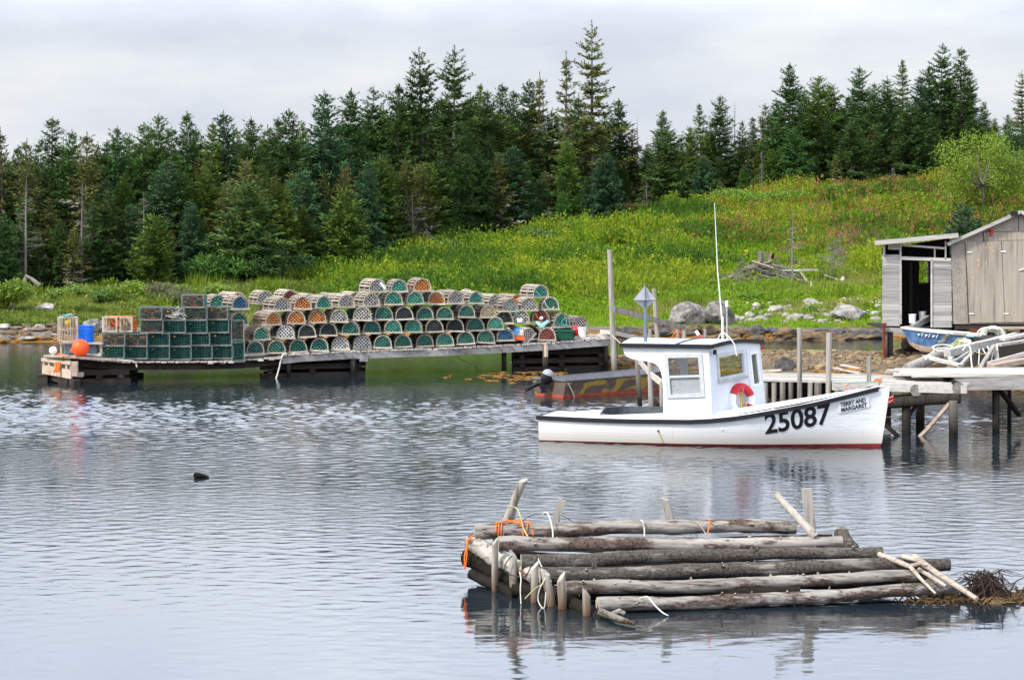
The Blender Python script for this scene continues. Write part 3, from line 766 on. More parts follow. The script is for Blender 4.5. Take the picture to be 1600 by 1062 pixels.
mb = MB(); mb.tube([rpnt(R(100), .345) + nrm * .0, rpnt(R(95), .25) + nrm * .1, rpnt(R(90), .16) + nrm * .05, rpnt(R(260), .05) + nrm * .05, rpnt(R(265), .24) + nrm * .09], .012, 6)
mb.tube([rpnt(R(95), .17), rpnt(R(200), .07) + nrm * .06, rpnt(R(240), .2) + nrm * .08, rpnt(R(290), .22) + nrm * .08, rpnt(R(330), .08) + nrm * .05], .022, 6); mb.build('grab_rope', M['yellow'], ring)
mb = MB(); mb.tube([rpnt(R(a), .345) + nrm * (.02 * math.sin(R(a) * 4)) for a in range(110, 300, 12)], .009, 5); mb.build('grab_rope', M['yellow'], ring)
# ------------------------------------------------------------------ the log raft in the foreground
raft = thing('log_raft', 'half sunk raft of weathered logs lashed over cross logs with upright stakes', 'raft', atd(1080, 930, 29.0) * 1.0)
raft.location.z = 0
LOGS = [((742, 829, 30.6), (1244, 822, 30.9), .205, 'log'), ((779, 853, 30.1), (1316, 845, 30.45), .20, 'log'),
        ((814, 878, 29.7), (1379, 860, 30.2), .18, 'log_bark'), ((843, 897, 29.3), (1483, 882, 29.7), .20, 'log_bark'),
        ((884, 917, 28.8), (1432, 902, 29.3), .175, 'log'), ((934, 946, 28.2), (1496, 919, 29.25), .18, 'log')]
def log(name, a, b_, dia, mat, seed, sag=.0, n=48, taper=.84, sides=16, wob=.055, knots=16, parent=raft):
    mb = MB(); r_ = random.Random(seed); pts = []; rad = []
    ph = [r_.uniform(0, 6) for _ in range(4)]
    for k in range(n + 1):
        t = k / n; p = a.lerp(b_, t)
        p = p + Vector((0, .035 * math.sin(t * 5 + ph[0]), .022 * math.sin(t * 4.6 + ph[1]) + .008 * math.sin(t * 17 + ph[2]) - sag * math.sin(math.pi * t)))
        pts.append(p); rad.append(dia / 2 * (1 + (taper - 1) * t) * (1 + .05 * math.sin(t * 23 + ph[2]) + .035 * math.sin(t * 51 + ph[3])))
    mb.tube(pts, dia / 2, sides, rad=rad, wob=wob, capmi=1, seed=seed)
    for _ in range(0 if mat == 'log_wet_or_shade' else knots):               # branch stubs
        t = r_.uniform(.04, .96); p = a.lerp(b_, t); an = r_.uniform(.3, 2.6)
        d = Vector((r_.uniform(-.3, .3), -math.cos(an), math.sin(an))).normalized(); rr = dia / 2 * (1 + (taper - 1) * t)
        mb.tube([p + d * rr * .8, p + d * (rr + r_.uniform(.012, .035))], .018, 7, rad=[r_.uniform(.016, .03), .010], capmi=1)
    return mb.under(parent, name, [M[mat], M['log_end']], smooth=True)
for i, (a, b_, dia, mt) in enumerate(LOGS): log('log', atd(*a), atd(*b_), dia, mt, 40 + i)
# bearers running away from us
log('cross_log', atd(737, 846, 30.75), atd(838, 905, 29.5), .235, 'log_y', 61)
log('cross_log', atd(838, 905, 29.6), atd(940, 972, 28.0), .2, 'log_wet_or_shade', 71)
log('cross_log', atd(731, 872, 30.8), atd(850, 935, 29.3), .24, 'log_wet_or_shade', 62)
log('cross_log', atd(738, 897, 30.5), atd(905, 968, 28.3), .15, 'log_wet_or_shade', 73)
log('cross_log', atd(1313, 833, 30.9), atd(1333, 860, 30.7), .19, 'log_bark', 63, taper=1.1, n=10, knots=1)
log('cross_log', atd(1350, 880, 30.6), atd(1452, 912, 29.2), .2, 'log_wet_or_shade', 72)
for q, (yl, Yl, yr, Yr) in enumerate([(846, 30.75, 836, 31.1), (868, 30.3, 858, 30.6), (889, 29.9, 876, 30.3)]): log('under_log', atd(770 + q * 30, yl + 4, Yl + .1), atd(1300 + q * 40, yr + 6, Yr + .1), .17, 'log_wet_or_shade', 160 + q)  # black logs added under the raft to darken its gaps
log('under_log', atd(745, 900, 30.6), atd(960, 905, 30.4), .12, 'log', 65)
log('under_log', atd(800, 925, 29.4), atd(1250, 925, 28.9), .16, 'log_wet_or_shade', 66)
log('under_log', atd(905, 920, 29.0), atd(1440, 910, 29.5), .16, 'log_wet_or_shade', 68)  # added, like the one below, to blacken gaps between the logs
log('under_log', atd(860, 905, 29.6), atd(1420, 893, 30.0), .16, 'log_wet_or_shade', 69)
def stake(name, top, bot, dia, mat, seed, point=.5, flat=False):
    mb = MB(); top, bot = Vector(top), Vector(bot); d = (top - bot).normalized()
    if flat: mb.beam(bot, top, dia, .035, seg=4, wob=.003)
    else:
        rr = random.Random(seed); n = 7
        side = d.cross(Vector((0, 1, 0))).normalized()
        pts = [bot.lerp(top, t) for t in (0, .3, .6, .82, .9, .96, 1.0)]
        k = dia / 2
        mb.tube([bot, bot.lerp(top, .35) + side * rr.uniform(-.01, .01), bot.lerp(top, .7), top - d * k * .2], k, 11, rad=[k * 1.05, k, k * .97, k * .93], wob=.09, seed=seed)
        for i_ in list(range(33, 44)) + list(range(55, 66)):   # axe-cut slanting top
            q = Vector(mb.v[i_]); e = (q - top).dot(side) / k; h_ = (q - top).dot(Vector((0, -1, 0))) / k
            mb.v[i_] = tuple(q + d * (e * 1.25 * point * (1 if seed % 2 else -1) - h_ * .5 * point) * k)
    return mb.under(raft, name, M[mat], smooth=not flat)
for i, (tx, ty, bx, by, Y, dia) in enumerate([(773.7, 844, 773, 923, 29.9, .088), (801.7, 864, 803, 927, 29.7, .11), (836, 882, 835, 940, 29.04, .10),
        (852, 892, 861.5, 946, 28.75, .115), (876.7, 900, 879, 950, 28.56, .12), (916, 924, 917.4, 960, 28.1, .11)]):
    t_, b_ = atd(tx, ty, Y), atd(bx, by, Y); b_ = b_ + (b_ - t_).normalized() * .6
    stake('stake', t_, b_, dia, 'stake', 80 + i, point=.9 if i != 3 else .7)
stake('upright_post', atd(818, 749, 30.85), atd(781, 836, 30.95) , .115, 'stake', 90, .6)
stake('upright_post', atd(806, 785, 31.0), atd(795, 840, 31.0), .07, 'stake', 91, .3)
stake('upright_post', atd(878, 779.6, 31.0), atd(863, 832, 31.0), .11, 'post', 92, flat=True)
stake('upright_post', atd(1038, 778, 31.1), atd(1054, 830, 31.1), .11, 'post', 93, .5)
stake('upright_post', atd(1211, 771, 30.75), atd(1275, 838, 30.4), .105, 'stake', 94, .35)
stake('upright_post', atd(1260, 763, 31.1), atd(1269, 842, 31.1), .135, 'post', 95, flat=True)

def rope(name, label, pts, r, mat, group=None, cat='rope'):
    A = [Vector(p) for p in pts]; sm = []
    for i in range(len(A) - 1):          # Catmull-Rom
        p0, p1, p2, p3 = A[max(i - 1, 0)], A[i], A[i + 1], A[min(i + 2, len(A) - 1)]
        for k in range(5):
            t = k / 5
            sm.append(.5 * ((2 * p1) + (p2 - p0) * t + (2 * p0 - 5 * p1 + 4 * p2 - p3) * t * t + (3 * p1 - p0 - 3 * p2 + p3) * t ** 3))
    sm.append(A[-1])
    mb = MB(); mb.tube(sm, r * .8, 6); o = mb.build(name, M[mat], None, smooth=True, origin='base')
    return tag(o, label, cat, group)
def wrap(mb, c, r, turns, adv, r_rope, ph=0):
    pts = [c + Vector((adv * t / (2 * math.pi), -math.cos(t + ph) * r, math.sin(t + ph) * r)) for t in np.linspace(0, turns * 2 * math.pi, int(turns * 14))]
    mb.tube(pts, r_rope, 6)
a, b_ = atd(*LOGS[0][0]), atd(*LOGS[0][1])
mb = MB(); wrap(mb, a.lerp(b_, .065), .114, 3, .035, .009); wrap(mb, a.lerp(b_, .14), .114, 1.2, .10, .009, 1)
for dx in (0, .03): mb.tube([a.lerp(b_, .07 + dx) + Vector((0, -.05, .11)), a.lerp(b_, .10 + dx) + Vector((0, 0, .135)), a.lerp(b_, .14 + dx) + Vector((0, -.06, .10)), a.lerp(b_, .15 + dx) + Vector((0, -.12, -.05))], .012, 6)
tag(mb.build('rope_lashing', M['rope_orange'], None, True, 'base'), 'orange rope lashing wound round the rear log of the raft', 'rope')
mb = MB(); p = atd(738, 848, 30.6)
for k in range(2): mb.tube([p + Vector((.05 + .01 * k, -.02, .13)), p + Vector((-.05 - .015 * k, -.1, .06)), p + Vector((-.10 + .03 * k, -.13, -.15)), p + Vector((-.10 + .015 * k, -.12, -.33 + .03 * k))], .011, 5)
tag(mb.build('rope_tail', M['rope_orange'], None, True, 'base'), 'frayed orange rope end hanging off the left end of the raft', 'rope')
rope('rope', 'yellow green line tied round the leaning post of the raft', [atd(793, 791, 30.72), atd(806, 793, 30.70), atd(813, 806, 30.6), atd(818, 825, 30.5), atd(828, 843, 30.2)], .012, 'rope_green')
rope('rope', 'white rope hooped over the rear log near the flat short post', [atd(848, 803, 30.7), atd(853, 800, 30.55), atd(858, 806, 30.5), atd(863, 825, 30.45), atd(864, 842, 30.35)], .013, 'rope_white')
rope('rope', 'thin dark line strung behind the rear log of the raft', [atd(806, 820, 30.9), atd(830, 805, 30.95), atd(850, 803, 31), atd(880, 806, 31), atd(900, 818, 31), atd(925, 816, 31)], .006, 'rope_dark')
rope('rope', 'white rope bent over the rear log at midspan', [atd(1000, 813, 30.75), atd(1004, 814, 30.6), atd(1006.5, 824, 30.6), atd(1007, 838, 30.5)], .011, 'rope_white')
rope('rope', 'thin grey line over the rear log beside the orange hook', [atd(1082, 813, 30.75), atd(1090, 816, 30.65), atd(1098, 826, 30.62), atd(1104, 836, 30.55)], .008, 'stake')
rope('rope', 'short orange rope hooked over the rear log', [atd(1106, 811, 30.75), atd(1109, 813, 30.65), atd(1108, 824, 30.62), atd(1104, 836, 30.55)], .012, 'rope_orange')
rope('rope', 'white rope end trailing off the front log into the water', [atd(1000, 934, 28.3), atd(1012, 932, 28.2), atd(1022, 944, 28.1), atd(1036, 957, 28.0), atd(1044, 961, 28.0)], .012, 'rope_white')
rope('rope', 'dark green line hanging between the first and second stakes', [atd(800, 868, 29.6), atd(790, 880, 29.6), atd(789, 893, 29.6), atd(796, 897, 29.6), atd(820, 900, 29.3), atd(832, 878, 29.2)], .010, 'rope_dark')
rope('rope', 'pale line looped over the third log near its left end', [atd(841, 872, 29.5), atd(846, 884, 29.45), atd(853, 890, 29.4), atd(858, 893, 29.3)], .009, 'rope_white')
rope('rope', 'pale rope hanging to the water beside the third stake', [atd(812, 893, 29.1), atd(814, 905, 29.0), atd(813, 920, 28.95), atd(814, 943, 28.9)], .009, 'rope_white')
rope('rope', 'yellow green line slanting from the third stake to the fourth', [atd(820, 935, 28.9), atd(835, 920, 28.9), atd(850, 911, 28.8), atd(862, 907, 28.7)], .009, 'rope_green')
rope('rope', 'white rope hanging in a bight at the fifth stake', [atd(853, 902, 28.7), atd(843, 920, 28.7), atd(841, 938, 28.7), atd(850, 950, 28.6), atd(853, 925, 28.6)], .009, 'rope_white')

# driftwood lying on and against the raft
def branch(label, segs, mat='drift'):
    mb = MB()
    for pts, r0, r1 in segs:
        n = len(pts); mb.tube(pts, r0, 8, rad=[r0 + (r1 - r0) * k / (n - 1) for k in range(n)], wob=.12, seed=len(label))
    return tag(mb.build('driftwood_branch', M[mat], None, True, 'base'), label, 'branch')
branch('forked pale branch lying across the right end of the raft logs', [([atd(1374, 866, 29.75), atd(1398, 875, 29.5), atd(1422, 885, 29.2)], .04, .032), ([atd(1422, 885, 29.2), atd(1440, 905, 28.9), atd(1462, 927, 28.6)], .03, .014), ([atd(1421, 884, 29.2), atd(1440, 880, 29.2), atd(1448, 884, 29.1)], .03, .015)])
branch('thick straight bleached branch slanting off the raft into the seaweed', [([atd(1428, 869, 29.5), atd(1460, 893, 29.2), atd(1490, 912, 28.9), atd(1526, 935, 28.5)], .05, .03), ([atd(1410, 869, 29.55), atd(1440, 877, 29.4)], .035, .03)])
branch('short pale branch under the thick one at the raft end', [([atd(1436, 889, 29.3), atd(1455, 901, 29.1), atd(1478, 915, 28.9)], .03, .02)])
branch('brown driftwood snag half sunk beside the last stake', [([atd(940, 957, 27.95), atd(960, 964, 27.6), atd(978, 970, 27.4), atd(992, 974, 27.3)], .06, .02), ([atd(955, 960, 27.8), atd(968, 954, 27.7), atd(976, 958, 27.7)], .035, .03)], 'log_y')
# rockweed and twigs at the right end
M['weed'] = plain('brown_rockweed', (.075, .048, .02), .6, .55, 30, c2=(.15, .085, .025))
M['twig'] = plain('dark_twig', (.045, .03, .022), .9, .4, 20)
def tuft(label, ctr, n, spread, hgt, mat, name='seaweed_clump', cat='seaweed', r=.008, kind=None):
    mb = MB(); rr = random.Random(hash(label) % 1000 if False else len(label) * 7)
    for _ in range(n):
        p = ctr + Vector((rr.gauss(0, spread[0]), rr.gauss(0, spread[1]), 0)); p.z = rr.uniform(-.02, .02)
        d = Vector((rr.gauss(0, .6), rr.gauss(0, .6), abs(rr.gauss(.2, .5)))) * hgt * rr.uniform(.4, 1.2)
        q = p + d * .6; e = p + d + Vector((rr.gauss(0, .04), 0, -hgt * rr.uniform(.1, .6)))
        mb.tube([p, q, e], r, 4, rad=[r, r * 1.2, r * .6])
    return tag(mb.build(name, M[mat], None, False, 'base'), label, cat, None, kind or 'stuff')
tuft('brown rockweed mat floating beyond the right end of the raft', atz(1570, 934, 0), 700, (.42, .17), .12, 'weed', r=.014)
tuft('clump of rockweed and twigs under the branch tips at the raft end', atz(1468, 938, 0), 170, (.20, .10), .12, 'weed', r=.010)
mb = MB(); rr = random.Random(5); c0_ = atz(1542, 935, 0)
for _ in range(110):
    b0 = c0_ + Vector((rr.gauss(0, .16), rr.gauss(0, .1), 0)); tp = c0_ + Vector((rr.gauss(-.02, .15), rr.gauss(0, .10), rr.uniform(.18, .36))); fo = tp + Vector((rr.gauss(.02, .26), rr.gauss(0, .15), -rr.uniform(.05, .3)))
    mb.tube([b0, b0.lerp(tp, .6) + Vector((rr.gauss(0, .03), 0, .04)), tp, fo], .007, 4, rad=[.009, .008, .006, .003])
for _ in range(5):
    d = Vector((rr.uniform(-.5, .5), rr.uniform(-.2, .2), .03)); p = c0_ + Vector((0, 0, .30)); mb.tube([p, p + d * .6 + Vector((0, 0, .06)), p + d], .004, 4)
tag(mb.build('root_mass', M['twig'], None, False, 'base'), 'tangled dark root mass rising from the weed past the raft', 'roots')
mb = MB(); mb.rock(atz(1557, 941, .0), (.13, .10, .05), 3); tag(mb.build('weedy_stone', M['weed'], None, True, 'base'), 'small olive stone awash beside the tangled roots', 'stone')
mb = MB(); p = atz(313, 746, .0); mb.tube([p + Vector((-.11, 0, .0)), p + Vector((-.05, 0, .05)), p + Vector((.05, .02, .03)), p + Vector((.16, 0, .0))], .05, 8, rad=[.04, .055, .045, .02], wob=.3, seed=2); mb.rock(p + Vector((-.08, 0, .06)), (.05, .05, .045), 4)
tag(mb.build('floating_driftwood', M['log_wet_or_shade'], None, True, 'base'), 'small dark lump of driftwood adrift alone on open water', 'driftwood')
# ------------------------------------------------------------------ the long trap wharf
WP = [103, 158, 201, 319, 377, 424, 455, 551, 700, 850, 955]
WYP = [556, 562, 564.5, 564, 562, 558, 553, 547.5, 543, 535, 527]
def wY(px): return 68 + (px - 103) * 6.5 / 852
def edge(px, dz=0, dy=0):
    Y = wY(px); p = atd(px, float(np.interp(px, WP, WYP)), Y); return p + Vector((0, dy, dz))
wharf = thing('trap_wharf', 'long sagging grey timber wharf on dark cribs carrying the lobster traps', 'wharf', Vector((edge(520).x, edge(520).y, 0)))
mb = MB(); rr = random.Random(3); px = 96.0
while px < 957:                          # deck boards laid across, ends showing along the edge
    w = rr.uniform(5.5, 9.5); p = edge(px + w / 2); ov = rr.uniform(-.02, .12)
    mb.box((p.x, p.y + 1.45 - ov, p.z - .022 + rr.uniform(-.008, .008)), (w * p.y / F - .012, 3.0, .04), rz=R(rr.uniform(-1, 1)))
    px += w
mb.under(wharf, 'deck', M['plank_y'])
def run(pxs, dz, dy, w, h, mat, name, par=wharf, sag=0):
    mb = MB()
    for a, b_ in zip(pxs[:-1], pxs[1:]): mb.beam(edge(a, dz, dy), edge(b_, dz, dy), w, h)
    return mb.under(par, name, M[mat])
run([440, 470, 551, 640, 700, 790, 850, 956], -.15, -.02, .10, .2, 'beam_grey', 'edge_beam')
run([108, 158, 201, 260, 319, 377, 424, 452], -.17, .25, .12, .2, 'beam_dark', 'edge_beam')
run([108, 201, 319, 377, 424, 470, 551, 700, 850, 956], -.17, 2.6, .12, .2, 'beam_dark', 'back_beam')
run([201, 319, 377, 424, 470, 551, 700, 850, 956], -.17, 1.4, .12, .2, 'beam_dark', 'back_beam')
def crib(x0, x1, layers, dz0, name='crib', d0=.3, d1=2.6, posts=()):
    mb = MB(); rr = random.Random(int(x0))
    for k in range(layers):
        for dy in (d0, (d0 + d1) / 2, d1):
            z0 = -.32 - k * .27
            a, b_ = edge(x0, 0, dy), edge(x1, 0, dy); zz = min(a.z, b_.z) + z0
            mb.beam((a.x - .15, a.y, zz), (b_.x + .15 * rr.random(), b_.y, zz), .17, .16)
            a2, b2 = edge(x0 + 8, 0, 0), edge(x1 - 8, 0, 0)
        for q in (a2, (a2 + b2) / 2, b2): mb.beam((q.x, q.y + d0 - .2, zz - .13), (q.x, q.y + d1 + .2, zz - .13), .16, .12)
    return mb.under(wharf, name, M['beam_dark'])
crib(112, 196, 3, 0, d0=.2); crib(412, 560, 3, 0, d0=.5); crib(808, 948, 4, 0, d0=.7)
def pile(px, ytop, ybot, Y, r, mat='post_tide', name='pile', lean=0, par=wharf, deep=.7):
    a, b_ = atd(px, ytop, Y), atd(px + lean, ybot, Y); b_.z -= deep
    mb = MB(); mb.tube([a, a.lerp(b_, .5), b_], r, 9, wob=.08, rad=[r * .95, r, r * 1.05], seed=int(px)); return mb.under(par, name, M[mat], smooth=True)
for px, yt, yb, dY, r, mt in [(451, 560, 592, .2, .07, 'post_tide'), (551.5, 556, 592, .1, .085, 'post_tide'), (787.5, 548, 580, .3, .08, 'post_dark'), (852, 540, 578, -.08, .085, 'post_tide'), (947, 540, 575, .5, .09, 'post_tide'), (425, 562, 590, 1.2, .1, 'post_dark'), (538, 556, 585, 2., .1, 'post_dark')]:
    pile(px, yt, yb, wY(px) + dY, r, mt)
MB().tube([edge(853, -.05, -.14), edge(853, -.45, -.14)], .07, 8).under(wharf, 'fender_block', M['beam_rust'])
MB().beam(edge(562, -.28, -.05), edge(574, -.28, -.05), .08, .13).under(wharf, 'fender_block', M['beam_grey'])
mb = MB()
for px in (330, 349, 362, 408, 425, 434): p = edge(px, -.06, -.06); mb.box(p, (.17, .2, .045))
mb.under(wharf, 'board_end', M['plank_pale'])
# outer end: pale boarded cap hanging over the crib
end = MB()
a, b_ = atd(67, 573, 68.6), atd(112, 581, 67.4)
end.beam(a + Vector((0, 0, -.07)), b_ + Vector((0, 0, -.07)), .06, .26)
end.beam(a + Vector((-.02, 0, .22)), b_ + Vector((-.02, .0, .26)), .07, .1)
for t in (.03, .22, .42, .62, .82, .97): p = a.lerp(b_, t); end.beam(p + Vector((0, 0, .0)), p + Vector((0, 0, .26)), .06, .05)
end.box(atd(117, 576, 67.45), (.17, .2, .42)); end.box(atd(122, 585, 67.6), (.3, .3, .12))
end.under(wharf, 'end_fender', M['beam_rust'])
mb = MB(); mb.beam(atd(66, 592, 68.2), atd(78, 588, 70.5), .3, .26); mb.beam(atd(86, 588, 68.4), atd(120, 600, 67.3), .22, .22); mb.beam(atd(75, 590, 68.6), atd(200, 594, 69.5), .25, .25); mb.box(atd(155, 578, 69.6), (1.6, 1.2, .5)); mb.beam(atd(96, 594, 68), atd(110, 598, 67.5), .2, .2)
mb.under(wharf, 'crib', M['beam_dark'])
mb = MB(); mb.beam(atd(100, 557.5, 67.6), atd(182, 562.5, 68.3), .25, .05); mb.beam(atd(75, 555.5, 68.4), atd(104, 557, 67.6), .3, .05); mb.under(wharf, 'cap_board', M['beam_rust'])
mb = MB()
for dx in (0, 3, -4): mb.tube([atd(91 + dx, 566, 67.75), atd(90 + dx * .6, 575, 67.7), atd(88 + dx, 582, 67.7)], .03, 6)
tag(mb.build('rope_lashing', M['rope_orange'], None, True, 'base'), 'orange rope bundle lashed on the outer end of the trap wharf', 'rope')
rope('rope', 'pale mooring rope drooping over the wharf edge at the middle crib', [edge(449, .03, -.05), edge(443, .03, -.1), edge(440, -.1, -.14), edge(437, -.35, -.14), edge(433, -.62, -.14), edge(429, -.8, -.14)], .03, 'rope_white')
rope('rope', 'pale hose draped off the wharf edge under the wire traps', [edge(160, .03, -.1), edge(190, .03, -.12), edge(207, .02, -.13), edge(213, -.04, -.14), edge(215, -.16, -.14)], .03, 'rope_white')
rope('rope', 'dark line hanging slack under the wharf near the right hand crib', [edge(709, -.15, -.05), edge(718, -.35, -.05), edge(730, -.5, -.06), edge(744, -.62, -.06)], .015, 'rope_dark')

# ------------------------------------------------------------------ wooden half-round lobster traps
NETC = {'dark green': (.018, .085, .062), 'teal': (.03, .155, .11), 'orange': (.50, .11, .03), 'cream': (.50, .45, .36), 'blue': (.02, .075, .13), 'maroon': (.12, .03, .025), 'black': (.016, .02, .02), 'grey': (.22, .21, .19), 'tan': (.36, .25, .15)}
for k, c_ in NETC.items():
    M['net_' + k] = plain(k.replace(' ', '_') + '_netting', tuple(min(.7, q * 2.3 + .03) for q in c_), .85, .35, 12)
    M['inner_' + k] = plain(k.replace(' ', '_') + '_inner_netting', tuple(q * (.5 if k == 'orange' else .28 if k in ('teal', 'blue', 'maroon', 'dark green') else .07) * .8 + .003 for q in c_), .9, .5, 9)  # same colour darkened: shade inside the trap painted into the netting
TW, TL, THh = .29, .95, .41
def arch(a, y, rx=TW - .02, rz=THh - .05, z0=.045): return Vector((math.cos(a) * rx, y, z0 + math.sin(a) ** .85 * rz if 0 < a < math.pi else z0))
def trap_meshes():
    d = {}
    mb = MB()
    for x in (-TW + .03, TW - .03): mb.beam((x, -.02, .025), (x, TL + .02, .025), .045, .04)
    for y in (.0, .47, TL): mb.beam((-TW - .015, y, .022), (TW + .015, y, .022), .05, .042)
    for x in (-.17, -.06, .06, .17): mb.beam((x, 0, .043), (x, TL, .043), .05, .010)
    d['base_frame'] = mb.mesh('base_frame', M['trap_wood'])
    mb = MB(); mb.tube([arch(a, 0) for a in np.linspace(0, math.pi, 15)], .017, 6, cap=True); d['bow'] = mb.mesh('bow', M['trap_wood'])
    mb = MB(); r_ = random.Random(9)
    for a in np.linspace(.42, math.pi - .42, 10):
        p0, p1 = arch(a, -.03 + r_.uniform(-.02, .02), TW - .0, THh - .028), arch(a, TL + .03, TW, THh - .028)
        n_ = Vector((math.cos(a), 0, math.sin(a) * 1.3)); roll = math.atan2(n_.x, n_.z)
        mb.beam(p0, p1, .04, .010, roll=roll)
    for x, z in ((-TW + .012, .10), (-TW + .02, .20), (TW - .012, .10), (TW - .02, .20)):
        mb.beam((x, -.02, z), (x, TL + .02, z), .010, .032)
    d['lath_cover'] = mb.mesh('lath_cover', M['trap_wood'])
    def net(y, sp, th, scale=1.0):
        mb = MB(); rx, rz = (TW - .02) * scale, (THh - .05) * scale
        def inside(x, z): return z > .045 and (abs(x) / rx) ** 2 + (max(0, z - .045) / rz) ** 2 < 1
        for sgn in (1, -1):
            for q in np.arange(-.8, .9, sp):
                pts = [(x, .045 + (q + sgn * x) ) for x in np.linspace(-rx, rx, 41)]
                seg = [p for p in pts if inside(*p)]
                if len(seg) > 1:
                    (xa, za), (xb, zb_) = seg[0], seg[-1]
                    mb.beam((xa, y + .003 * sgn, za), (xb, y + .003 * sgn, zb_), th, .003, roll=math.pi / 2)
        return mb
    d['net_head'] = net(.012, .105, .018).mesh('net_head', M['net_grey'])
    mb = net(.30, .060, .016)
    # side netting between bows and the funnel
    for x in (-TW + .028, TW - .028):
        for y in np.arange(.05, TL, .05): mb.beam((x, y, .05), (x, y + .05, .26), .003, .012)
    mb.tube([(0, .02, .2), (.02, .15, .2), (.0, .3, .19)], .1, 10, rad=[.16, .10, .06], cap=False)
    d['parlour_net'] = mb.mesh('parlour_net', M['net_grey'])
    d['back_net'] = net(TL - .015, .05, .018).mesh('back_net', M['net_grey'])
    return d
TM = trap_meshes(); TMC = {}
def trap_part_mesh(part, net):
    if (part, net) not in TMC:
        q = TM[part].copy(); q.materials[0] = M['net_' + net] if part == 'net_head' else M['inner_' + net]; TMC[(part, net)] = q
    return TMC[(part, net)]
protos = {}
def make_trap(net):
    t = thing('lobster_trap', None, 'lobster trap', (0, 0, -50))
    def ad(name, me, loc=(0, 0, 0)):
        o = bpy.data.objects.new(name, me); COL.objects.link(o); o.parent = t; o.location = loc; return o
    ad('base_frame', TM['base_frame'])
    for y in (0, .47, TL): ad('bow', TM['bow'], (0, y, 0))
    ad('lath_cover', TM['lath_cover'])
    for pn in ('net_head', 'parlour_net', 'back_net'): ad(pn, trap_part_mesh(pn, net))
    return t
def put_trap(loc, yaw, net, label, group, roll=0, pitch=0, s=1.0):
    if net not in protos: protos[net] = make_trap(net); o = protos[net]
    else: o = copy_tree(protos[net])
    o.location = loc; o.rotation_euler = (pitch, roll, yaw); o.scale = (s, s, s)
    return tag(o, label, 'lobster trap', group)
ORD = ['first', 'second', 'third', 'fourth', 'fifth', 'sixth', 'seventh', 'eighth', 'ninth', 'tenth', 'eleventh', 'twelfth', 'thirteenth', 'fourteenth', 'fifteenth']
G, T_, O, K, Cc, Bl, Mn, Gy, Tn = 'dark green', 'teal', 'orange', 'black', 'cream', 'blue', 'maroon', 'grey', 'tan'
ROWS = [('bottom row', [(399, 553.5, G, 4), (432, 552.5, G), (466, 551, G), (499, 549, G), (532, 547, Cc), (566, 545.5, Cc), (598, 544.5, G), (630, 543, G), (664, 542, G), (695.5, 541, T_), (728, 538.5, G), (759, 536.5, G), (790, 533, Bl)]),
        ('second row', [(409, 532, T_, 30), (446, 529.5, Cc), (480, 527.5, K), (513, 525, K), (548, 523, G), (581, 521.5, G), (614, 520.5, T_), (646, 520, T_), (679, 519.5, K), (711, 518.5, K), (743, 517.5, G), (774, 515.5, T_)]),
        ('third row', [(427, 508.5, O, 30), (463, 506.5, O), (496, 505, O), (530, 504, Gy), (566, 501.5, Gy), (600, 500.5, G), (632, 500, K), (664, 500, G), (695, 499.5, G), (729, 496.5, G), (763, 497, Tn, 14)]),
        ('fourth row', [(441, 486.5, Gy, 28), (473, 484, O, 22), (506, 482.5, T_, 26), (541, 481, Gy, 26), (580, 479.5, Gy, 24), (615, 477, T_), (649, 476, T_), (682, 476, O), (712, 475.5, Gy, 26), (744, 475, T_, 28)]),
        ('topmost row', [(590, 457.5, Gy, 24), (624, 457, T_, 16), (660, 456, O, 16)])]
for rn, row in ROWS:
    for i, q in enumerate(row):
        px, y, net = q[:3]; yaw = q[3] + rng.uniform(-4, 4) if len(q) > 3 else 4 + rng.uniform(-6, 7)
        Y = wY(px) + .14 + rng.uniform(-.10, .10)
        p = atd(px, y, Y)
        if yaw > 10: p = p + Vector((.0, .05, 0))
        a_ = R(yaw) + math.atan2(-(px - 800), F) * .0
        lab = f'wooden trap with {net} netting, {ORD[i]} from left in the {rn} of the stack'
        put_trap(p, -a_ if False else a_, net, lab, 'half-round wooden lobster traps', roll=R(rng.uniform(-2.6, 2.6)), s=rng.uniform(.95, 1.03))
# the rank behind: seen dark through the gaps between the arches
for rn, row in ROWS[:4]:
    pxs = [q[0] for q in row]; ys = [q[1] for q in row]
    for i in range(len(row) - 1):
        px = (pxs[i] + pxs[i + 1]) / 2; y = (ys[i] + ys[i + 1]) / 2
        p = atd(px, y + .5, wY(px) + .12); p.y += 1.35
        put_trap(p, R(rng.uniform(-4, 4)), rng.choice([G, K, G, Gy]), 'weathered half-round trap in the back rank, seen only through gaps between the front arches', 'back rank of wooden traps')
LB_ = [(376, 484, Bl, 26, .2, 'half-round trap with blue netting angled atop the pile beside the wire traps'),
       (374, 509, G, 24, .3, 'half-round trap with dark green netting directly below the blue netted one'),
       (372, 478, Tn, 34, 1.2, 'half-round trap with tan netting tilted behind the blue netted one'),
       (341, 482, T_, 20, 1.4, 'half-round trap with bright green netting behind the top right wire trap'),
       (415, 475.5, Gy, 22, 1.3, 'pale half-round trap standing clear behind the left end of the fourth row'),
       (415, 497, Tn, 4, 1.35, 'dim half-round trap under the pale one behind the orange netted pair'),
       (454, 474, Mn, 24, 1.35, 'half-round trap with maroon netting peeping behind the second trap of the fourth row'),
       (485, 480, Gy, 24, 1.5, 'half-round trap showing only its lath top behind the orange trap of the fourth row'),
       (522, 479, Gy, 24, 1.5, 'half-round trap showing only its lath top between two grey traps of the fourth row'),
       (556, 477, Tn, 24, 1.5, 'half-round trap showing only its lath top just left of the topmost row'),
       (774, 480, Gy, 30, 1.3, 'grey half-round trap behind the tan one at the right end of the stack'),
       (380, 552, K, 10, 1.0, 'dark half-round trap wedged behind the upright wire traps')]
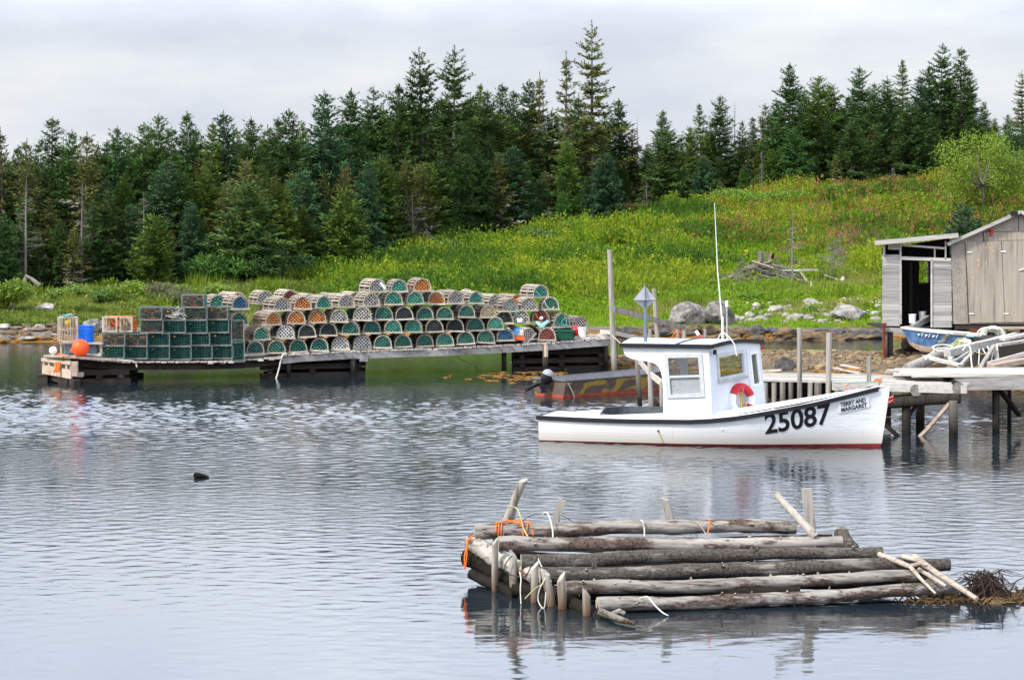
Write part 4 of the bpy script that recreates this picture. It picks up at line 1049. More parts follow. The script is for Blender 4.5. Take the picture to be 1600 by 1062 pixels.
for px, y, net, yaw, dy, lab in LB_:
    p = atd(px, y, wY(px) + dy); put_trap(p, R(yaw), net, lab, 'half-round wooden lobster traps')
HP = [(845, 465.5, T_, 26, 0, .55, 'half-round trap with green netting crowning the right hand heap'),
      (798, 487.5, Gy, 24, 0, .5, 'grey half-round trap with a turquoise rope, left in the upper row of the right heap'),
      (827, 486, Gy, 14, 0, .45, 'grey half-round trap showing a spiral net funnel in the middle of the right heap'),
      (860, 484.5, G, 5, 0, .45, 'green netted trap with a loose rope, right in the upper row of the heap'),
      (808, 480, O, 30, 0, 1.5, 'half-round trap with orange rope on top, behind the right hand heap'),
      (788, 506, K, 4, 0, .55, 'dark half-round trap cut off by the stack end, left in the lower heap row'),
      (814, 505.5, Gy, 4, 0, .5, 'half-round trap holding a white bait box in the lower row of the right heap'),
      (845, 504, Mn, 4, 0, .5, 'half-round trap with red rope and a white float in the lower row of the heap'),
      (878, 512, T_, 32, 0, .35, 'big battered half-round trap with turquoise rope sitting above the green tote'),
      (829, 531, Gy, 38, -38, .2, 'half-round trap with grey netting tipped onto its side on the deck'),
      (855, 532.5, Mn, -6, 0, .15, 'half-round trap with maroon netting on the deck beside the tipped one'),
      (905, 514, Gy, 25, 10, 1.3, 'dark half-round trap low behind the white bucket')]
for px, y, net, yaw, ro, dy, lab in HP:
    p = atd(px, y, wY(px) + dy); put_trap(p, R(yaw), net, lab, 'half-round wooden traps in the right heap', roll=R(ro), s=1.12 if 'big' in lab else 1.0)
# supports under the heap: a plank row of traps hidden behind the clutter
for px in (800, 830, 862, 885):
    p = atd(px, 529, wY(px) + 1.0); put_trap(p, R(4), K, 'dark half-round trap on the deck under the right heap, mostly hidden by clutter', 'buried traps of the right heap')

# ------------------------------------------------------------------ wire traps
M['wire'] = plain('green_coated_wire', (.035, .15, .125), .6, .3, 10)
M['wire_edge'] = plain('pale_trap_edge', (.20, .21, .19), .7, .75, 60)
M['wire_dark'] = plain('dark_inner_netting', (.012, .035, .033), .9, .6, 5, c2=(.018, .042, .04))  # near-black sheets: the cage interior's shade is put into the net colour
M['wire_red'] = plain('red_inner_netting', (.05, .035, .03), .9, .7, 6, c2=(.34, .085, .045))
WW, WH, WL = .67, .375, .95
def wire_meshes():
    d = {}; mb = MB(); e = .013
    xs, ys, zs = (-WW / 2, WW / 2), (0, WL), (0.012, WH)
    for x in xs:
        for z in zs: mb.beam((x, 0, z), (x, WL, z), e, e)
        for y in ys: mb.beam((x, y, zs[0]), (x, y, zs[1]), e * 1.5, e)
    for z in zs:
        for y in ys: mb.beam((xs[0], y, z), (xs[1], y, z), e * 1.4, e * 1.4)
    d['edge_frame'] = mb.mesh('edge_frame', M['wire_edge'])
    mb = MB(); t = .0045
    for x in np.arange(xs[0], xs[1], .048):
        mb.beam((x, 0, zs[0]), (x, 0, zs[1]), t, t); mb.beam((x, 0, zs[1]), (x, WL, zs[1]), t, t)
    for z in np.arange(zs[0], zs[1], .048):
        mb.beam((xs[0], 0, z), (xs[1], 0, z), t, t)
        for x in xs: mb.beam((x, 0, z), (x, WL, z), t, t)
    for y in np.arange(0, WL, .048):
        mb.beam((xs[0], y, zs[1]), (xs[1], y, zs[1]), t, t)
        for x in xs: mb.beam((x, y, zs[0]), (x, y, zs[1]), t, t)
    d['wire_mesh'] = mb.mesh('wire_mesh', M['wire'])
    mb = MB(); r_ = random.Random(4)
    for y0, w in ((.14, .0), (.5, 0)):
        nx_, nz_ = 10, 6; vs = []; fs = []
        for i in range(nx_ + 1):
            for j in range(nz_ + 1): vs.append((xs[0] + .02 + (WW - .04) * i / nx_, y0 + r_.uniform(-.06, .06), .02 + (WH - .035) * j / nz_))
        for i in range(nx_):
            for j in range(nz_):
                if r_.random() < .86: q = i * (nz_ + 1) + j; fs.append((q, q + nz_ + 1, q + nz_ + 2, q + 1))
        mb.add(vs, fs)
    mb.box((0, WL / 2, .02), (WW - .03, WL - .03, .012))
    d['parlour_net'] = mb.mesh('parlour_net', M['wire_dark'])
    mb = MB()
    for x in (-WW / 2 + .1, WW / 2 - .1): mb.beam((x, -.01, -.006), (x, WL + .01, -.006), .05, .022)
    mb.beam((-WW / 2, -.01, -.003), (WW / 2, -.01, -.003), .03, .02)
    d['runner'] = mb.mesh('runner', M['wire_edge'])
    mb = MB(); mb.rock((.12, .10, .17), (.06, .04, .09), 2, sub=1); mb.rock((-.15, .12, .1), (.05, .04, .05), 5, sub=1); d['bait_bag'] = mb.mesh('bait_bag', M['inner_teal'])
    return d
WM = wire_meshes()
wr_ = WM['parlour_net'].copy(); wr_.materials[0] = M['wire_red']; WM['parlour_red'] = wr_
wprot = {}
def put_wire(loc, yaw, red, label, group, rot=None):
    if red not in wprot:
        t = thing('wire_trap', None, 'wire trap', (0, 0, -50))
        for nme, key in (('edge_frame', 'edge_frame'), ('wire_mesh', 'wire_mesh'), ('parlour_net', 'parlour_red' if red else 'parlour_net'), ('runner', 'runner'), ('bait_bag', 'bait_bag')):
            o = bpy.data.objects.new(nme, WM[key]); COL.objects.link(o); o.parent = t
        wprot[red] = t; o = t
    else: o = copy_tree(wprot[red])
    o.location = loc; o.rotation_euler = rot or (0, 0, yaw)
    return tag(o, label, 'wire trap', group)
WR = [('bottom row', [(176, 560.5), (212, 561), (247, 561.5), (281, 562), (314, 561), (347, 560.5)], 0),
      ('second row', [(177, 541, 1), (212, 541.5, 1), (247, 541), (281, 541.5), (310, 540), (344, 540)], 0),
      ('third row', [(237, 520.5, 1), (272, 520.5), (306, 521), (340, 520)], 0),
      ('fourth row', [(235, 500.5, 1), (306, 500.5, 1), (338, 500, 1)], 0)]
for rn, row, _ in WR:
    for i, q in enumerate(row):
        px, y = q[:2]; red = len(q) > 2
        p = atd(px, y - .6, wY(px) + .12)
        put_wire(p, R(rng.uniform(-1, 3)), red, f'green wire trap{" with reddish netting" if red else ""}, {ORD[i]} from left in the wire {rn}', 'green wire lobster traps')
put_wire(atd(301, 480.5, wY(301) + .15), R(2), True, 'single green wire trap with reddish netting on top of the wire trap stack', 'green wire lobster traps')
for i, (y, dx, lab, red) in enumerate([(563.5, 0, 'lower green wire trap stood on end at the right side of the wire stack', 0), (533, -1, 'upper green wire trap with reddish netting stood on end at the right side', 1)]):
    p = atd(371 + dx, y, wY(371) - .05); p = p + Vector((.17, .0, .0))
    o = put_wire(p, 0, bool(red), lab, 'green wire lobster traps', rot=(0, R(-90), R(12)))
    o.location = p + Vector((.04, .02, .30))
# coil of cream rope on top, frames with orange rope, upright cage, barrel, buoys
mb = MB(); rr = random.Random(8); c0_ = atd(276, 499, wY(276) + .25)
for _ in range(16):
    pts = [c0_ + Vector((rr.gauss(0, .13), rr.gauss(0, .1), abs(rr.gauss(.08, .1)))) for _ in range(5)]; mb.tube(pts, .018, 5)
tag(mb.build('rope_heap', M['rope_white'], None, True, 'base'), 'tangled cream rope heaped between wire traps in the fourth row', 'rope')
put_wire(atd(270, 500.5, wY(270) + .16), R(2), True, 'green wire trap under the tangled cream rope in the fourth row', 'green wire lobster traps')
M['crate_wood'] = wood('pale_crate_wood', (.60, .50, .40), (.30, .20, .14), 'z')
def open_frame(px0, px1, ytop, ybot, lab):
    Y = wY(px0) + .35; w = (px1 - px0) * Y / F; p = atd((px0 + px1) / 2, ybot, Y); h = (ybot - ytop) * Y / F
    t = thing('slatted_crate', lab, 'crate', p, 0, 'open slatted crates')
    mb = MB()
    for x in (-w / 2, w / 2):
        for y in (0, .6): mb.beam((x, y, 0), (x, y, h), .05, .045)
        mb.beam((x, 0, h), (x, .6, h), .05, .04); mb.beam((x, 0, .02), (x, .6, .02), .05, .04)
    for y in (0, .6):
        for z in (.03, h - .0): mb.beam((-w / 2, y, z), (w / 2, y, z), .035, .05)
    mb.build('frame', M['crate_wood'], t)
    mb = MB()
    for x in np.linspace(-w / 2 + .08, w / 2 - .08, 4): mb.beam((x, .61, 0), (x, .61, h), .05, .012)
    for y in np.linspace(.1, .5, 3): mb.beam((-w / 2, y, 0), (-w / 2, y, h), .012, .05)
    mb.build('slat_side', M['crate_wood'], t)
    return t
open_frame(161, 182, 496, 519, 'pale open slatted crate nearest the blue barrel, on the wire traps')
open_frame(188, 206, 496, 519, 'pale open slatted crate with orange rope beside the taller wire traps')
mb = MB(); rr = random.Random(2)
for q, (px0, px1, y0, y1, n) in enumerate([(172, 178, 497, 512, 10), (182, 188, 495, 515, 16), (205, 215, 498, 517, 14), (165, 214, 494, 497, 14)]):
    for _ in range(n): mb.tube([atd(rr.uniform(px0, px1), rr.uniform(y0, y1), wY(180) + rr.uniform(.4, .8)) for _ in range(4)], .016, 5)
tag(mb.build('rope_heap', M['rope_orange'], None, True, 'base'), 'heap of orange rope stuffed in and over the slatted crates', 'rope')
# upright lath cage
Y = wY(100) + .5; pcg = atd(103, 534, Y); t = thing('upright_cage', 'tall pale lath cage standing on end with yellow float inside', 'trap', pcg)
hh = (534 - 496) * Y / F; mb = MB()
for a in np.linspace(0, 2 * math.pi, 22, endpoint=False): x, y = math.cos(a) * .29, .3 + math.sin(a) * .28; mb.beam((x, y, 0), (x, y, hh), .03, .014, roll=a)
mb.build('lath_cover', M['crate_wood'], t)
mb = MB()
for z in (.02, hh / 2, hh): mb.tube([(math.cos(a) * .275, .3 + math.sin(a) * .265, z) for a in np.linspace(0, 2 * math.pi, 19)], .016, 6, cap=False)
mb.build('hoop', M['crate_wood'], t)
M['yellow_pl'] = plain('yellow_float_foam', (.55, .38, .03), .6, .2, 6); mb = MB(); mb.rock((.02, .3, hh * .74), (.11, .1, .13), 6, rough=.1); mb.build('float', M['yellow_pl'], t, smooth=True)
mb = MB(); [mb.tube([(rng.gauss(0, .13), .3 + rng.gauss(0, .1), hh + abs(rng.gauss(0, .03)) + .02) for _ in range(5)], .016, 5) for _ in range(6)]
o = mb.build('rope_heap', M['rope_teal'], None, True); o.location = pcg; tag(o, 'turquoise rope coiled on top of the tall lath cage', 'rope')
# bench with bins beneath
pbn = atd(127, 553, wY(127) + .5); Y = pbn.y; t = thing('plank_bench', 'pale plank bench with a clear bin under it holding the blue barrel', 'bench', pbn)
hb = (553 - 535.5) * Y / F; mb = MB(); mb.box((0, .3, hb - .02), (1.3, .8, .045)); mb.build('plank_top', M['plank_pale'], t)
for x in (-.6, .6): mb = MB(); mb.beam((x, 0, 0), (x, 0, hb - .045), .05, .05); mb.beam((x, .6, 0), (x, .6, hb - .045), .05, .05); mb.build('leg', M['crate_wood'], t)
M['clear_bin'] = plain('cloudy_blue_bin', (.20, .30, .34), .4, .3, 9); M['blue_pl'] = plain('blue_plastic', (.012, .16, .72), .4, .1, 6)
bn_ = thing('fish_bin', 'cloudy blue plastic bin tucked under the plank bench', 'bin', pbn + Vector((-.05, .15, 0)))
mb = MB(); mb.box((0, .2, .01), (.95, .45, .02))
for (x, y, w, d_) in ((-.47, .2, .02, .45), (.47, .2, .02, .45)): mb.box((x, y, .15), (w, d_, .28))
for y in (-.02, .42): mb.box((0, y, .15), (.92, .02, .28))
mb.build('bin_wall', M['clear_bin'], bn_); mb = MB(); mb.tube([(-.48, -.04, .3), (.48, -.04, .3), (.48, .44, .3), (-.48, .44, .3), (-.48, -.04, .3)], .018, 6); mb.build('rim', M['white_pl'], bn_)
mb = MB(); mb.box((.1, -.034, .17), (.16, .008, .1)); mb.build('sticker', M['blue_pl'], bn_)
pbr = atd(132.5, 535, Y + .4); t = thing('barrel', 'bright blue plastic barrel cut short, standing on the plank bench', 'barrel', pbr)
hb2 = (535 - 508.5) * (Y + .4) / F; prof = [(0, .26), (.03, .275), (hb2 * .36, .278), (hb2 * .40, .268), (hb2 * .44, .278), (hb2 * .8, .278), (hb2 * .86, .272), (hb2 - .02, .27), (hb2, .255)]
mb = MB(); mb.tube([(0, 0, z) for z, _ in prof], .27, 28, rad=[r for _, r in prof]); mb.build('drum', M['blue_pl'], t, smooth=False)
mb = MB(); mb.tube([(math.cos(a) * .262, math.sin(a) * .262, hb2) for a in np.linspace(0, 2 * math.pi, 29)], .012, 6, cap=False); mb.build('rim', M['blue_pl'], t)
def sphere(mb, c_, r, nu=20, nv=12):
    pts = [(c_[0], c_[1], c_[2] - r * math.cos(math.pi * k / nv)) for k in range(nv + 1)]
    mb.tube(pts, r, nu, rad=[max(.001, r * math.sin(math.pi * k / nv)) for k in range(nv + 1)])
M['buoy'] = plain('orange_buoy', (.80, .10, .02), .45, .12, 5)
pbo = atd(126, 557.5, wY(126) + .15); t = thing('buoy', 'large round orange buoy resting on the wharf in front of the bench', 'buoy', pbo)
mb = MB(); sphere(mb, (0, 0, .265), .265); mb.build('ball', M['buoy'], t, smooth=True); mb = MB(); mb.tube([(-.2, -.02, .2), (-.3, -.03, .18)], .05, 8, rad=[.07, .035]); mb.build('eye', M['buoy'], t)
pbo = atd(83, 556, wY(90) + .3); t = thing('buoy', 'small white buoy at the outer end of the trap wharf', 'buoy', pbo)
mb = MB(); sphere(mb, (0, 0, .16), .12); mb.build('ball', M['white_pl'], t, smooth=True); mb = MB(); mb.tube([(0, 0, 0), (0, 0, .06)], .05, 8); mb.build('base', M['rope_white'], t)
rope('rope', 'pale orange rope scattered along the outer wharf edge', [atd(84, 554, 68.3), atd(95, 553, 68.1), atd(104, 556, 67.9), (atd(96, 555.5, 68)), atd(112, 557.5, 67.9), atd(140, 560, 68.1), atd(172, 561, 68.5)], .03, 'rope_orange')

# ------------------------------------------------------------------ clutter at the heap
M['tote'] = plain('green_plastic_tote', (.012, .10, .055), .5, .15, 6)
pt = atd(883, 529.5, wY(883) + .1); t = thing('fish_tote', 'dark green plastic tote on the wharf under the big trap', 'tote', pt)
mb = MB(); mb.add([(-.25, -.02, 0), (.25, -.02, 0), (.25, .42, 0), (-.25, .42, 0), (-.29, -.05, .27), (.29, -.05, .27), (.29, .45, .27), (-.29, .45, .27)], [(3, 2, 1, 0), (0, 1, 5, 4), (1, 2, 6, 5), (2, 3, 7, 6), (3, 0, 4, 7)])
for x in (-.18, -.06, .06, .18): mb.beam((x, -.035, 0), (x * 1.1, -.06, .24), .025, .02)
mb.build('body', M['tote'], t); mb = MB()
mb.box((0, -.06, .27), (.64, .045, .06)); mb.box((0, .46, .27), (.64, .045, .06)); mb.box((-.30, .2, .272), (.045, .475, .056)); mb.box((.30, .2, .272), (.045, .475, .056)); mb.build('rim', M['tote'], t)
pk = atd(909, 526.5, wY(909) + .35); t = thing('bucket', 'white plastic bucket on the wharf between the tote and the tall post', 'bucket', pk)
mb = MB(); mb.tube([(0, 0, .01), (0, 0, .30)], .13, 20, rad=[.12, .14]); mb.build('pail', M['white_pl'], t, smooth=False); mb = MB(); mb.tube([(0, 0, .29), (0, 0, .315)], .15, 20); mb.build('lid', M['white_pl'], t)
mb = MB(); mb.box((0, -.05, .0), (.5, .35, .05)); o = mb.build('loose_board', M['plank_pale'], None); o.location = pk + Vector((0, 0, -.03)); tag(o, 'short pale board lying under the white bucket', 'board')
mb = MB(); sphere(mb, (0, 0, .17), .17); o = mb.build('float_ball', M['red'], None, True); o.location = atd(899, 525, wY(899) + .5); tag(o, 'dark red net float between the tote and the white bucket', 'float')
M['net_teal_pale'] = plain('pale_turquoise_net', (.35, .68, .62), .9, .2, 20)
mb = MB(); rr = random.Random(6)
for _ in range(22):
    x0 = rr.uniform(839, 856); mb.tube([atd(838 + rr.uniform(-1, 2), 503 + rr.uniform(-1, 2), wY(845) + .3), atd(846 + rr.uniform(-3, 3), 510 + rr.uniform(-3, 2), wY(845) + .22), atd(856 + rr.uniform(-2, 2), 502 + rr.uniform(-2, 3), wY(845) + .3)], .02, 5)
tag(mb.build('net_bundle', M['net_teal_pale'], None, True, 'base'), 'pale turquoise netting draped in a curve over the right heap', 'net')
mb = MB(); mb.rock(atd(810, 517, wY(810) + .45), (.14, .12, .12), 3); tag(mb.build('tarp_bundle', M['blue_pl'], None, True, 'base'), 'small blue bundle stuffed among the traps of the right heap', 'bundle')
mb = MB(); mb.box((0, 0, .09), (.34, .25, .18)); o = mb.build('tackle_box', M['net_blue'], None, origin=None); o.location = atd(808, 526, wY(808) + .4); tag(o, 'muted blue box under the blue bundle in the right heap', 'box')
mb = MB(); mb.rock(atd(791, 515, wY(791) + .4), (.12, .1, .09), 7); tag(mb.build('float_bundle', M['white_pl'], None, True, 'base'), 'white float lying at the left foot of the right heap', 'float')
mb = MB(); mb.box((0, 0, .06), (.34, .25, .11), jit=.01); o = mb.build('orange_box', M['buoy'], None); o.location = atd(811, 531, wY(811) + .15); tag(o, 'flat orange box on the deck left of the tipped trap', 'box')
mb = MB(); mb.box((0, 0, .09), (.12, .1, .18)); o = mb.build('bait_jug', M['white_pl'], None); o.location = atd(816, 524, wY(816) + .2); tag(o, 'small white jug beside the tipped trap', 'jug')
mb = MB(); mb.box((0, 0, .06), (.17, .03, .12)); o = mb.build('bait_box', M['white_pl'], None); o.location = atd(812, 503, wY(812) + .42); tag(o, 'white bait box hung at the mouth of a heap trap', 'box')
mb = MB(); sphere(mb, (0, 0, .06), .06); o = mb.build('net_float', M['white_pl'], None, True); o.location = atd(846, 500, wY(845) + .42); tag(o, 'small white float at the mouth of the red roped trap', 'float')
mb = MB(); mb.box((0, 0, 0), (.07, .04, .24), ry=R(-38)); o = mb.build('bait_tube', M['white_pl'], None); o.location = atd(598, 446, wY(598) - .0) ; tag(o, 'white bait tube tied on the left trap of the topmost row', 'tube')
for lab, mt, pts in [('turquoise rope tied across the upper left trap of the heap', 'rope_teal', [(793, 472), (798, 480), (806, 486), (806, 491)]), ('turquoise rope wound on the big battered trap', 'rope_teal', [(868, 500), (872, 506), (884, 508), (884, 497), (877, 504), (886, 510)]), ('turquoise rope hanging from the topmost heap trap', 'rope_teal', [(838, 455), (843, 461), (847, 465)]),
                     ('loose white rope across the right trap in the upper heap row', 'rope_white', [(851, 470), (854, 478), (861, 483), (866, 479)]), ('red rope across the mouth of a lower heap trap', 'rope_orange', [(837, 490), (840, 496), (844, 500)]), ('orange rope thrown over the trap behind the heap', 'rope_orange', [(801, 464), (805, 467), (809, 471), (812, 468)])]:
    rope('rope', lab, [atd(x, y, wY(x) + .33) for x, y in pts], .018, mt)
# ------------------------------------------------------------------ right wharf
DZ = 1.15
rw = thing('low_wharf', 'low bleached plank wharf on log piles behind the bow of the white boat', 'wharf', Vector((11.0, 52.5, 0)))
def fy(px): return 52.75 - (px - 1190) * 1.35 / 310     # depth of the wharf's front face
def fx(px): return (px - 800) * fy(px) / F
mb = MB(); rr = random.Random(11)
x0, x1 = fx(1185), fx(1478)
for k in range(11):                      # long boards running along the wharf
    y = fy(1330) + .05 + k * .235
    a = Vector((x0 + rr.uniform(-.2, .25), y + .62, DZ + rr.uniform(-.012, .012))); b_ = Vector((x1 + rr.uniform(-.3, .6) + k * .12, y - .62, DZ + rr.uniform(-.012, .012)))
    mb.beam(a, b_, .215, .045)
mb.under(rw, 'deck', M['plank_pale'])
mb = MB()
for k in range(9):
    y = 52.2 + k * .30
    mb.beam(Vector((x1 - .75 + rr.uniform(-.2, .2), y, DZ + .14 + rr.uniform(-.015, .015))), Vector((14.8, y - .5, DZ + .20 + rr.uniform(-.015, .015))), .275, .05)
mb.under(rw, 'deck', M['plank_pale'])
mb = MB(); mb.beam((fx(1300), fy(1300) - .07, DZ - .09), (fx(1510), fy(1510) - .07, DZ - .09), .13, .19, seg=6, wob=.008); mb.under(rw, 'front_beam', M['plank'])
mb = MB(); mb.beam((fx(1500), 52.1, DZ - .02), (14.9, 51.5, DZ + .08), .16, .3, seg=5, wob=.01); mb.under(rw, 'side_beam', M['beam_grey'])
mb = MB(); mb.beam((fx(1190), fy(1190) + .25, DZ - .1), (fx(1500), fy(1500) + .3, DZ - .1), .2, .18); mb.under(rw, 'inner_beam', M['beam_dark'])
M['log_end2'] = plain('grey_log_end', (.20, .19, .17), .9, .4, 14)
for px, py in ((1432, 610), (1498, 606)):
    p = atd(px, py, fy(px) - .15); mb = MB(); mb.tube([p, p + Vector((.1, 3.2, 0))], .135, 14, wob=.05, capmi=1); mb.under(rw, 'log_bearer', [M['log_wet_or_shade'], M['log_end2']])
mb = MB(); mb.tube([atd(1386, 629, fy(1386) + .1), atd(1440, 624, fy(1440)), atd(1500, 620, fy(1500) - .05)], .15, 12, wob=.1, seed=4); mb.under(rw, 'cross_log', M['post_dark'], smooth=True)
mb = MB(); mb.tube([atd(1196, 630, fy(1196) + .35), atd(1330, 626, fy(1330) + .3)], .11, 10, wob=.08); mb.tube([atd(1196, 612, fy(1196) + .45), atd(1330, 612, fy(1330) + .4)], .11, 10, wob=.08); mb.under(rw, 'cross_log', M['post_dark'], smooth=True)
mb = MB()
for k in range(4): mb.beam((fx(1192), fy(1192) + .75, .2 + k * .25), (fx(1400), fy(1400) + .75, .2 + k * .25), .2, .22)
mb.under(rw, 'crib_wall', M['beam_dark'])
for px, yt, w in [(1196, 598, .10), (1209.5, 598, .10), (1223, 597, .12), (1235.5, 597, .10), (1266, 597, .11), (1278, 598, .14), (1308, 598, .13)]:
    a = atd(px, yt, fy(px) - .05); mb = MB(); mb.tube([a, a - Vector((0, 0, .6)), Vector((a.x + rr.uniform(-.03, .03), a.y, -.5))], w * .55, 9, wob=.08, seed=int(px)); mb.under(rw, 'fender_post', M[rr.choice(['post', 'post_tide', 'post_tide'])], smooth=True)
for px, yt, w, ln in [(1249, 512, .105, -1), (1295.5, 520, .115, 2), (1358, 556, .09, 1)]:
    a = atd(px, yt, fy(px) - .02); b_ = atd(px - ln * 1.0, 640, fy(px) - .02); b_.z = -.5; mb = MB(); mb.tube([a, a.lerp(b_, .5), b_], w * .56, 10, wob=.05, seed=int(px)); mb.under(rw, 'tall_post', M['post'], smooth=True)
for px, yt, Y, r, mt in [(1416, 628, 51.9, .105, 'post_dark'), (1438, 628, 52.9, .10, 'post_tide'), (1489.5, 626, 50.9, .10, 'post_tide'), (1556, 606, 52.4, .085, 'post_dark'), (1577, 606, 54.5, .05, 'post_dark')]:
    a = atd(px, yt, Y); mb = MB(); mb.tube([a, (a.x, a.y, -.6)], r, 10, wob=.06, seed=int(px)); mb.under(rw, 'pile', M[mt], smooth=True)
for p0, p1, w, mt in [((1484, 630, 51.2), (1432, 688, 51.6), .11, 'beam_rust'), ((1384, 664, 51.6), (1412, 690, 51.4), .13, 'post_dark'), ((1404, 684, 51.4), (1436, 688, 51.5), .12, 'post_dark'), ((1559, 606, 52.3), (1592, 648, 53.0), .11, 'beam_dark'), ((1434, 628, 52), (1420, 650, 52), .1, 'post_dark')]:
    mb = MB(); mb.beam(atd(*p0), atd(*p1), w, .07, seg=3, wob=.01); mb.under(rw, 'brace', M[mt])
rope('rope', 'orange rope looped over the low wharf edge behind the bow', [atd(1329, 598, 51.9), atd(1325, 600, 51.85), atd(1322, 606, 51.8), atd(1321, 618, 51.8), atd(1322, 640, 51.8)], .016, 'rope_orange')
rope('rope', 'small heap of orange rope on the low wharf deck', [atz(1366, 595, DZ + .04), atz(1370, 592, DZ + .05), atz(1376, 594, DZ + .05), atz(1372, 596, DZ + .04), atz(1367, 593, DZ + .06), atz(1378, 592, DZ + .04)], .02, 'rope_orange')
rope('rope', 'turquoise rope lying along the low wharf edge', [atz(1300, 597, DZ + .04), atz(1330, 598, DZ + .04), atz(1360, 597, DZ + .04), atz(1372, 598, DZ + .04), atd(1373, 606, 51.45)], .013, 'rope_teal')
# loose weathered boards on the beach behind
def board(label, a, b_, w=.16, h=.04, mat='plank_pale'):
    mb = MB(); mb.beam(a, b_, w, h, seg=2, wob=.006); return tag(mb.build('loose_board', M[mat], None, False, 'base'), label, 'board')
board('pale board lying on the beach just right of the wheelhouse', ground(1192, 583) + Vector((0, 0, .05)), ground(1221, 583) + Vector((0, 0, .08)), .15, .06)
board('longer of two pale boards side by side behind the tall posts', ground(1304, 579) + Vector((0, 0, .06)), ground(1345, 587) + Vector((0, 0, .06)))
board('shorter of two pale boards side by side behind the tall posts', ground(1315, 574) + Vector((0, 0, .06)), ground(1344, 581) + Vector((0, 0, .06)))
board('long brown board along the back of the low wharf', atd(1384, 581, 56.2), atd(1470, 579, 56.4), .15, .07, 'beam_rust')
board('grey board along the back of the low wharf by the fallen pole', atd(1462, 578, 56.0), atd(1522, 577, 56.2), .15, .06, 'plank')

# ------------------------------------------------------------------ mooring posts and the gangway behind the boat
def lone_post(label, top, bot, r, mat='post', deep=.8, name='post'):
    mb = MB(); a, b_ = Vector(top), Vector(bot); d = (b_ - a).normalized(); mb.tube([a, a.lerp(b_, .4), b_, b_ + d * deep], r, 10, wob=.06, rad=[r * .85, r * .95, r, r], seed=len(label))
    return tag(mb.build(name, M[mat], None, True, 'base'), label, 'post')
lone_post('tall slightly leaning grey post at the shore end of the trap wharf', atd(952.4, 390, 74.4), atd(959.6, 576, 74.3), .09)
lone_post('grey gangway post behind the radar reflector', atd(1022, 451, 77.6), atd(1028, 545, 77.6), .085, deep=.6)
lone_post('short grey post where the gangway handrail ends', atd(1069, 507, 79), atd(1069, 545, 79), .08, deep=.6)
lone_post('short stub post left of the gangway post', atd(1015.5, 514, 77.2), atd(1016, 545, 77.2), .08, deep=.6)
lone_post('short stub post between the gangway and the boat roof', atd(1059, 515, 77), atd(1059, 545, 77), .06, deep=.6)
lone_post('short stub post right of the red flare tube', atd(1102, 514, 77), atd(1102, 545, 77), .06, deep=.6)
lone_post('brown pole standing in the water under the wheelhouse overhang', atd(995, 560, 60), atd(1000, 632, 60), .065, 'post_tide')
lone_post('grey knobby pole just behind the cockpit under the overhang', atd(1015, 564, 57), atd(1018, 648, 57), .065, 'post')
lone_post('thin pale pole close against the aft edge of the wheelhouse', atd(1033, 596, 56.5), atd(1034.5, 650, 56.5), .05, 'post')
for i, px in enumerate((1021.5, 1026, 1030)): lone_post(f'{["left", "middle", "right"][i]} one of three short stakes just above the cockpit', atd(px, 622 + 3 * i, 57.5), atd(px, 646, 57.5), .04, 'post_tide')
def stick(name, label, a, b_, w, h, mat, cat): mb = MB(); mb.beam(a, b_, w, h, seg=2, wob=.004); return tag(mb.build(name, M[mat], None, False, 'base'), label, cat)
stick('handrail', 'grey gangway handrail sloping down to the right behind the reflector', atd(960, 483, 74.6), atd(1069, 512, 78.8), .06, .17, 'post', 'handrail')
stick('gangway', 'thick bleached gangway plank sloping off the trap wharf', atd(948, 519, 74.8), atd(1034, 538, 76.2), .7, .14, 'plank_pale', 'gangway')
stick('brace_board', 'white board slanting between two poles under the overhang', atd(998, 563, 58), atd(1017, 585, 57.5), .05, .11, 'plank_pale', 'board')
stick('brace_board', 'white board running down to the right under the overhang', atd(1015, 584, 57), atd(1034, 598, 56.6), .05, .14, 'plank_pale', 'board')
rope('rope', 'orange rope bunched on the end post of the gangway', [atd(1060, 510, 78.6), atd(1064, 515, 78.6), atd(1061, 519, 78.6), atd(1066, 522, 78.5), atd(1059, 514, 78.5), atd(1052, 524, 78.3), atd(1046, 530, 78)], .02, 'rope_orange')
rope('rope', 'thin white line from the tall leaning post towards the boat', [atd(956, 524, 74.1), atd(965, 532, 70), atd(974, 540, 64)], .014, 'rope_white')

# ------------------------------------------------------------------ camouflaged skiff with tilted outboard
sk_o = atz(858, 619.5, 0); SA = R(42)
skiff = thing('skiff', 'grey brown open skiff with yellow camouflage smears and red bottom', 'boat', sk_o, SA)
LS, WB, WT = 4.6, .52, .68
def sx_(u): return (1.0 if u < 2.6 else math.sqrt(max(0, 1 - ((u - 2.6) / 2.02) ** 2)))
def sg(u): return .46 + .012 * u + .02 * max(0, u - 2.4) ** 2
def sk(u, t, side): return Vector((u + .06 * t * (u > 4), side * (WB + (WT - WB) * t) * sx_(u), -.12 + (sg(u) + .12) * t))
M['camo'], N, L, b = newmat('camouflage_skiff_paint')
n1 = mk_noise(N, L, mk_map(N, L, (1.0, 1.0, 1.6)), 1.15, 2, .4, 1.6); r1 = mk_ramp(N, L, n1.outputs['Fac'], [(.53, (0, 0, 0)), (.57, (1, 1, 1))])
n2 = mk_noise(N, L, mk_map(N, L, (1, 1, 1)), 5, 5); r2 = mk_ramp(N, L, n2.outputs['Fac'], [(.3, (.085, .055, .042)), (.7, (.135, .092, .070))])
mixn = N.new('ShaderNodeMixRGB'); L.new(r1.outputs[0], mixn.inputs[0]); L.new(r2.outputs[0], mixn.inputs[1]); mixn.inputs[2].default_value = (.32, .20, .03, 1); L.new(mixn.outputs[0], b.inputs['Base Color']); b.inputs['Roughness'].default_value = .6
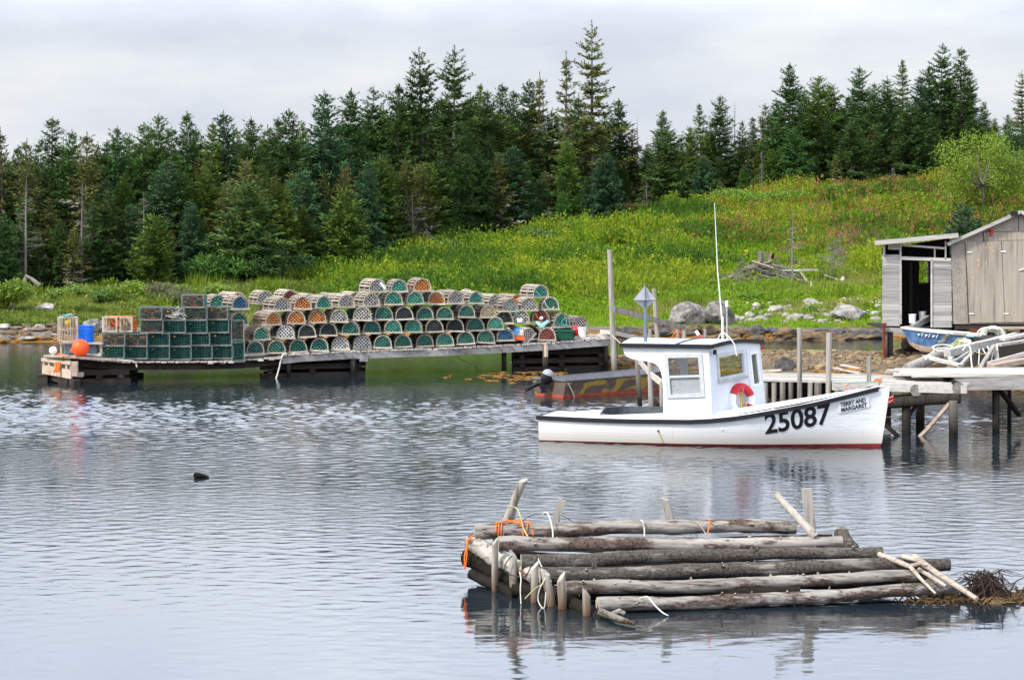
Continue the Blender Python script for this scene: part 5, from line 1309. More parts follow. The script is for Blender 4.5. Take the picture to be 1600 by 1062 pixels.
M['skiff_red'] = plain('faded_red_bottom', (.33, .07, .035), .65, .25, 5)
M['skiff_in'] = plain('grey_skiff_inside', (.20, .19, .20), .7, .2, 5)
us_ = list(np.linspace(0, 2.6, 6)) + [3.0, 3.4, 3.8, 4.1, 4.35, 4.5, 4.6]
def skin(t0, t1, name, mat, off=0):
    mb = MB()
    for side in (-1, 1):
        rows = [[sk(u, t, side) + Vector((0, -side * off, 0)) for t in (t0, (t0 + t1) / 2, t1)] for u in us_]
        mb.add([p for r in rows for p in r], [(3 * i + k, 3 * i + 3 + k, 3 * i + 4 + k, 3 * i + 1 + k) for i in range(len(us_) - 1) for k in (0, 1)])
    a, b2, c2_, d2_ = sk(0, t0, -1), sk(0, t0, 1), sk(0, t1, 1), sk(0, t1, -1)
    e = Vector((off, 0, 0)); mb.add([a + e, b2 + e, c2_ + e, d2_ + e], [(0, 1, 2, 3)])
    return mb.build(name, mat, skiff)
skin(.33, 1, 'hull', M['camo']); skin(0, .33, 'bottom_paint', M['skiff_red']); skin(.25, 1, 'inner_lining', M['skiff_in'], .05)
mb = MB()
for side in (-1, 1): mb.tube([sk(u, 1, side) for u in us_], .032, 6)
mb.tube([sk(0, 1, -1), sk(0, 1, 1)], .035, 6); mb.build('gunwale', M['grey_in'], skiff)
mb = MB(); mb.add([(u, s * (WB - .05) * sx_(u), .02) for u in us_ for s in (-1, 1)], [(2 * i, 2 * i + 2, 2 * i + 3, 2 * i + 1) for i in range(len(us_) - 1)]); mb.build('floor', M['skiff_in'], skiff)
for u in (.9, 2.3, 3.5): mb = MB(); mb.box((u, 0, .34), (.28, 1.15 * sx_(u), .04)); mb.build('thwart', M['skiff_in'], skiff)
mb = MB(); mb.tube([sk(.05, .9, -1) + Vector((0, -.03, 0)), sk(.25, .5, -1) + Vector((0, -.05, 0)), sk(.42, .12, -1) + Vector((0, -.03, 0))], .018, 6); tag(mb.build('trailing_line', M['rope_white'], skiff))
motor = thing('outboard_motor', 'black outboard with silver cowl top tilted up on the skiff stern', 'outboard motor', sk_o + Vector((-.08, .0, .40)), 0)
def mp_(px, py, dY=0): return atd(px, py, sk_o.y - .12 + dY) - motor.location
M['motor_black'] = plain('black_motor_casing', (.012, .012, .014), .5, .3, 6, spec=.2); M['motor_silver'] = plain('silver_motor_band', (.30, .31, .33), .4, .15, 8)
c_, d_ = mp_(852.5, 590), mp_(862, 577)
ax = (mp_(857, 580) - mp_(848, 603)).normalized()
mb = MB(); q = mp_(850, 600); pts = [q + ax * t for t in (0, .06, .18, .30, .38, .42)]; mb.tube(pts, .16, 14, rad=[.09, .14, .155, .15, .11, .03]); cw = mb.build('cowl', M['motor_black'], motor, smooth=True)
mb = MB(); mb.tube([q + ax * t for t in (.27, .32, .39, .43)], .16, 14, rad=[.158, .154, .112, .02]); mb.build('cowl_top', M['motor_silver'], cw, smooth=True)
mb = MB(); mb.tube([mp_(851, 597), mp_(840, 599), mp_(830, 604), mp_(824, 609)], .06, 10, rad=[.10, .08, .055, .045]); mb.build('leg', M['motor_black'], motor, smooth=True)
mb = MB(); mb.tube([mp_(829, 600), mp_(822.5, 610)], .06, 10, rad=[.03, .065]); mb.beam(mp_(826, 602), mp_(831, 596), .02, .12)
for k in range(3): a = k * 2.09; c0_ = mp_(822, 611); mb.beam(c0_, c0_ + Vector((math.cos(a) * .06, -.02, math.sin(a) * .11)), .06, .012)
mb.build('propeller', M['motor_black'], motor)
mb = MB(); mb.box(mp_(849.5, 605), (.16, .2, .30)); mb.box(mp_(846, 603), (.1, .24, .12)); mb.build('clamp_bracket', M['motor_black'], motor)

# ------------------------------------------------------------------ shed and lean-to on stilts
YS = 76.0
M['osb'], N, L, b = newmat('weathered_chipboard')
v = N.new('ShaderNodeTexVoronoi'); v.inputs['Scale'].default_value = 16; L.new(mk_map(N, L, (1, 1, 1)), v.inputs['Vector'])
n1 = mk_noise(N, L, mk_map(N, L, (1, 1, .5)), 1.6, 5, .6); r1 = mk_ramp(N, L, n1.outputs['Fac'], [(.3, (.26, .225, .19)), (.7, (.42, .37, .315))])
h = N.new('ShaderNodeMixRGB'); h.blend_type = 'MULTIPLY'; h.inputs[0].default_value = .35; L.new(r1.outputs[0], h.inputs[1]); bw = N.new('ShaderNodeRGBToBW'); L.new(v.outputs['Color'], bw.inputs[0]); L.new(bw.outputs[0], h.inputs[2]); L.new(h.outputs[0], b.inputs['Base Color']); b.inputs['Roughness'].default_value = .9
M['ply'] = wood('weathered_plywood', (.43, .38, .31), (.17, .145, .12), 'z', grain=.42, patch=(.36, .28, .20), patch_amt=.2, bump=.002, orand=0, isl=.1)
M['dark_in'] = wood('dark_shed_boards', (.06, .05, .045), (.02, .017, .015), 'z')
M['roof_felt'] = plain('dark_roof_felt', (.06, .06, .06), .9, .4, 4)
S0 = atd(1430, 512, YS)
shed = thing('fishing_shed', 'weathered chipboard gable shed with plywood double doors on short stilts', 'shed', Vector((atd(1560, 512, YS).x, YS, atd(1560, 505, YS).z)))
def w_(px, py, d=0): return atd(px, py, YS + d * 0) + Vector((0, d, 0))
def wall(poly, holes, name, mat, root, d=0, th=.05):
    P = [w_(*p) for p in poly]; loops = [[(p.x, p.z) for p in P]] + [[(w_(*p).x, w_(*p).z) for p in hl] for hl in holes]
    v_, f_ = curve_shape(loops, th); mb = MB(); mb.add([Vector((p.x, YS + d + p.z, p.y)) for p in v_], f_); return mb.under(root, name, mat)
APX, APY = 1592, 331.5
wall([(1486, 379), (APX, APY), (1700, 380), (1700, 506), (1490, 506)], [], 'front_wall', M['osb'], shed, 0, .06)
# roof with barge boards, 5 m deep
a, apx, r_ = w_(1478, 381.5), w_(APX, 331), w_(1708, 383)
for p0, p1 in ((a, apx), (apx, r_)):
    mb = MB(); off = Vector((0, -.25, .0)); vs = [p0 + off, p1 + off, p1 + Vector((1.16, 5.3, -.02)), p0 + Vector((1.16, 5.3, -.02))]; up = Vector((0, 0, .06))
    mb.add(vs + [q + up for q in vs], [(3, 2, 1, 0), (4, 5, 6, 7), (0, 1, 5, 4), (1, 2, 6, 5), (2, 3, 7, 6), (3, 0, 4, 7)]); mb.under(shed, 'roof', M['roof_felt'])
    mb = MB(); mb.beam(p0 + Vector((0, -.27, .0)), p1 + Vector((0, -.27, .0)), .04, .11); mb.under(shed, 'barge_board', M['plank'])
p = w_(1581, 336); mb = MB(); mb.box(p + Vector((0, -.3, .05)), (.22, .2, .14)); mb.under(shed, 'ridge_bracket', M['black'])
for (p0, p1) in (((1487, 378), (1487, 506)), ((1700, 380), (1700, 506))):
    q0, q1 = w_(*p0), w_(*p1); mb = MB(); mb.beam((q0.x + .05, YS + .04, (q0.z + q1.z) / 2), (q0.x + 1.2, YS + 5.2, (q0.z + q1.z) / 2), .06, abs(q0.z - q1.z)); mb.under(shed, 'side_wall', M['osb'])
dl = wall([(1508, 378), (1563.5, 376.5), (1569, 503), (1515, 504.5)], [], 'door', M['ply'], shed, -.06, .045)
dr_ = wall([(1564.5, 376.5), (1622, 375), (1626, 503), (1570, 503)], [], 'door', M['ply'], shed, -.065, .045)
for par, pts in ((dl, [(1513.5, 394), (1517, 490)]), (dr_, [(1567, 393), (1571, 490)])):
    for px, py in pts: q = w_(px, py); mb = MB(); mb.box(q + Vector((0, -.10, 0)), (.16, .02, .035)); mb.under(par, 'hinge', M['white_pl'])
q = w_(1598, 421); mb = MB(); mb.tube([q + Vector((-.15, -.1, -.03)), q + Vector((0, -.13, .02)), q + Vector((.2, -.1, .04))], .02, 6); mb.under(dr_, 'handle', M['white_pl'])
mb = MB()
for a_, b_ in (((1536, 362), (1536, 378)), ((1536, 362.5), (1600, 361.5)), ((1591, 338), (1591, 362)), ((1508, 379), (1513, 505))): mb.beam(w_(*a_) + Vector((0, -.035, 0)), w_(*b_) + Vector((0, -.035, 0)), .02, .012)
mb.under(shed, 'sheet_joint', M['black'])
wall([(1537, 363), (1600, 362), (1622, 374), (1563, 376), (1537, 377)], [], 'header_board', M['ply'], shed, -.045, .02)
mb = MB(); q = w_(1548, 363); mb.tube([q + Vector((-.03, -.1, .11)), q + Vector((.01, -.1, 0)), q + Vector((-.01, -.1, -.12))], .05, 6, rad=[.06, .045, .05]); mb.tube([q + Vector((-.05, -.11, .07)), q + Vector((.06, -.11, .09))], .03, 5); tag(mb.build('red_float', M['red'], None, False, 'base'), 'small red float nailed above the shed doors', 'float')
mb = MB(); q0, q1 = w_(1492, 508), w_(1650, 508)
mb.beam((q0.x, YS + .05, q0.z - .07), (q1.x, YS + .05, q1.z - .07), .2, .12); mb.beam((q0.x, YS + 4.8, q0.z - .07), (q1.x, YS + 4.8, q1.z - .07), .2, .15); mb.box(((q0.x + q1.x) / 2, YS + 2.5, q0.z - .0), (q1.x - q0.x, 4.9, .05)); mb.under(shed, 'floor_beam', M['beam_dark'])
for px in (1496, 1540, 1600, 1680):
    for d in (.1, 4.6): q = w_(px, 510); mb = MB(); mb.tube([(q.x, YS + d, q.z - .1), (q.x, YS + d, h1(q.x, YS + d) - .3)], .11, 8); mb.under(shed, 'stilt', M['post_dark'])
# lean-to
lt_ = thing('lean_to', 'grey clapboard lean-to on posts with an open doorway, left of the shed', 'shed', Vector((w_(1430, 512).x, YS, w_(1430, 512).z)))
def claps(x0, x1, yt, yb, name='clapboard_wall'):
    a, b_ = w_(x0, yt), w_(x1, yb); mb = MB(); z = b_.z; r_ = random.Random(int(x0)); n = 0
    while z < a.z - .02:
        h_ = min(.105, a.z - z); e = r_.uniform(-.012, .012)
        mb.box(((a.x + b_.x) / 2 + e, YS - .02 + r_.uniform(-.004, .004), z + h_ / 2), (b_.x - a.x + .01, .03, h_ + .012), rx=R(-3), ry=R(r_.uniform(-.35, .35))); z += .105
    return mb.under(lt_, name, M['clap'])
claps(1378.5, 1406, 398, 509); claps(1456, 1486.5, 404, 511)
def lb(p0, p1, w, h, name, mat='plank', d=-.04): mb = MB(); mb.beam(w_(*p0) + Vector((0, d, 0)), w_(*p1) + Vector((0, d, 0)), w, h); return mb.under(lt_, name, M[mat])
mb = MB()
for p0, p1, w, h_ in [((1381, 382), (1381, 399), .05, .17), ((1406.5, 384), (1407, 506), .06, .07), ((1406, 403), (1485, 406), .06, .11), ((1386, 381), (1476, 388), .05, .07), ((1460, 388), (1460, 404), .05, .05), ((1477, 376), (1477, 405), .05, .06), ((1455, 406), (1455, 511), .05, .06), ((1388, 390), (1404, 390), .04, .005), ((1387, 386.5), (1405, 387.5), .04, .12)]:
    mb.beam(w_(*p0) + Vector((0, -.045, 0)), w_(*p1) + Vector((0, -.045, 0)), w, h_)
mb.under(lt_, 'door_frame', M['plank'])
# roof slab slopes, front fascia pale
a, b_ = w_(1364, 378.5), w_(1494, 366.5); mb = MB(); dd = Vector((.72, 4.0, -.06)); up = Vector((0, 0, .07)); e = Vector((0, -.35, 0))
vs = [a + e, b_ + e, b_ + dd, a + dd]; mb.add(vs + [q + up for q in vs], [(3, 2, 1, 0), (4, 5, 6, 7), (0, 1, 5, 4), (1, 2, 6, 5), (2, 3, 7, 6), (3, 0, 4, 7)]); mb.under(lt_, 'roof', M['roof_felt'])
mb = MB(); mb.beam(a + Vector((0, -.38, -.02)), b_ + Vector((0, -.38, -.02)), .04, .15); mb.under(lt_, 'fascia_board', M['plank'])
# inside: back wall with a window opening, side wall, floor
bk = [(1378, 388), (1484, 372), (1484, 511), (1378, 511)]
P = [w_(*p) for p in bk]; sc_ = (YS + 3.2) / YS; whole = [(p.x * sc_, p.z * sc_ - CH * (sc_ - 1)) for p in P]; hx0, hx1 = w_(1436, 0).x, w_(1450.5, 0).x; hz0, hz1 = w_(0, 442).z, w_(0, 409).z
sc_ = (YS + 3.2) / YS
v_, f_ = curve_shape([whole, [(hx0 * sc_, hz0 * sc_ - CH * (sc_ - 1)), (hx1 * sc_, hz0 * sc_ - CH * (sc_ - 1)), (hx1 * sc_, hz1 * sc_ - CH * (sc_ - 1)), (hx0 * sc_, hz1 * sc_ - CH * (sc_ - 1))]], .05)
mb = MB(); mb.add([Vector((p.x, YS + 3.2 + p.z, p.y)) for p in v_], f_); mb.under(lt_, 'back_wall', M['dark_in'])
mb = MB(); x0_, x1_ = hx0 * sc_, hx1 * sc_; z0_, z1_ = hz0 * sc_ - CH * (sc_ - 1), hz1 * sc_ - CH * (sc_ - 1)
for p0, p1 in (((x0_, z0_), (x1_, z0_)), ((x1_, z0_), (x1_, z1_))): mb.beam((p0[0], YS + 3.14, p0[1]), (p1[0], YS + 3.14, p1[1]), .05, .05)
mb.under(lt_, 'window_frame', M['plank_pale'])
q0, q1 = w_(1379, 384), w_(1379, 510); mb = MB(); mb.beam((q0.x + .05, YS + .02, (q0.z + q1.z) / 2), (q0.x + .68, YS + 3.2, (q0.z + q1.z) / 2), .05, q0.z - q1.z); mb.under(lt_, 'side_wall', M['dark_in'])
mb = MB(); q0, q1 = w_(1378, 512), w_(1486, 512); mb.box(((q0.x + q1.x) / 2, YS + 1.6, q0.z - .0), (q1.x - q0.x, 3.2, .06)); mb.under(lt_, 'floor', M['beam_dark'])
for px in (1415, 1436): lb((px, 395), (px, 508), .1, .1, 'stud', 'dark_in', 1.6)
mb = MB(); mb.beam(w_(1378, 513) + Vector((0, -.05, -.03)), w_(1452, 517) + Vector((0, -.05, -.02)), .12, .14); mb.under(lt_, 'sill_beam', M['beam_grey'])
for px, r, mt in ((1383.5, .085, 'post_tide'), (1391, .10, 'post_dark')): q = w_(px, 512); mb = MB(); mb.tube([(q.x, YS + .05, q.z), (q.x, YS + .05, h1(q.x, YS) - .3)], r, 9); mb.under(lt_, 'stilt', M[mt])
for px in (1455, 1482): q = w_(px, 512); mb = MB(); mb.tube([(q.x, YS + 2.8, q.z), (q.x, YS + 2.8, h1(q.x, YS + 2.8) - .3)], .1, 9); mb.under(lt_, 'stilt', M['post_dark'])
M['rust'] = plain('rusty_iron', (.16, .035, .02), .8, .4, 8)
q = w_(1379, 507); mb = MB(); mb.tube([(q.x, YS - .2, q.z), (q.x + .02, YS - .2, h1(q.x, YS) - .2)], .05, 8); mb.box((q.x + .02, YS - .18, q.z), (.14, .14, .12)); tag(mb.build('rusty_pipe', M['rust'], None, False, 'base'), 'rust red pipe standing at the left corner of the lean-to', 'pipe')
mb = MB(); mb.box((0, 0, .05), (.17, .1, .11)); o = mb.build('yellow_block', M['beam_rust'], None); o.location = w_(1416, 513) + Vector((0, -.14, -.02)); tag(o, 'small ochre block on the sill of the lean-to doorway', 'block')
def bucket(px, py, d, lab, s=1.0):
    t = thing('bucket', lab, 'bucket', w_(px, py) + Vector((0, d, 0)), 0, 'white buckets in the doorway'); r = .13 * s; h_ = .31 * s
    mb = MB(); mb.tube([(0, 0, 0), (0, 0, h_)], r, 18, rad=[r * .88, r]); mb.build('pail', M['white_pl'], t); mb = MB(); mb.tube([(math.cos(a) * r, math.sin(a) * r, h_) for a in np.linspace(0, 6.283, 19)], .014, 6, cap=False); mb.build('rim', M['white_pl'], t)
bucket(1426.5, 505, .12, 'white bucket at the left in the lean-to doorway', .92); bucket(1447, 502, .7, 'white bucket further inside the lean-to doorway', .92)
stick('threshold_timber', 'dark timber lying through the lean-to doorway', w_(1424, 513) + Vector((0, -.1, .02)), w_(1455, 500) + Vector((0, .5, .05)), .16, .18, 'beam_grey', 'timber')

# ------------------------------------------------------------------ blue dinghy and the heap of gear
M['blue'] = plain('worn_blue_paint', (.06, .16, .36), .6, .4, 5, c2=(.14, .26, .46)); M['alu_in'] = plain('pale_dinghy_inside', (.55, .55, .54), .5, .25, 4)
YD = 71.5
dg_o = atd(1474, 552, YD); dg = thing('dinghy', 'small blue dinghy with pale inside drawn up below the shed', 'dinghy', dg_o, R(-14))
# bow at the left, transom to the right
LD = 2.6
def dw(u): return .66 * (math.sin(min(1, (u / LD) * 1.55 + .02) * math.pi / 2) ** .62)
def dgn(u): return .66 + .14 * (1 - u / LD) ** 1.6 - .05 * (u / LD)
def dpt(u, t, side, off=0): 
    z0 = .04 + .22 * max(0, 1 - u / .8) ** 2
    return Vector((-LD / 2 + u + .28 * (1 - t) * max(0, 1 - u / 1.0), side * max(.0, dw(u) * (.55 + .45 * t ** .8) - off), z0 + (dgn(u) - z0) * t))
uu = [0.0, .06, .15, .3, .5, .8, 1.2, 1.7, 2.2, LD]
def dskin(t0, t1, name, mat, off=0, n=4):
    mb = MB(); ts = [t0 + (t1 - t0) * k / n for k in range(n + 1)]
    for side in (-1, 1):
        vs = [dpt(u, t, side, off) for u in uu for t in ts]; mb.add(vs, [(i * (n + 1) + k, (i + 1) * (n + 1) + k, (i + 1) * (n + 1) + k + 1, i * (n + 1) + k + 1) for i in range(len(uu) - 1) for k in range(n)])
    e = [dpt(LD, t, s, off) for t in (t0, t1) for s in (-1, 1)]; mb.add(e, [(0, 1, 3, 2)])
    return mb.build(name, mat, dg, smooth=True)
dskin(.28, .93, 'hull', M['blue']); dskin(0, .28, 'keel_strip', M['beam_rust']); dskin(.05, .97, 'inner_skin', M['alu_in'], .035)
mb = MB(); mb.add([dpt(u, .12, s) for u in uu for s in (-1, 1)], [(2 * i, 2 * i + 2, 2 * i + 3, 2 * i + 1) for i in range(len(uu) - 1)]); mb.build('floor', M['alu_in'], dg)
mb = MB()
for s in (-1, 1): mb.tube([dpt(u, .97, s) for u in uu], .034, 8)
mb.tube([dpt(LD, .97, -1), dpt(LD, .97, 1)], .034, 8); mb.build('gunwale', M['frame'], dg)
mb = MB(); mb.box((0, 0, .40), (.24, 1.1, .03)); mb.build('thwart', M['alu_in'], dg)
mb = MB(); r_ = random.Random(3)            # faded white marks on the bow, too worn to read
for k in range(6):
    u = .55 + k * .12; a, c = dpt(u, .72, -1), dpt(u + .05, .88 if k % 2 else .80, -1); n_ = Vector((-.1, -.02, 0)); mb.beam(a + n_ * .25, c + n_ * .25, .03, .02)
    if k % 2 == 0: mb.beam(dpt(u, .80, -1) + n_ * .25, dpt(u + .08, .80, -1) + n_ * .25, .03, .02)
mb.build('worn_marking', M['white_pl'], dg)
# fallen pole, beams, boards, hoops, ropes
def pole(label, a, b_, r, mat, r2=None, name='timber_pole'): mb = MB(); mb.tube([a, a.lerp(b_, .5), b_], r, 10, rad=[r, (r + (r2 or r)) / 2, r2 or r], wob=.05); return tag(mb.build(name, M[mat], None, True, 'base'), label, 'pole')
pole('thick grey pole fallen across the beach from the low wharf to the gear heap', atd(1416, 578, 60), atd(1478, 549, 64), .15, 'post', .13)
pole('brown stub pole pointing up out of the gear heap beside the dinghy', atd(1462, 547, 65), atd(1482, 524, 66.5), .085, 'log_bark', .07)
B1 = tag(MB().beam(atd(1480, 552, 62), atd(1572, 529, 63.5), .24, .2, seg=4, wob=.01).build('square_timber', M['plank'], None, False, 'base'), 'heavy square grey timber slanting up across the gear heap', 'timber')
board('long bleached board slanting up above the heavy timber', atd(1504, 542, 63.2), atd(1588, 521, 64.5), .16, .05)
board('bleached board at the top right of the gear heap', atd(1566, 530, 62.8), atd(1640, 514, 64), .2, .07)
board('lower bleached board at the right of the gear heap', atd(1560, 539, 62.4), atd(1640, 526, 63.5), .2, .07, 'plank')
board('pale orange edged board sloping down in front of the heavy timber', atd(1446, 557, 60.5), atd(1502, 571, 59.3), .2, .07)
board('grey board edge leaning over the low wharf at far right', atd(1544, 568, 57.5), atd(1640, 542, 58.5), .1, .09, 'plank')
board('rusty bracket board under the leaning board at far right', atd(1548, 573, 57.3), atd(1620, 560, 58), .3, .12, 'beam_rust')
stick('prop_timber', 'slanting prop under the heavy timber near its middle', atd(1531, 576, 60), atd(1552, 541, 62), .1, .08, 'post', 'timber')
stick('prop_timber', 'thin slanting prop left of the heavy timber middle', atd(1498, 573, 60), atd(1520, 550, 61.5), .07, .06, 'plank', 'timber')
stick('prop_timber', 'thin upper prop crossing below the heavy timber', atd(1489, 565, 61), atd(1514, 550, 61.5), .06, .05, 'plank_pale', 'timber')
stick('prop_timber', 'upright grey prop under the heavy timber right end', atd(1557, 563, 61.5), atd(1554, 540, 62.5), .09, .08, 'post', 'timber')
mb = MB(); mb.rock(atd(1494, 559, 62.5), (.32, .3, .22), 9); tag(mb.build('stone', M['alu'], None, False, 'base') , 'grey lump under the low end of the heavy timber', 'stone')
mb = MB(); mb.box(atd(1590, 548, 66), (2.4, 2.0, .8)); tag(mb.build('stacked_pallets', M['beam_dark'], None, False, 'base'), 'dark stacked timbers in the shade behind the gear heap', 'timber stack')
for i, (lab, pts, r) in enumerate([
    ('white rope falling over the heavy timber at its lower end', [(1504, 548, 61.5), (1510, 540, 61.6), (1516, 543, 61.4), (1517, 556, 61), (1519, 576, 60)], .025),
    ('white rope hanging from the heavy timber middle to the ground', [(1530, 546, 61.8), (1530, 556, 61.5), (1529, 570, 61)], .022),
    ('white rope loop drooping under the heavy timber', [(1536, 545, 61.8), (1540, 552, 61.6), (1546, 550, 61.6), (1543, 541, 61.8)], .025),
    ('white rope hanging at the right part of the heavy timber', [(1552, 541, 62), (1551, 552, 61.8), (1547, 572, 61)], .022),
    ('white rope hanging furthest right from the heavy timber', [(1558, 538, 62.4), (1559, 550, 62), (1561, 566, 61.5)], .022),
    ('white rope lying over boards toward the low wharf', [(1446, 562, 60), (1458, 549, 61), (1466, 544, 61), (1482, 544, 61)], .022),
    ('sagging grey line below the heavy timber', [(1522, 548, 61.6), (1535, 553, 61.5), (1548, 550, 61.7), (1558, 543, 62)], .018),
    ('white hoop of stiff rope at the left of the gear heap', [(1457, 542, 63), (1466, 539, 63.3), (1480, 539, 63.4), (1488, 543, 63), (1478, 548, 62.6), (1463, 547, 62.7), (1457, 542, 63)], .03)]):
    rope('rope', lab, [atd(*p) for p in pts], r, 'rope_white' if i != 6 else 'rope_green')
def coil(label, c_, rx, rz_, n, r, mat, seed):
    mb = MB(); rr = random.Random(seed)
    for k in range(n):
        t0 = rr.uniform(0, 6); q = Vector((rr.gauss(0, .05), rr.gauss(0, .12), rr.gauss(0, .04))); s = rr.uniform(.75, 1.05)
        mb.tube([c_ + q + Vector((math.cos(t) * rx * s, math.sin(t * 2 + t0) * .06, math.sin(t) * rz_ * s)) for t in np.linspace(-.3, math.pi + .3, 12)], r, 5)
    return tag(mb.build('rope_coil', M[mat], None, True, 'base'), label, 'rope')
coil('big coil of pale rope hung over a block below the shed doors', atd(1549, 527, 67), .34, .30, 16, .022, 'rope_white', 3)
mb = MB(); mb.rock(atd(1549, 522, 67.2), (.16, .15, .2), 12); tag(mb.build('grey_block', M['post_dark'], None, False, 'base'), 'grey block inside the big coil of pale rope', 'block')
mb = MB(); rr = random.Random(15)
for k in range(26):
    y0 = rr.uniform(0, 1); a = atd(1508 + y0 * 10, 527 + y0 * 8, 65.5); b_ = atd(1480 + y0 * 26, 541 + y0 * 4, 64.2); m_ = a.lerp(b_, .5) + Vector((0, 0, rr.uniform(.0, .12))); mb.tube([a, m_, b_], .018, 5)
tag(mb.build('rope_hank', M['rope_green'], None, True, 'base'), 'hank of pale green rope lying over the dinghy stern', 'rope')
mb = MB(); mb.box((0, 0, .03), (.5, .4, .05), ry=R(6)); o = mb.build('turquoise_sheet', M['net_teal_pale'], None); o.location = atd(1525, 527, 66.5); tag(o, 'turquoise plastic sheet in the gear heap', 'sheet')
mb = MB(); rr = random.Random(16)
for k in range(8): mb.rock(atd(1502 + rr.uniform(0, 16), 534 + rr.uniform(-3, 3), 64.8), (.09, .08, .06), k, sub=1)
tag(mb.build('plastic_scraps', M['white_pl'], None, False, 'base'), 'crumpled white plastic in the middle of the gear heap', 'plastic')
stick('oar_shaft', 'pale tan shaft lying from the dinghy across the heap', atd(1490, 520, 67.5), atd(1530, 524, 66.8), .05, .05, 'drift', 'oar')
stick('rust_beam', 'rust red beam end under the shed', atd(1516, 516, 70), atd(1535, 518, 70), .12, .12, 'rust', 'beam')
stick('rust_beam', 'long rusty board under the shed at the right', atd(1560, 512, 70), atd(1640, 512, 70), .12, .07, 'beam_rust', 'beam')
mb = MB(); mb.rock(atd(1425, 537, 73) , (.32, .3, .28), 21); tag(mb.build('stump', M['log_wet_or_shade'], None, False, 'base'), 'dark mossy stump by the bow of the blue dinghy', 'stump')

# ------------------------------------------------------------------ rocks and beaches
M['granite'], N, L, b = newmat('lichened_granite')
n1 = mk_noise(N, L, mk_map(N, L, (1, 1, 1)), 2.6, 9, .78); r1 = mk_ramp(N, L, n1.outputs['Fac'], [(.36, (.045, .04, .035)), (.46, (.20, .18, .16)), (.53, (.36, .33, .30)), (.66, (.50, .47, .43))]); L.new(mul_obj_random(N, L, r1.outputs[0], .55, .85), b.inputs['Base Color']); b.inputs['Roughness'].default_value = .9; mk_bump(N, L, n1.outputs['Fac'], 1, .08, b)
M['pale_stone'] = plain('pale_shore_stone', (.33, .30, .26), .9, .45, 6, bump=.05, orand=.25)
M['weed_rock'] = plain('weed_stained_rock', (.085, .065, .045), .85, .5, 3, c2=(.21, .14, .07), bump=.06, orand=.25)
M['dark_rock'] = plain('dark_shore_rock', (.05, .048, .045), .85, .5, 3, c2=(.12, .115, .105), bump=.05)
M['orange_weed'] = plain('orange_rockweed', (.16, .07, .010), .8, .55, 5, c2=(.34, .16, .022), bump=.05)
def boulder(px, py, w, h, mat, label, seed, dep=1.0, name='boulder', sink=.3, rough=.35, group=None):
    p = ground(px, py); Y = p.y; ww = w * Y / F / 2; hh_ = h * Y / F / (2 - sink)
    mb = MB(); mb.rock(p + Vector((0, ww * dep * .4, hh_ * (1 - sink))), (ww, ww * dep, hh_), seed, rough=rough, sub=3)
    return tag(mb.build(name, M[mat], None, False, 'base'), label, 'rock', group)
boulder(1079, 506, 64, 32, 'granite', 'largest pale granite boulder above the shore behind the wheelhouse', 31)
boulder(1123, 507, 54, 33, 'granite', 'rounded granite boulder right beside the largest one', 38)
boulder(1328, 502, 62, 24, 'granite', 'flat sided grey boulder among white stones left of the lean-to', 33)
boulder(68, 490, 33, 15, 'pale_stone', 'smooth pale boulder on the left bank in front of the trees', 34)
boulder(146, 520, 36, 20, 'granite', 'grey boulder on the left shore behind the blue barrel', 35)
boulder(1229, 578, 34, 19, 'dark_rock', 'dark grey rock alone on the pebble beach right of the wheelhouse', 36, group=None)
for i, (px, py, w, h, mt, lab) in enumerate([
    (1035, 520, 40, 18, 'weed_rock', 'brown rock under the handrail left of the big boulders'), (1085, 522, 30, 16, 'weed_rock', 'brown rock directly below the largest granite boulder'), (1108, 525, 24, 16, 'weed_rock', 'squat brown rock below the gap between the granite boulders'),
    (1150, 528, 40, 12, 'weed_rock', 'long low brown rock right of the light mast'), (1184, 526, 30, 17, 'dark_rock', 'black rock behind the front corner of the boat roof'), (1228, 530, 46, 21, 'weed_rock', 'large dark brown rock left of the first tall wharf post'),
    (1262, 529, 26, 12, 'weed_rock', 'rock between the two tall wharf posts'), (1281, 531, 54, 18, 'weed_rock', 'broad layered rock between the tall wharf posts'), (1325, 531, 40, 14, 'weed_rock', 'brown rock right of the second tall wharf post'), (1345, 528, 28, 12, 'dark_rock', 'grey rock left of the lean-to stilts'), (1367, 529, 30, 13, 'dark_rock', 'grey rock nearest the rusty pipe'),
    (1000, 526, 26, 10, 'weed_rock', 'low brown rock right of the tall leaning post'), (985, 524, 34, 12, 'dark_rock', 'dark rock behind the gangway plank'), (1236, 532, 20, 10, 'dark_rock', 'small grey rock below the large dark brown one'), (1275, 533, 18, 8, 'weed_rock', 'small tan rock below the broad layered one'),
    (905, 577, 22, 8, 'weed_rock', 'small weedy rock behind the skiff motor'), (932, 577, 26, 8, 'weed_rock', 'low weedy rock behind the middle of the skiff'), (1410, 552, 20, 8, 'dark_rock', 'small dark rock right of the lean-to stilts')]):
    boulder(px, py, w, h, mt, lab, 50 + i, name='shore_rock', sink=.45, rough=.4)
rr = random.Random(21); n_ = 0
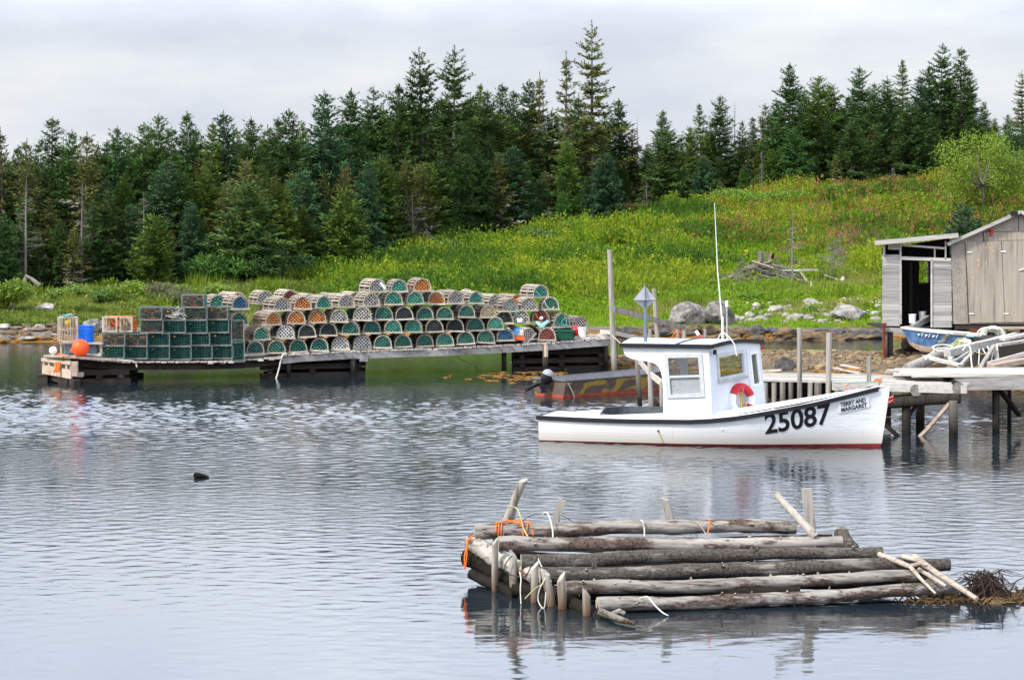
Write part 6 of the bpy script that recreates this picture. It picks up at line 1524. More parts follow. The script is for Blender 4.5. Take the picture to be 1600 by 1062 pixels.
for i, (px, py, w, h) in enumerate([(1183, 484, 14, 13), (1170, 497, 17, 11), (1190, 503, 26, 9), (1214, 491, 30, 12), (1228, 499, 16, 9), (1246, 499, 22, 9), (1268, 480, 30, 13), (1272, 495, 18, 8), (1262, 501, 22, 9), (1206, 485, 12, 7), (1232, 484, 10, 8), (1292, 497, 18, 8), (1368, 496, 16, 10), (1370, 504, 22, 9), (1372, 483, 14, 8), (1150, 500, 14, 8), (1240, 490, 14, 7), (1284, 505, 12, 6), (1200, 497, 14, 8), (1310, 505, 12, 6), (1176, 488, 9, 6), (1255, 487, 10, 7)]):
    boulder(px, py, w, h, 'pale_stone', 'pale weathered stone in the band of white stones above the cove', 90 + i, name='pale_stone', rough=.4, sink=.35, group='white stones above the cove')
for i in range(18):
    px, py = rr.uniform(0, 100), rr.uniform(512, 532); boulder(px, py, rr.uniform(10, 30), rr.uniform(4, 9), rr.choice(['pale_stone', 'weed_rock', 'granite', 'weed_rock']), 'low weathered rock on the stony left shore behind the wharf end', 130 + i, name='shore_rock', rough=.4, sink=.5, group='rocks of the left shore')
rr = random.Random(77)
for i in range(46):                      # the dark weedy rocks along the cove
    px = 962 + i * 9.2 + rr.uniform(-4, 4); py = rr.uniform(519, 532); boulder(px, py, rr.uniform(14, 38), rr.uniform(6, 13), rr.choice(['weed_rock', 'weed_rock', 'dark_rock', 'weed_rock']), 'weedy brown rock in the line of rocks along the cove below the grass', 400 + i, name='shore_rock', rough=.4, sink=.5, group='rocks along the cove')
def scatter(name, label, cat, mat, n, area, size, seed, flat=.55, zmin=-.05, zmax=9):
    r_ = np.random.default_rng(seed); base = []
    for k in range(6):
        q = MB(); q.rock((0, 0, 0), (1, 1, flat), 200 + k, rough=.45, sub=1); base.append((np.array(q.v), np.array([list(f) for f in q.f])))
    V, Fc, off = [], [], 0
    while n > 0:
        x, y = r_.uniform(area[0], area[1]), r_.uniform(area[2], area[3]); z = h1(x, y); n -= 1
        if z < zmin or z > zmax: continue
        s = size * r_.lognormal(0, .45); v, f = base[r_.integers(6)]; a = r_.uniform(0, 6.28)
        w = v * s; V.append(np.stack([w[:, 0] * math.cos(a) - w[:, 1] * math.sin(a) + x, w[:, 0] * math.sin(a) + w[:, 1] * math.cos(a) + y, w[:, 2] + z + s * flat * .25], 1)); Fc.append(f + off); off += len(v)
    me = bpy.data.meshes.new(name); me.from_pydata(np.concatenate(V).tolist(), [], np.concatenate(Fc).tolist()); me.materials.append(M[mat])
    o = bpy.data.objects.new(name, me); COL.objects.link(o); return tag(o, label, cat, None, 'stuff')
M['pebble'] = plain('brown_beach_pebbles', (.15, .10, .055), .9, .5, 2.2, c2=(.31, .225, .13))
scatter('beach_pebbles', 'brown pebbles and cobbles covering the low beach behind the wharf', 'pebbles', 'pebble', 5200, (2, 21, 62, 88), .085, 3, zmin=.09)
scatter('shore_cobbles', 'small pale cobbles between the white stones above the cove', 'cobbles', 'pale_stone', 420, (8.5, 17.5, 97.5, 103.5), .12, 5, zmin=.45, zmax=1.5)
scatter('left_shore_cobbles', 'cobbles along the stony left shore', 'cobbles', 'pale_stone', 450, (-30, -16, 90, 99), .10, 7, zmin=.12, zmax=.9)
scatter('rockweed', 'orange rockweed fringing the cove and pebble beach', 'seaweed', 'orange_weed', 7000, (0, 22, 60, 104), .17, 9, flat=.30, zmin=-.05, zmax=.12)
scatter('left_rockweed', 'orange rockweed along the left shore waterline', 'seaweed', 'orange_weed', 1600, (-40, -8, 89, 98), .15, 10, flat=.3, zmin=-.04, zmax=.2)
# flat flecks off the little spit: floating weed and a golden reflection
mb = MB(); rr = random.Random(12)
for _ in range(85):
    px = 885 - abs(rr.gauss(0, 75)); p = atz(px, rr.gauss(588, 5) , .0); mb.rock((p.x, p.y, .0), (rr.uniform(.05, .28), rr.uniform(.05, .12), .025), _ % 9, sub=1)
tag(mb.build('weed_glint_flecks', M['orange_weed'], None, False, 'base'), 'orange flecks for weed and golden reflection between the wharf and the skiff', 'seaweed', None, 'stuff')
# ------------------------------------------------------------------ trees
M['foliage'] = attr_mat('spruce_needles', 'tint', .75, .12, orand=.28, sub=.12, spec=.15, hue=.014)
M['leaves'] = attr_mat('broad_leaves', 'tint', .6, .10, orand=.12, sub=.30, spec=.25, hue=.01)
M['bark'] = wood('spruce_bark', (.20, .17, .14), (.06, .05, .042), 'z', orand=.2)
M['deadwood'] = wood('silver_dead_wood', (.25, .23, .205), (.10, .085, .07), 'z', orand=.2)
class Leafs:
    def __init__(s): s.V = []; s.C = []
    def add(s, P, D, Ln, Wd, col, up=None, rs=None):     # kite shaped sprays at P along D
        n = len(P); D = D / np.linalg.norm(D, axis=1, keepdims=True)
        r = rs.normal(0, 1, (n, 3)) * .55 + (np.array([0, 0, 1.0]) if up is None else up)
        S = np.cross(D, r); S /= np.linalg.norm(S, axis=1, keepdims=True) + 1e-9
        Ln = np.asarray(Ln)[:, None]; Wd = np.asarray(Wd)[:, None]
        q = np.stack([P, P + D * Ln * .45 + S * Wd / 2, P + D * Ln, P + D * Ln * .45 - S * Wd / 2], 1)
        s.V.append(q.reshape(-1, 3)); s.C.append(np.repeat(col, 4, 0))
    def mesh(s, name, mat, origin=(0, 0, 0)):
        V = np.concatenate(s.V) - np.array(origin); C = np.concatenate(s.C); n = len(V) // 4
        me = bpy.data.meshes.new(name); me.vertices.add(len(V)); me.vertices.foreach_set('co', V.astype(np.float32).ravel())
        me.loops.add(len(V)); me.loops.foreach_set('vertex_index', np.arange(len(V), dtype=np.int32))
        me.polygons.add(n); me.polygons.foreach_set('loop_start', np.arange(0, len(V), 4, dtype=np.int32)); me.polygons.foreach_set('loop_total', np.full(n, 4, np.int32))
        me.update(calc_edges=True)
        c4 = np.concatenate([C, np.ones((len(C), 1))], 1).astype(np.float32)
        me.color_attributes.new('tint', 'FLOAT_COLOR', 'POINT').data.foreach_set('color', c4.ravel()); me.materials.append(mat); return me
def vary(rs, n, c, sv=.25, hv=.12):
    b = rs.uniform(1 - sv, 1 + sv, (n, 1)); return np.clip(np.array(c)[None] * b * (1 + rs.normal(0, hv, (n, 3)) * np.array([1, .35, .8])), 0, 1)
GREEN = dict(dark=(.058, .112, .026), blue=(.050, .108, .044), mid=(.100, .160, .024), yellow=(.15, .20, .022), olive=(.130, .142, .038), lichen=(.36, .345, .26), bright=(.085, .205, .034))
def spruce(seed, H, rad, col, bare=.05, open_=1.0, shape=.70, irreg=.30, up=.15, droop=.35, dead_low=0., lichen=0., twig=1.0, top_club=0.):
    rs = np.random.default_rng(seed); lf = Leafs(); tr = MB()
    lean = rs.normal(0, .012, 2) * H
    ctr = lambda z: np.array([lean[0] * (z / H) ** 2, lean[1] * (z / H) ** 2, z])
    r0 = .013 * H + .02
    tr.tube([ctr(H * t) for t in (0, .1, .3, .5, .7, .85, 1.0)], r0, 7, rad=[r0 * 1.3, r0, r0 * .8, r0 * .6, r0 * .38, r0 * .2, .006])
    z = H * bare; a0 = rs.uniform(0, 6.28)
    gaps = rs.uniform(0, 6.28); 
    while z < H - .12:
        t = z / H
        R_ = rad * H * ((1 - t) ** shape) * (1 - .35 * max(0, .25 - t) / .25) + .10
        if top_club and t > .82: R_ = max(R_, rad * H * top_club * (1 - (t - .82) / .2) ** .7)
        nb = int(rs.integers(5, 9)) if R_ > .5 else int(rs.integers(4, 6))
        a0 += rs.uniform(.3, 1.3)
        for k in range(nb):
            a = a0 + 6.28 * k / nb + rs.normal(0, .25)
            L = R_ * rs.uniform(1 - irreg * 1.3, 1 + irreg) * (1 + .25 * irreg * math.sin(2 * a + gaps + 5 * t))
            if rs.random() < irreg * .28: L *= .45
            el = up + .75 * max(0, t - .55) - droop * (1 - t) * rs.uniform(.6, 1.3)
            p0 = ctr(z + rs.normal(0, .05)); n = max(2, int(L / (.145 * twig)))
            s = (np.arange(1, n + 1) / n)
            hx = np.cos(a) * np.cos(el); hy = np.sin(a) * np.cos(el)
            zz = L * (np.sin(el) * s - .18 * droop * np.sin(math.pi * s) + .10 * s ** 3)
            P = p0 + np.stack([hx * L * s, hy * L * s, zz], 1)
            tr.tube([p0, P[n // 2], P[-1]], .012, 3, rad=[.010 + .006 * L, .008, .003], cap=False)
            dead = rs.random() < dead_low * max(0, 1 - t / .65)
            if dead and rs.random() > lichen: 
                for q in range(0, n, 2):
                    e = P[q] + np.array([rs.normal(0, .12), rs.normal(0, .12), rs.normal(-.03, .06)]); tr.tube([P[q], e], .006, 3, cap=False)
                continue
            c_ = GREEN['lichen'] if dead else col
            dirv = np.array([hx, hy, math.sin(el) + .12]); side = np.array([-np.sin(a), np.cos(a), 0])
            for m_, sd in ((0, 0), (1, 1), (1, -1), (2, 1), (2, -1)):
                if dead and m_ == 2: continue
                tipf = min(1, (1 - t) * 3.2 + .38)
                keep = s > (.12 if m_ else .2)
                PP = P[keep] + rs.normal(0, .035, (keep.sum(), 3)); nn = len(PP)
                if not nn: continue
                sl = (1 - s[keep] * .55)
                wide = L * .30 * sl * twig ** .3 if m_ else np.full(nn, .24 * twig)
                wide = np.clip(wide * 1.25, .16, .52 * twig) * tipf
                D = dirv[None] * (.75 if m_ == 1 else 1.0 if m_ == 0 else .25) + side[None] * sd * rs.uniform(.6, 1.1, (nn, 1)) + rs.normal(0, .22, (nn, 3)) + np.array([0, 0, -.12 + (.25 if t > .7 else 0)])
                lf.add(PP, D, wide * rs.uniform(.8, 1.3, nn) + .05, wide * .18 + .03, vary(rs, nn, c_, .32), rs=rs)
                lf.add(PP + rs.normal(0, .05, (nn, 3)), D + rs.normal(0, .3, (nn, 3)), wide * rs.uniform(.5, .9, nn) + .05, wide * .18 + .03, vary(rs, nn, c_, .32), rs=rs)
            # hanging tuft beneath and short upright ones on top fill the spray
            nn = len(P); D = rs.normal(0, .5, (nn, 3)) + np.array([0, 0, .5]); lf.add(P, D, rs.uniform(.10, .20, nn) * twig, np.full(nn, .09 * twig), vary(rs, nn, c_, .3), rs=rs)
        z += rs.uniform(.20, .34) * open_ * (1.15 - .45 * t) * (H / 8) ** .35
    p = ctr(H - .25); n = 22; D = rs.normal(0, .35, (n, 3)) + np.array([0, 0, 1]); lf.add(p + np.stack([np.zeros(n), np.zeros(n), np.linspace(-.3, .34, n)], 1), D, np.full(n, .17), np.full(n, .045), vary(rs, n, col), rs=rs)
    return tr.mesh('trunk', M['bark'], True), lf.mesh('crown', M['foliage']), H
TYPES = {
 'dense1': spruce(1, 8, .21, GREEN['dark']), 'dense2': spruce(2, 8, .23, GREEN['mid'], irreg=.3), 'dense3': spruce(3, 7.5, .21, GREEN['blue'], irreg=.25),
 'dense4': spruce(4, 9, .18, GREEN['dark'], irreg=.35, dead_low=.35), 'spire1': spruce(5, 8, .145, GREEN['dark'], shape=.7), 'spire2': spruce(6, 8, .125, GREEN['mid'], open_=1.15, irreg=.35),
 'open1': spruce(7, 11, .205, GREEN['olive'], bare=.30, open_=1.75, irreg=.4, up=.12, droop=.22, shape=.8, twig=1.1), 'open2': spruce(8, 10, .19, GREEN['dark'], bare=.25, open_=1.6, irreg=.42, up=.2, droop=.2, shape=.6, top_club=.16),
 'lichen1': spruce(9, 7.5, .20, GREEN['olive'], dead_low=.85, lichen=.75, irreg=.35, open_=1.2), 'lichen2': spruce(10, 8, .17, GREEN['olive'], dead_low=1.0, lichen=.45, irreg=.4, open_=1.25),
 'broad1': spruce(11, 5, .34, GREEN['blue'], bare=.02, irreg=.2, droop=.45, shape=.75), 'broad2': spruce(12, 5.5, .36, GREEN['dark'], bare=.02, irreg=.28, droop=.4, shape=.65, open_=1.1),
 'young1': spruce(13, 3.6, .30, GREEN['bright'], bare=.04, irreg=.2, up=.3, droop=.15), 'young2': spruce(14, 4, .26, GREEN['mid'], bare=.03, irreg=.25, up=.35, droop=.1),
 'thin1': spruce(15, 8, .075, GREEN['olive'], open_=1.5, irreg=.5, dead_low=.9, lichen=.3), 'clump1': spruce(16, 7.5, .24, GREEN['mid'], irreg=.5, shape=.62, top_club=.15), 'clump2': spruce(17, 8, .22, GREEN['dark'], irreg=.5, shape=.66, top_club=.16, dead_low=.4)}
def snag(seed, H, nb=14, spread=.28):
    rs = np.random.default_rng(seed); tr = MB(); tr.tube([(0, 0, -.2), (0, .02, H * .5), (.03, 0, H)], .05, 7, rad=[.014 * H, .009 * H, .006])
    for _ in range(nb):
        z = rs.uniform(.15, .95) * H; a = rs.uniform(0, 6.28); L = spread * H * (1.1 - z / H) * rs.uniform(.5, 1.2)
        e = np.array([math.cos(a) * L, math.sin(a) * L, z + L * rs.uniform(-.25, .45)]); p = np.array([0, 0, z]); m_ = (p + e) / 2 + np.array([0, 0, -.05 * L])
        tr.tube([p, m_, e], .01, 4, rad=[.012, .008, .004], cap=False)
        for q in range(3): b0 = p + (e - p) * rs.uniform(.35, .9); tr.tube([b0, b0 + rs.normal(0, .12 * L + .05, 3)], .005, 3, rad=[.006, .003], cap=False)
    return tr.mesh('trunk', M['deadwood'], True)
def bushy(seed, w, d, h, n, col, leaf=.11, lobes=7, stems=6):
    rs = np.random.default_rng(seed); lf = Leafs(); tr = MB()
    cs = [np.array([rs.normal(0, w * .28), rs.normal(0, d * .28), h * rs.uniform(.35, .8)]) for _ in range(lobes)]
    for c_ in cs[:stems]: tr.tube([(c_[0] * .2, c_[1] * .2, -.1), (c_[0] * .6, c_[1] * .6, c_[2] * .5), c_], .02, 5, rad=[.02 + .006 * h, .015, .006], cap=False)
    for c_ in cs:
        m_ = n // lobes; q = rs.normal(0, 1, (m_, 3)); q /= np.linalg.norm(q, axis=1, keepdims=True); rr = rs.uniform(.35, 1.05, (m_, 1))
        P = c_ + q * rr * np.array([w * .30, d * .30, h * .30]); P = P[P[:, 2] > -.05]; m_ = len(P)
        lf.add(P, rs.normal(0, .7, (m_, 3)) + np.array([0, 0, .3]), rs.uniform(.7, 1.4, m_) * leaf, rs.uniform(.5, .8, m_) * leaf, vary(rs, m_, col, .3), rs=rs)
    return tr.mesh('stems', M['bark'], True), lf.mesh('foliage', M['leaves'])
ZONES = [(-60, 75, 'at the far left'), (75, 150, 'above the blue barrel'), (150, 270, 'above the left wire traps'), (270, 385, 'above the right wire traps'), (385, 480, 'above the left stack end'), (480, 580, 'left of topmost trap row'), (580, 680, 'above the topmost trap row'),
         (680, 780, 'above the right stack end'), (780, 900, 'above the right trap heap'), (900, 985, 'above the leaning post'), (985, 1095, 'above the radar reflector'), (1095, 1200, 'above the whip antenna'), (1200, 1300, 'above the driftwood heap'), (1300, 1400, 'between driftwood and lean-to'), (1400, 1500, 'above the lean-to'), (1500, 1700, 'above the shed')]
def zone(px): return next(n for a, b, n in ZONES if a <= px < b)
COLW = {'dense1': 'dark green', 'dense2': 'mid green', 'dense3': 'blue green', 'dense4': 'dark green', 'spire1': 'narrow dark green', 'spire2': 'narrow mid green', 'open1': 'open branched olive', 'open2': 'open branched dark', 'lichen1': 'lichen grey and olive', 'lichen2': 'half dead olive', 'broad1': 'broad blue green', 'broad2': 'broad dark green', 'young1': 'young bright green', 'young2': 'young mid green', 'thin1': 'thin half bare', 'clump1': 'ragged mid green', 'clump2': 'ragged dark green'}
def terr_at(px, Y): X_ = (px - 800) * Y / F; return Vector((X_, Y, h1(X_, Y)))
def ty(px): 
    Y = 118.
    for _ in range(5): Y = float(itp((px - 800) * Y / F, TR_X, TR_Y))
    return Y
def plant(kind, px, Y, ytip, label, group=None, wide=1.0, name='spruce_tree'):
    b_ = terr_at(px, Y); Ht = max(1.2, CH - (ytip - HZ) * Y / F - b_.z)
    tm, cm, H0 = TYPES[kind]; s = Ht / H0
    t = thing(name, label, 'tree', b_, rng.uniform(0, 6.28), group)
    t.scale = (s * wide, s * wide, s)
    for nme, mm in (('trunk', tm), ('crown', cm)): o = bpy.data.objects.new(nme, mm); COL.objects.link(o); o.parent = t
    return t
SKY = [(-8, 232, 'dense1', 6), (5, 203, 'thin1', 5), (26, 232, 'spire1', 7), (45, 222, 'lichen2', 4), (60, 226, 'dense4', 9), (78, 188, 'spire1', 7), (97, 225, 'dense1', 10), (115, 208, 'clump2', 6), (133, 210, 'lichen2', 4), (152, 226, 'dense2', 9), (168, 225, 'dense4', 9), (186, 202, 'clump2', 8), (204, 213, 'dense1', 12), (221, 197, 'spire1', 10), (233, 208, 'dense2', 14), (246, 183, 'clump2', 9), (265, 203, 'spire1', 12), (290, 180, 'spire1', 12), (308, 200, 'dense1', 14), (327, 196, 'spire2', 10), (349, 178, 'dense3', 12), (372, 203, 'dense2', 13), (395, 188, 'clump2', 9), (418, 200, 'dense2', 14), (434, 188, 'spire1', 13), (452, 175, 'clump2', 9), (474, 194, 'spire2', 12),
       (509, 147, 'dense3', 8), (546, 144, 'clump2', 9), (577, 138, 'open2', 11), (600, 168, 'dense2', 15), (620, 137, 'clump2', 8), (661, 80, 'open2', 6), (640, 150, 'dense1', 14), (709, 76, 'open2', 8), (688, 150, 'dense1', 12), (735, 150, 'dense2', 14), (752, 136, 'spire2', 12), (763, 145, 'clump2', 9), (788, 135, 'spire1', 11), (806, 145, 'spire1', 14), (827, 129, 'clump2', 11), (843, 118, 'thin1', 10), (885, 86, 'thin1', 8), (862, 172, 'dense1', 12), (925, 37, 'open1', 8), (905, 150, 'dense1', 14), (945, 178, 'dense2', 12), (968, 158, 'clump2', 9), (987, 200, 'lichen2', 8),
       (1035, 175, 'clump2', 7), (1012, 225, 'dense2', 10), (1062, 215, 'dense3', 11), (1078, 200, 'clump1', 10), (1096, 165, 'spire2', 11), (1110, 195, 'dense2', 12), (1124, 152, 'clump2', 12), (1160, 190, 'lichen2', 12), (1178, 185, 'spire1', 14), (1197, 165, 'lichen1', 12), (1212, 158, 'dense1', 9), (1232, 102, 'clump2', 6), (1258, 140, 'dense2', 9), (1279, 122, 'clump1', 7), (1300, 135, 'clump1', 9), (1345, 107, 'clump2', 6), (1326, 150, 'dense1', 11), (1368, 132, 'clump2', 9), (1387, 122, 'dense1', 8), (1411, 97, 'spire2', 12), (1436, 120, 'dense3', 7), (1450, 105, 'clump2', 10), (1468, 70, 'open2', 8), (1500, 78, 'spire1', 7), (1484, 118, 'dense1', 10), (1516, 110, 'dense4', 9), (1537, 160, 'lichen1', 11), (1555, 185, 'dense2', 14), (1574, 180, 'clump2', 12), (1597, 112, 'open1', 8), (1625, 130, 'dense1', 8), (-30, 215, 'dense2', 7)]
MIDL = [(388, 283, 'broad2', -1.2, 1.2, 'broad dark green spruce standing forward just right of the wire traps'), (240, 338, 'young2', -.5, 1.35, 'young mid green spruce standing forward of the wood behind the wire traps'), (300, 322, 'broad1', 2, .8, 'squat mid green spruce between the young mid green one and the broad dark one'), (205, 320, 'dense3', 2, 1.1, 'bluish spruce just left of the young mid green one behind the wire traps'),
        (538, 298, 'young2', -1.5, 1.25, 'upright fresh green juniper like spruce in front of the dark wood'), (945, 240, 'broad1', -1, 1.0, 'conical blue green spruce alone on the meadow edge above the tall leaning post'), (1042, 205, 'broad2', 1, 1.05, 'big broad blue green spruce at the meadow edge above the radar reflector'), (1100, 245, 'broad1', 3, 1.1, 'low broad spruce right of the big one above the radar reflector'),
        (1240, 200, 'broad2', 2, 1.0, 'bulky dark spruce at the top of the meadow above the driftwood heap'), (1330, 190, 'broad2', 1.5, 1.1, 'bulky dark spruce with bare grey lower limbs at the meadow top'), (1425, 165, 'broad2', 1.5, 1.15, 'dense dark spruce at the meadow top above the lean-to roof'), (1506, 322, 'broad1', -60, 1.0, 'small dark bush like spruce right behind the shed roof'),
        (1128, 285, 'thin1', -2, 2.2, 'little sparse spruce with a pale stem at the meadow edge by the antenna tip'), (430, 275, 'dense2', 2.5, 1.2, 'mid green spruce with layered boughs behind the left stack end'), (470, 268, 'broad1', 4, 1.0, 'rounded dark spruce right of the layered one behind the left stack end'), (880, 300, 'young1', -.5, .9, 'small yellow green fir low at the wood edge above the right trap heap'), (730, 240, 'dense4', 2, 1.2, 'dark spruce with bare grey lower limbs above the right end of the stack'), (655, 255, 'lichen1', 1.5, 1.2, 'spruce with lichen grey lower boughs above the stack top row'), (800, 230, 'dense3', 2, 1.35, 'blue green layered spruce above the right trap heap'), (600, 240, 'dense1', 2.5, 1.2, 'dark layered spruce just left of the lichen grey one')]
cnt = {}
for px, yt, kd, off in [(a, b, c_, d) for a, b, c_, d in SKY]: cnt.setdefault(zone(px), []).append(px)
for px, yt, kd, off in SKY:
    z = zone(px); k = sorted(cnt[z]).index(px)
    plant(kd, px, ty(px) + off, yt, f'{COLW[kd]} skyline spruce, {ORD[k]} tip from left {z}')
for px, yt, kd, off, wd, lab in MIDL: plant(kd, px, ty(px) + off, yt, lab, wide=wd)
ENV_X = [-60, 0, 100, 200, 300, 400, 450, 510, 600, 660, 720, 800, 880, 960, 1000, 1040, 1100, 1190, 1240, 1350, 1420, 1500, 1560, 1660]
ENV_Y = [240, 240, 240, 230, 215, 218, 208, 190, 178, 165, 160, 172, 190, 205, 240, 225, 215, 210, 170, 150, 160, 150, 200, 200]
KINDS = ['dense1', 'dense2', 'dense3', 'dense4', 'lichen1', 'lichen2', 'clump1', 'clump2', 'dense2', 'spire1', 'dense4', 'lichen1']
mass = Leafs()
for row, (o0, o1, d0, d1, st) in enumerate([(.5, 3.5, 60, 130, 30), (3.5, 8, 25, 85, 30), (9, 17, 8, 40, 33), (16, 24, 4, 30, 15), (22, 34, 0, 18, 14)]):
    px, pend = (-55.0 + row * 7, 1660) if row < 3 else (-520.0, 2150)
    while px < pend:
        env = float(np.interp(px, ENV_X, ENV_Y)); kd = rng.choice(KINDS); d0_, d1_ = (d0 * .6, d1 * .7) if row < 2 and px > 1150 else (d0, d1)
        Y = ty(px) + rng.uniform(o0, o1); tip = env + rng.uniform(d0_, d1_); wd = rng.uniform(1.05, 1.35)
        if row < 3:
            plant(kd, px, Y, tip, f'{COLW[kd]} spruce in {["front edge", "second rank", "middle"][row]} of wood {zone(px)}', 'spruces massed in the wood', wide=wd)
        else:                            # deep in the wood the crowns read as one mass
            b_ = terr_at(px, Y); cm = TYPES[kd][1]; sc = (CH - (tip - HZ) * Y / F - b_.z) / TYPES[kd][2]
            co = np.empty(len(cm.vertices) * 3, np.float32); cm.vertices.foreach_get('co', co); co = co.reshape(-1, 4, 3)
            cc = np.empty(len(cm.vertices) * 4, np.float32); cm.color_attributes['tint'].data.foreach_get('color', cc); cc = cc.reshape(-1, 4, 4)
            keep = np.arange(0, len(co), 2); q = co[keep].reshape(-1, 3); an = rng.uniform(0, 6.28)
            mass.V.append(np.stack([(q[:, 0] * math.cos(an) - q[:, 1] * math.sin(an)) * sc * wd + b_.x, (q[:, 0] * math.sin(an) + q[:, 1] * math.cos(an)) * sc * wd + b_.y, q[:, 2] * sc + b_.z], 1)); mass.C.append(cc[keep].reshape(-1, 4)[:, :3] * rng.uniform(.8, 1.15))
        px += st * rng.uniform(.7, 1.35)
o = bpy.data.objects.new('deep_wood', mass.mesh('deep_wood', M['foliage'])); COL.objects.link(o); tag(o, 'far spruces deep in the wood that read as one dark mass', 'wood', None, 'stuff')
for i, (px, yt, off, lab) in enumerate([(848, 120, 17, 'tall bare dead spruce pole on the skyline above the right trap heap'), (1148, 158, 17, 'bare dead pole on the skyline just right of the whip antenna'), (996, 178, 17, 'bare forked dead trunk on the skyline left of the big broad spruce'), (366, 190, 16, 'small bare dead top on the skyline above the right wire traps'), (1137, 178, 17, 'short bare dead pole on the skyline by the whip antenna'), (535, 160, 16, 'grey bare dead top leaning on the skyline left of the stack top row')]):
    Y = ty(px) + off; b_ = terr_at(px, Y); Ht = CH - (yt - HZ) * Y / F - b_.z
    t = thing('dead_tree', lab, 'dead tree', b_, i); o = bpy.data.objects.new('trunk', snag(70 + i, Ht, 16, .10)); COL.objects.link(o); o.parent = t
for i, (px, yb, yt, sp, nb, lab) in enumerate([(1238, 443, 330, .34, 26, 'tall grey dead sapling with bare spreading twigs beside the driftwood heap'), (1303, 440, 372, .75, 46, 'bushy grey dead shrub right of the dead sapling'), (1313, 425, 362, .5, 24, 'thin upright dead stem behind the bushy dead shrub'), (1155, 447, 410, .6, 22, 'small grey dead sapling at the left end of the driftwood heap'), (858, 362, 322, .8, 26, 'pale dead snag with spreading arms at the wood edge above the trap heap'), (882, 358, 318, .3, 10, 'short pale dead stub right of the spreading snag'), (1252, 325, 318, .5, 8, 'tiny dead stub on the upper meadow')]):
    b_ = ground(px, yb); Ht = (yb - yt) * b_.y / F; t = thing('dead_tree', lab, 'dead tree', b_, i); o = bpy.data.objects.new('trunk', snag(80 + i, Ht, nb, sp)); COL.objects.link(o); o.parent = t
for i, (px, yt, off, sp, lab) in enumerate([(40, 275, 1.2, .20, 'grey dead spruce with drooping twigs near the far left of the wood'), (128, 285, 1.5, .22, 'grey dead spruce with bare boughs above the blue barrel'), (225, 300, 1.0, .2, 'short grey dead spruce behind the young mid green one'), (645, 300, -.3, .34, 'pale dead lower tree with spreading bare boughs above the topmost trap row'), (1010, 275, 1.2, .18, 'grey dead tree in the gap left of the big broad spruce'), (1190, 235, 2.0, .14, 'grey bare dead tree in the gap above the whip antenna'), (1330, 235, 1.0, .3, 'grey bare boughs of a dead spruce at the meadow top'), (1395, 262, .2, .4, 'pale forked dead shrub at the meadow top near the lean-to'), (1450, 258, .0, .4, 'pale leaning dead shrub at the meadow top above the lean-to')]):
    Y = ty(px) + off; b_ = terr_at(px, Y); Ht = CH - (yt - HZ) * Y / F - b_.z
    t = thing('dead_tree', lab, 'dead tree', b_, i); o = bpy.data.objects.new('trunk', snag(170 + i, Ht, 46, sp * 1.25)); COL.objects.link(o); o.parent = t
def lone(label, px0, py0, px1, py1, r, Y, mat='deadwood'): mb = MB(); mb.tube([atd(px0, py0, Y), atd((px0 + px1) / 2, (py0 + py1) / 2 - 1, Y), atd(px1, py1, Y)], r, 7, rad=[r, r * .9, r * .5]); return tag(mb.build('fallen_limb', M[mat], None, True, 'base'), label, 'branch')
lone('bleached broken limb bent out over the left bank', 62, 446, 40, 430, .11, 108.3); lone('bleached stump beside the broken limb on the left bank', 38, 446, 41, 430, .12, 108.6)
p = ground(1270, 331); lone('white leaning stick on the upper meadow', 1267, 333, 1274, 316, .05, p.y)
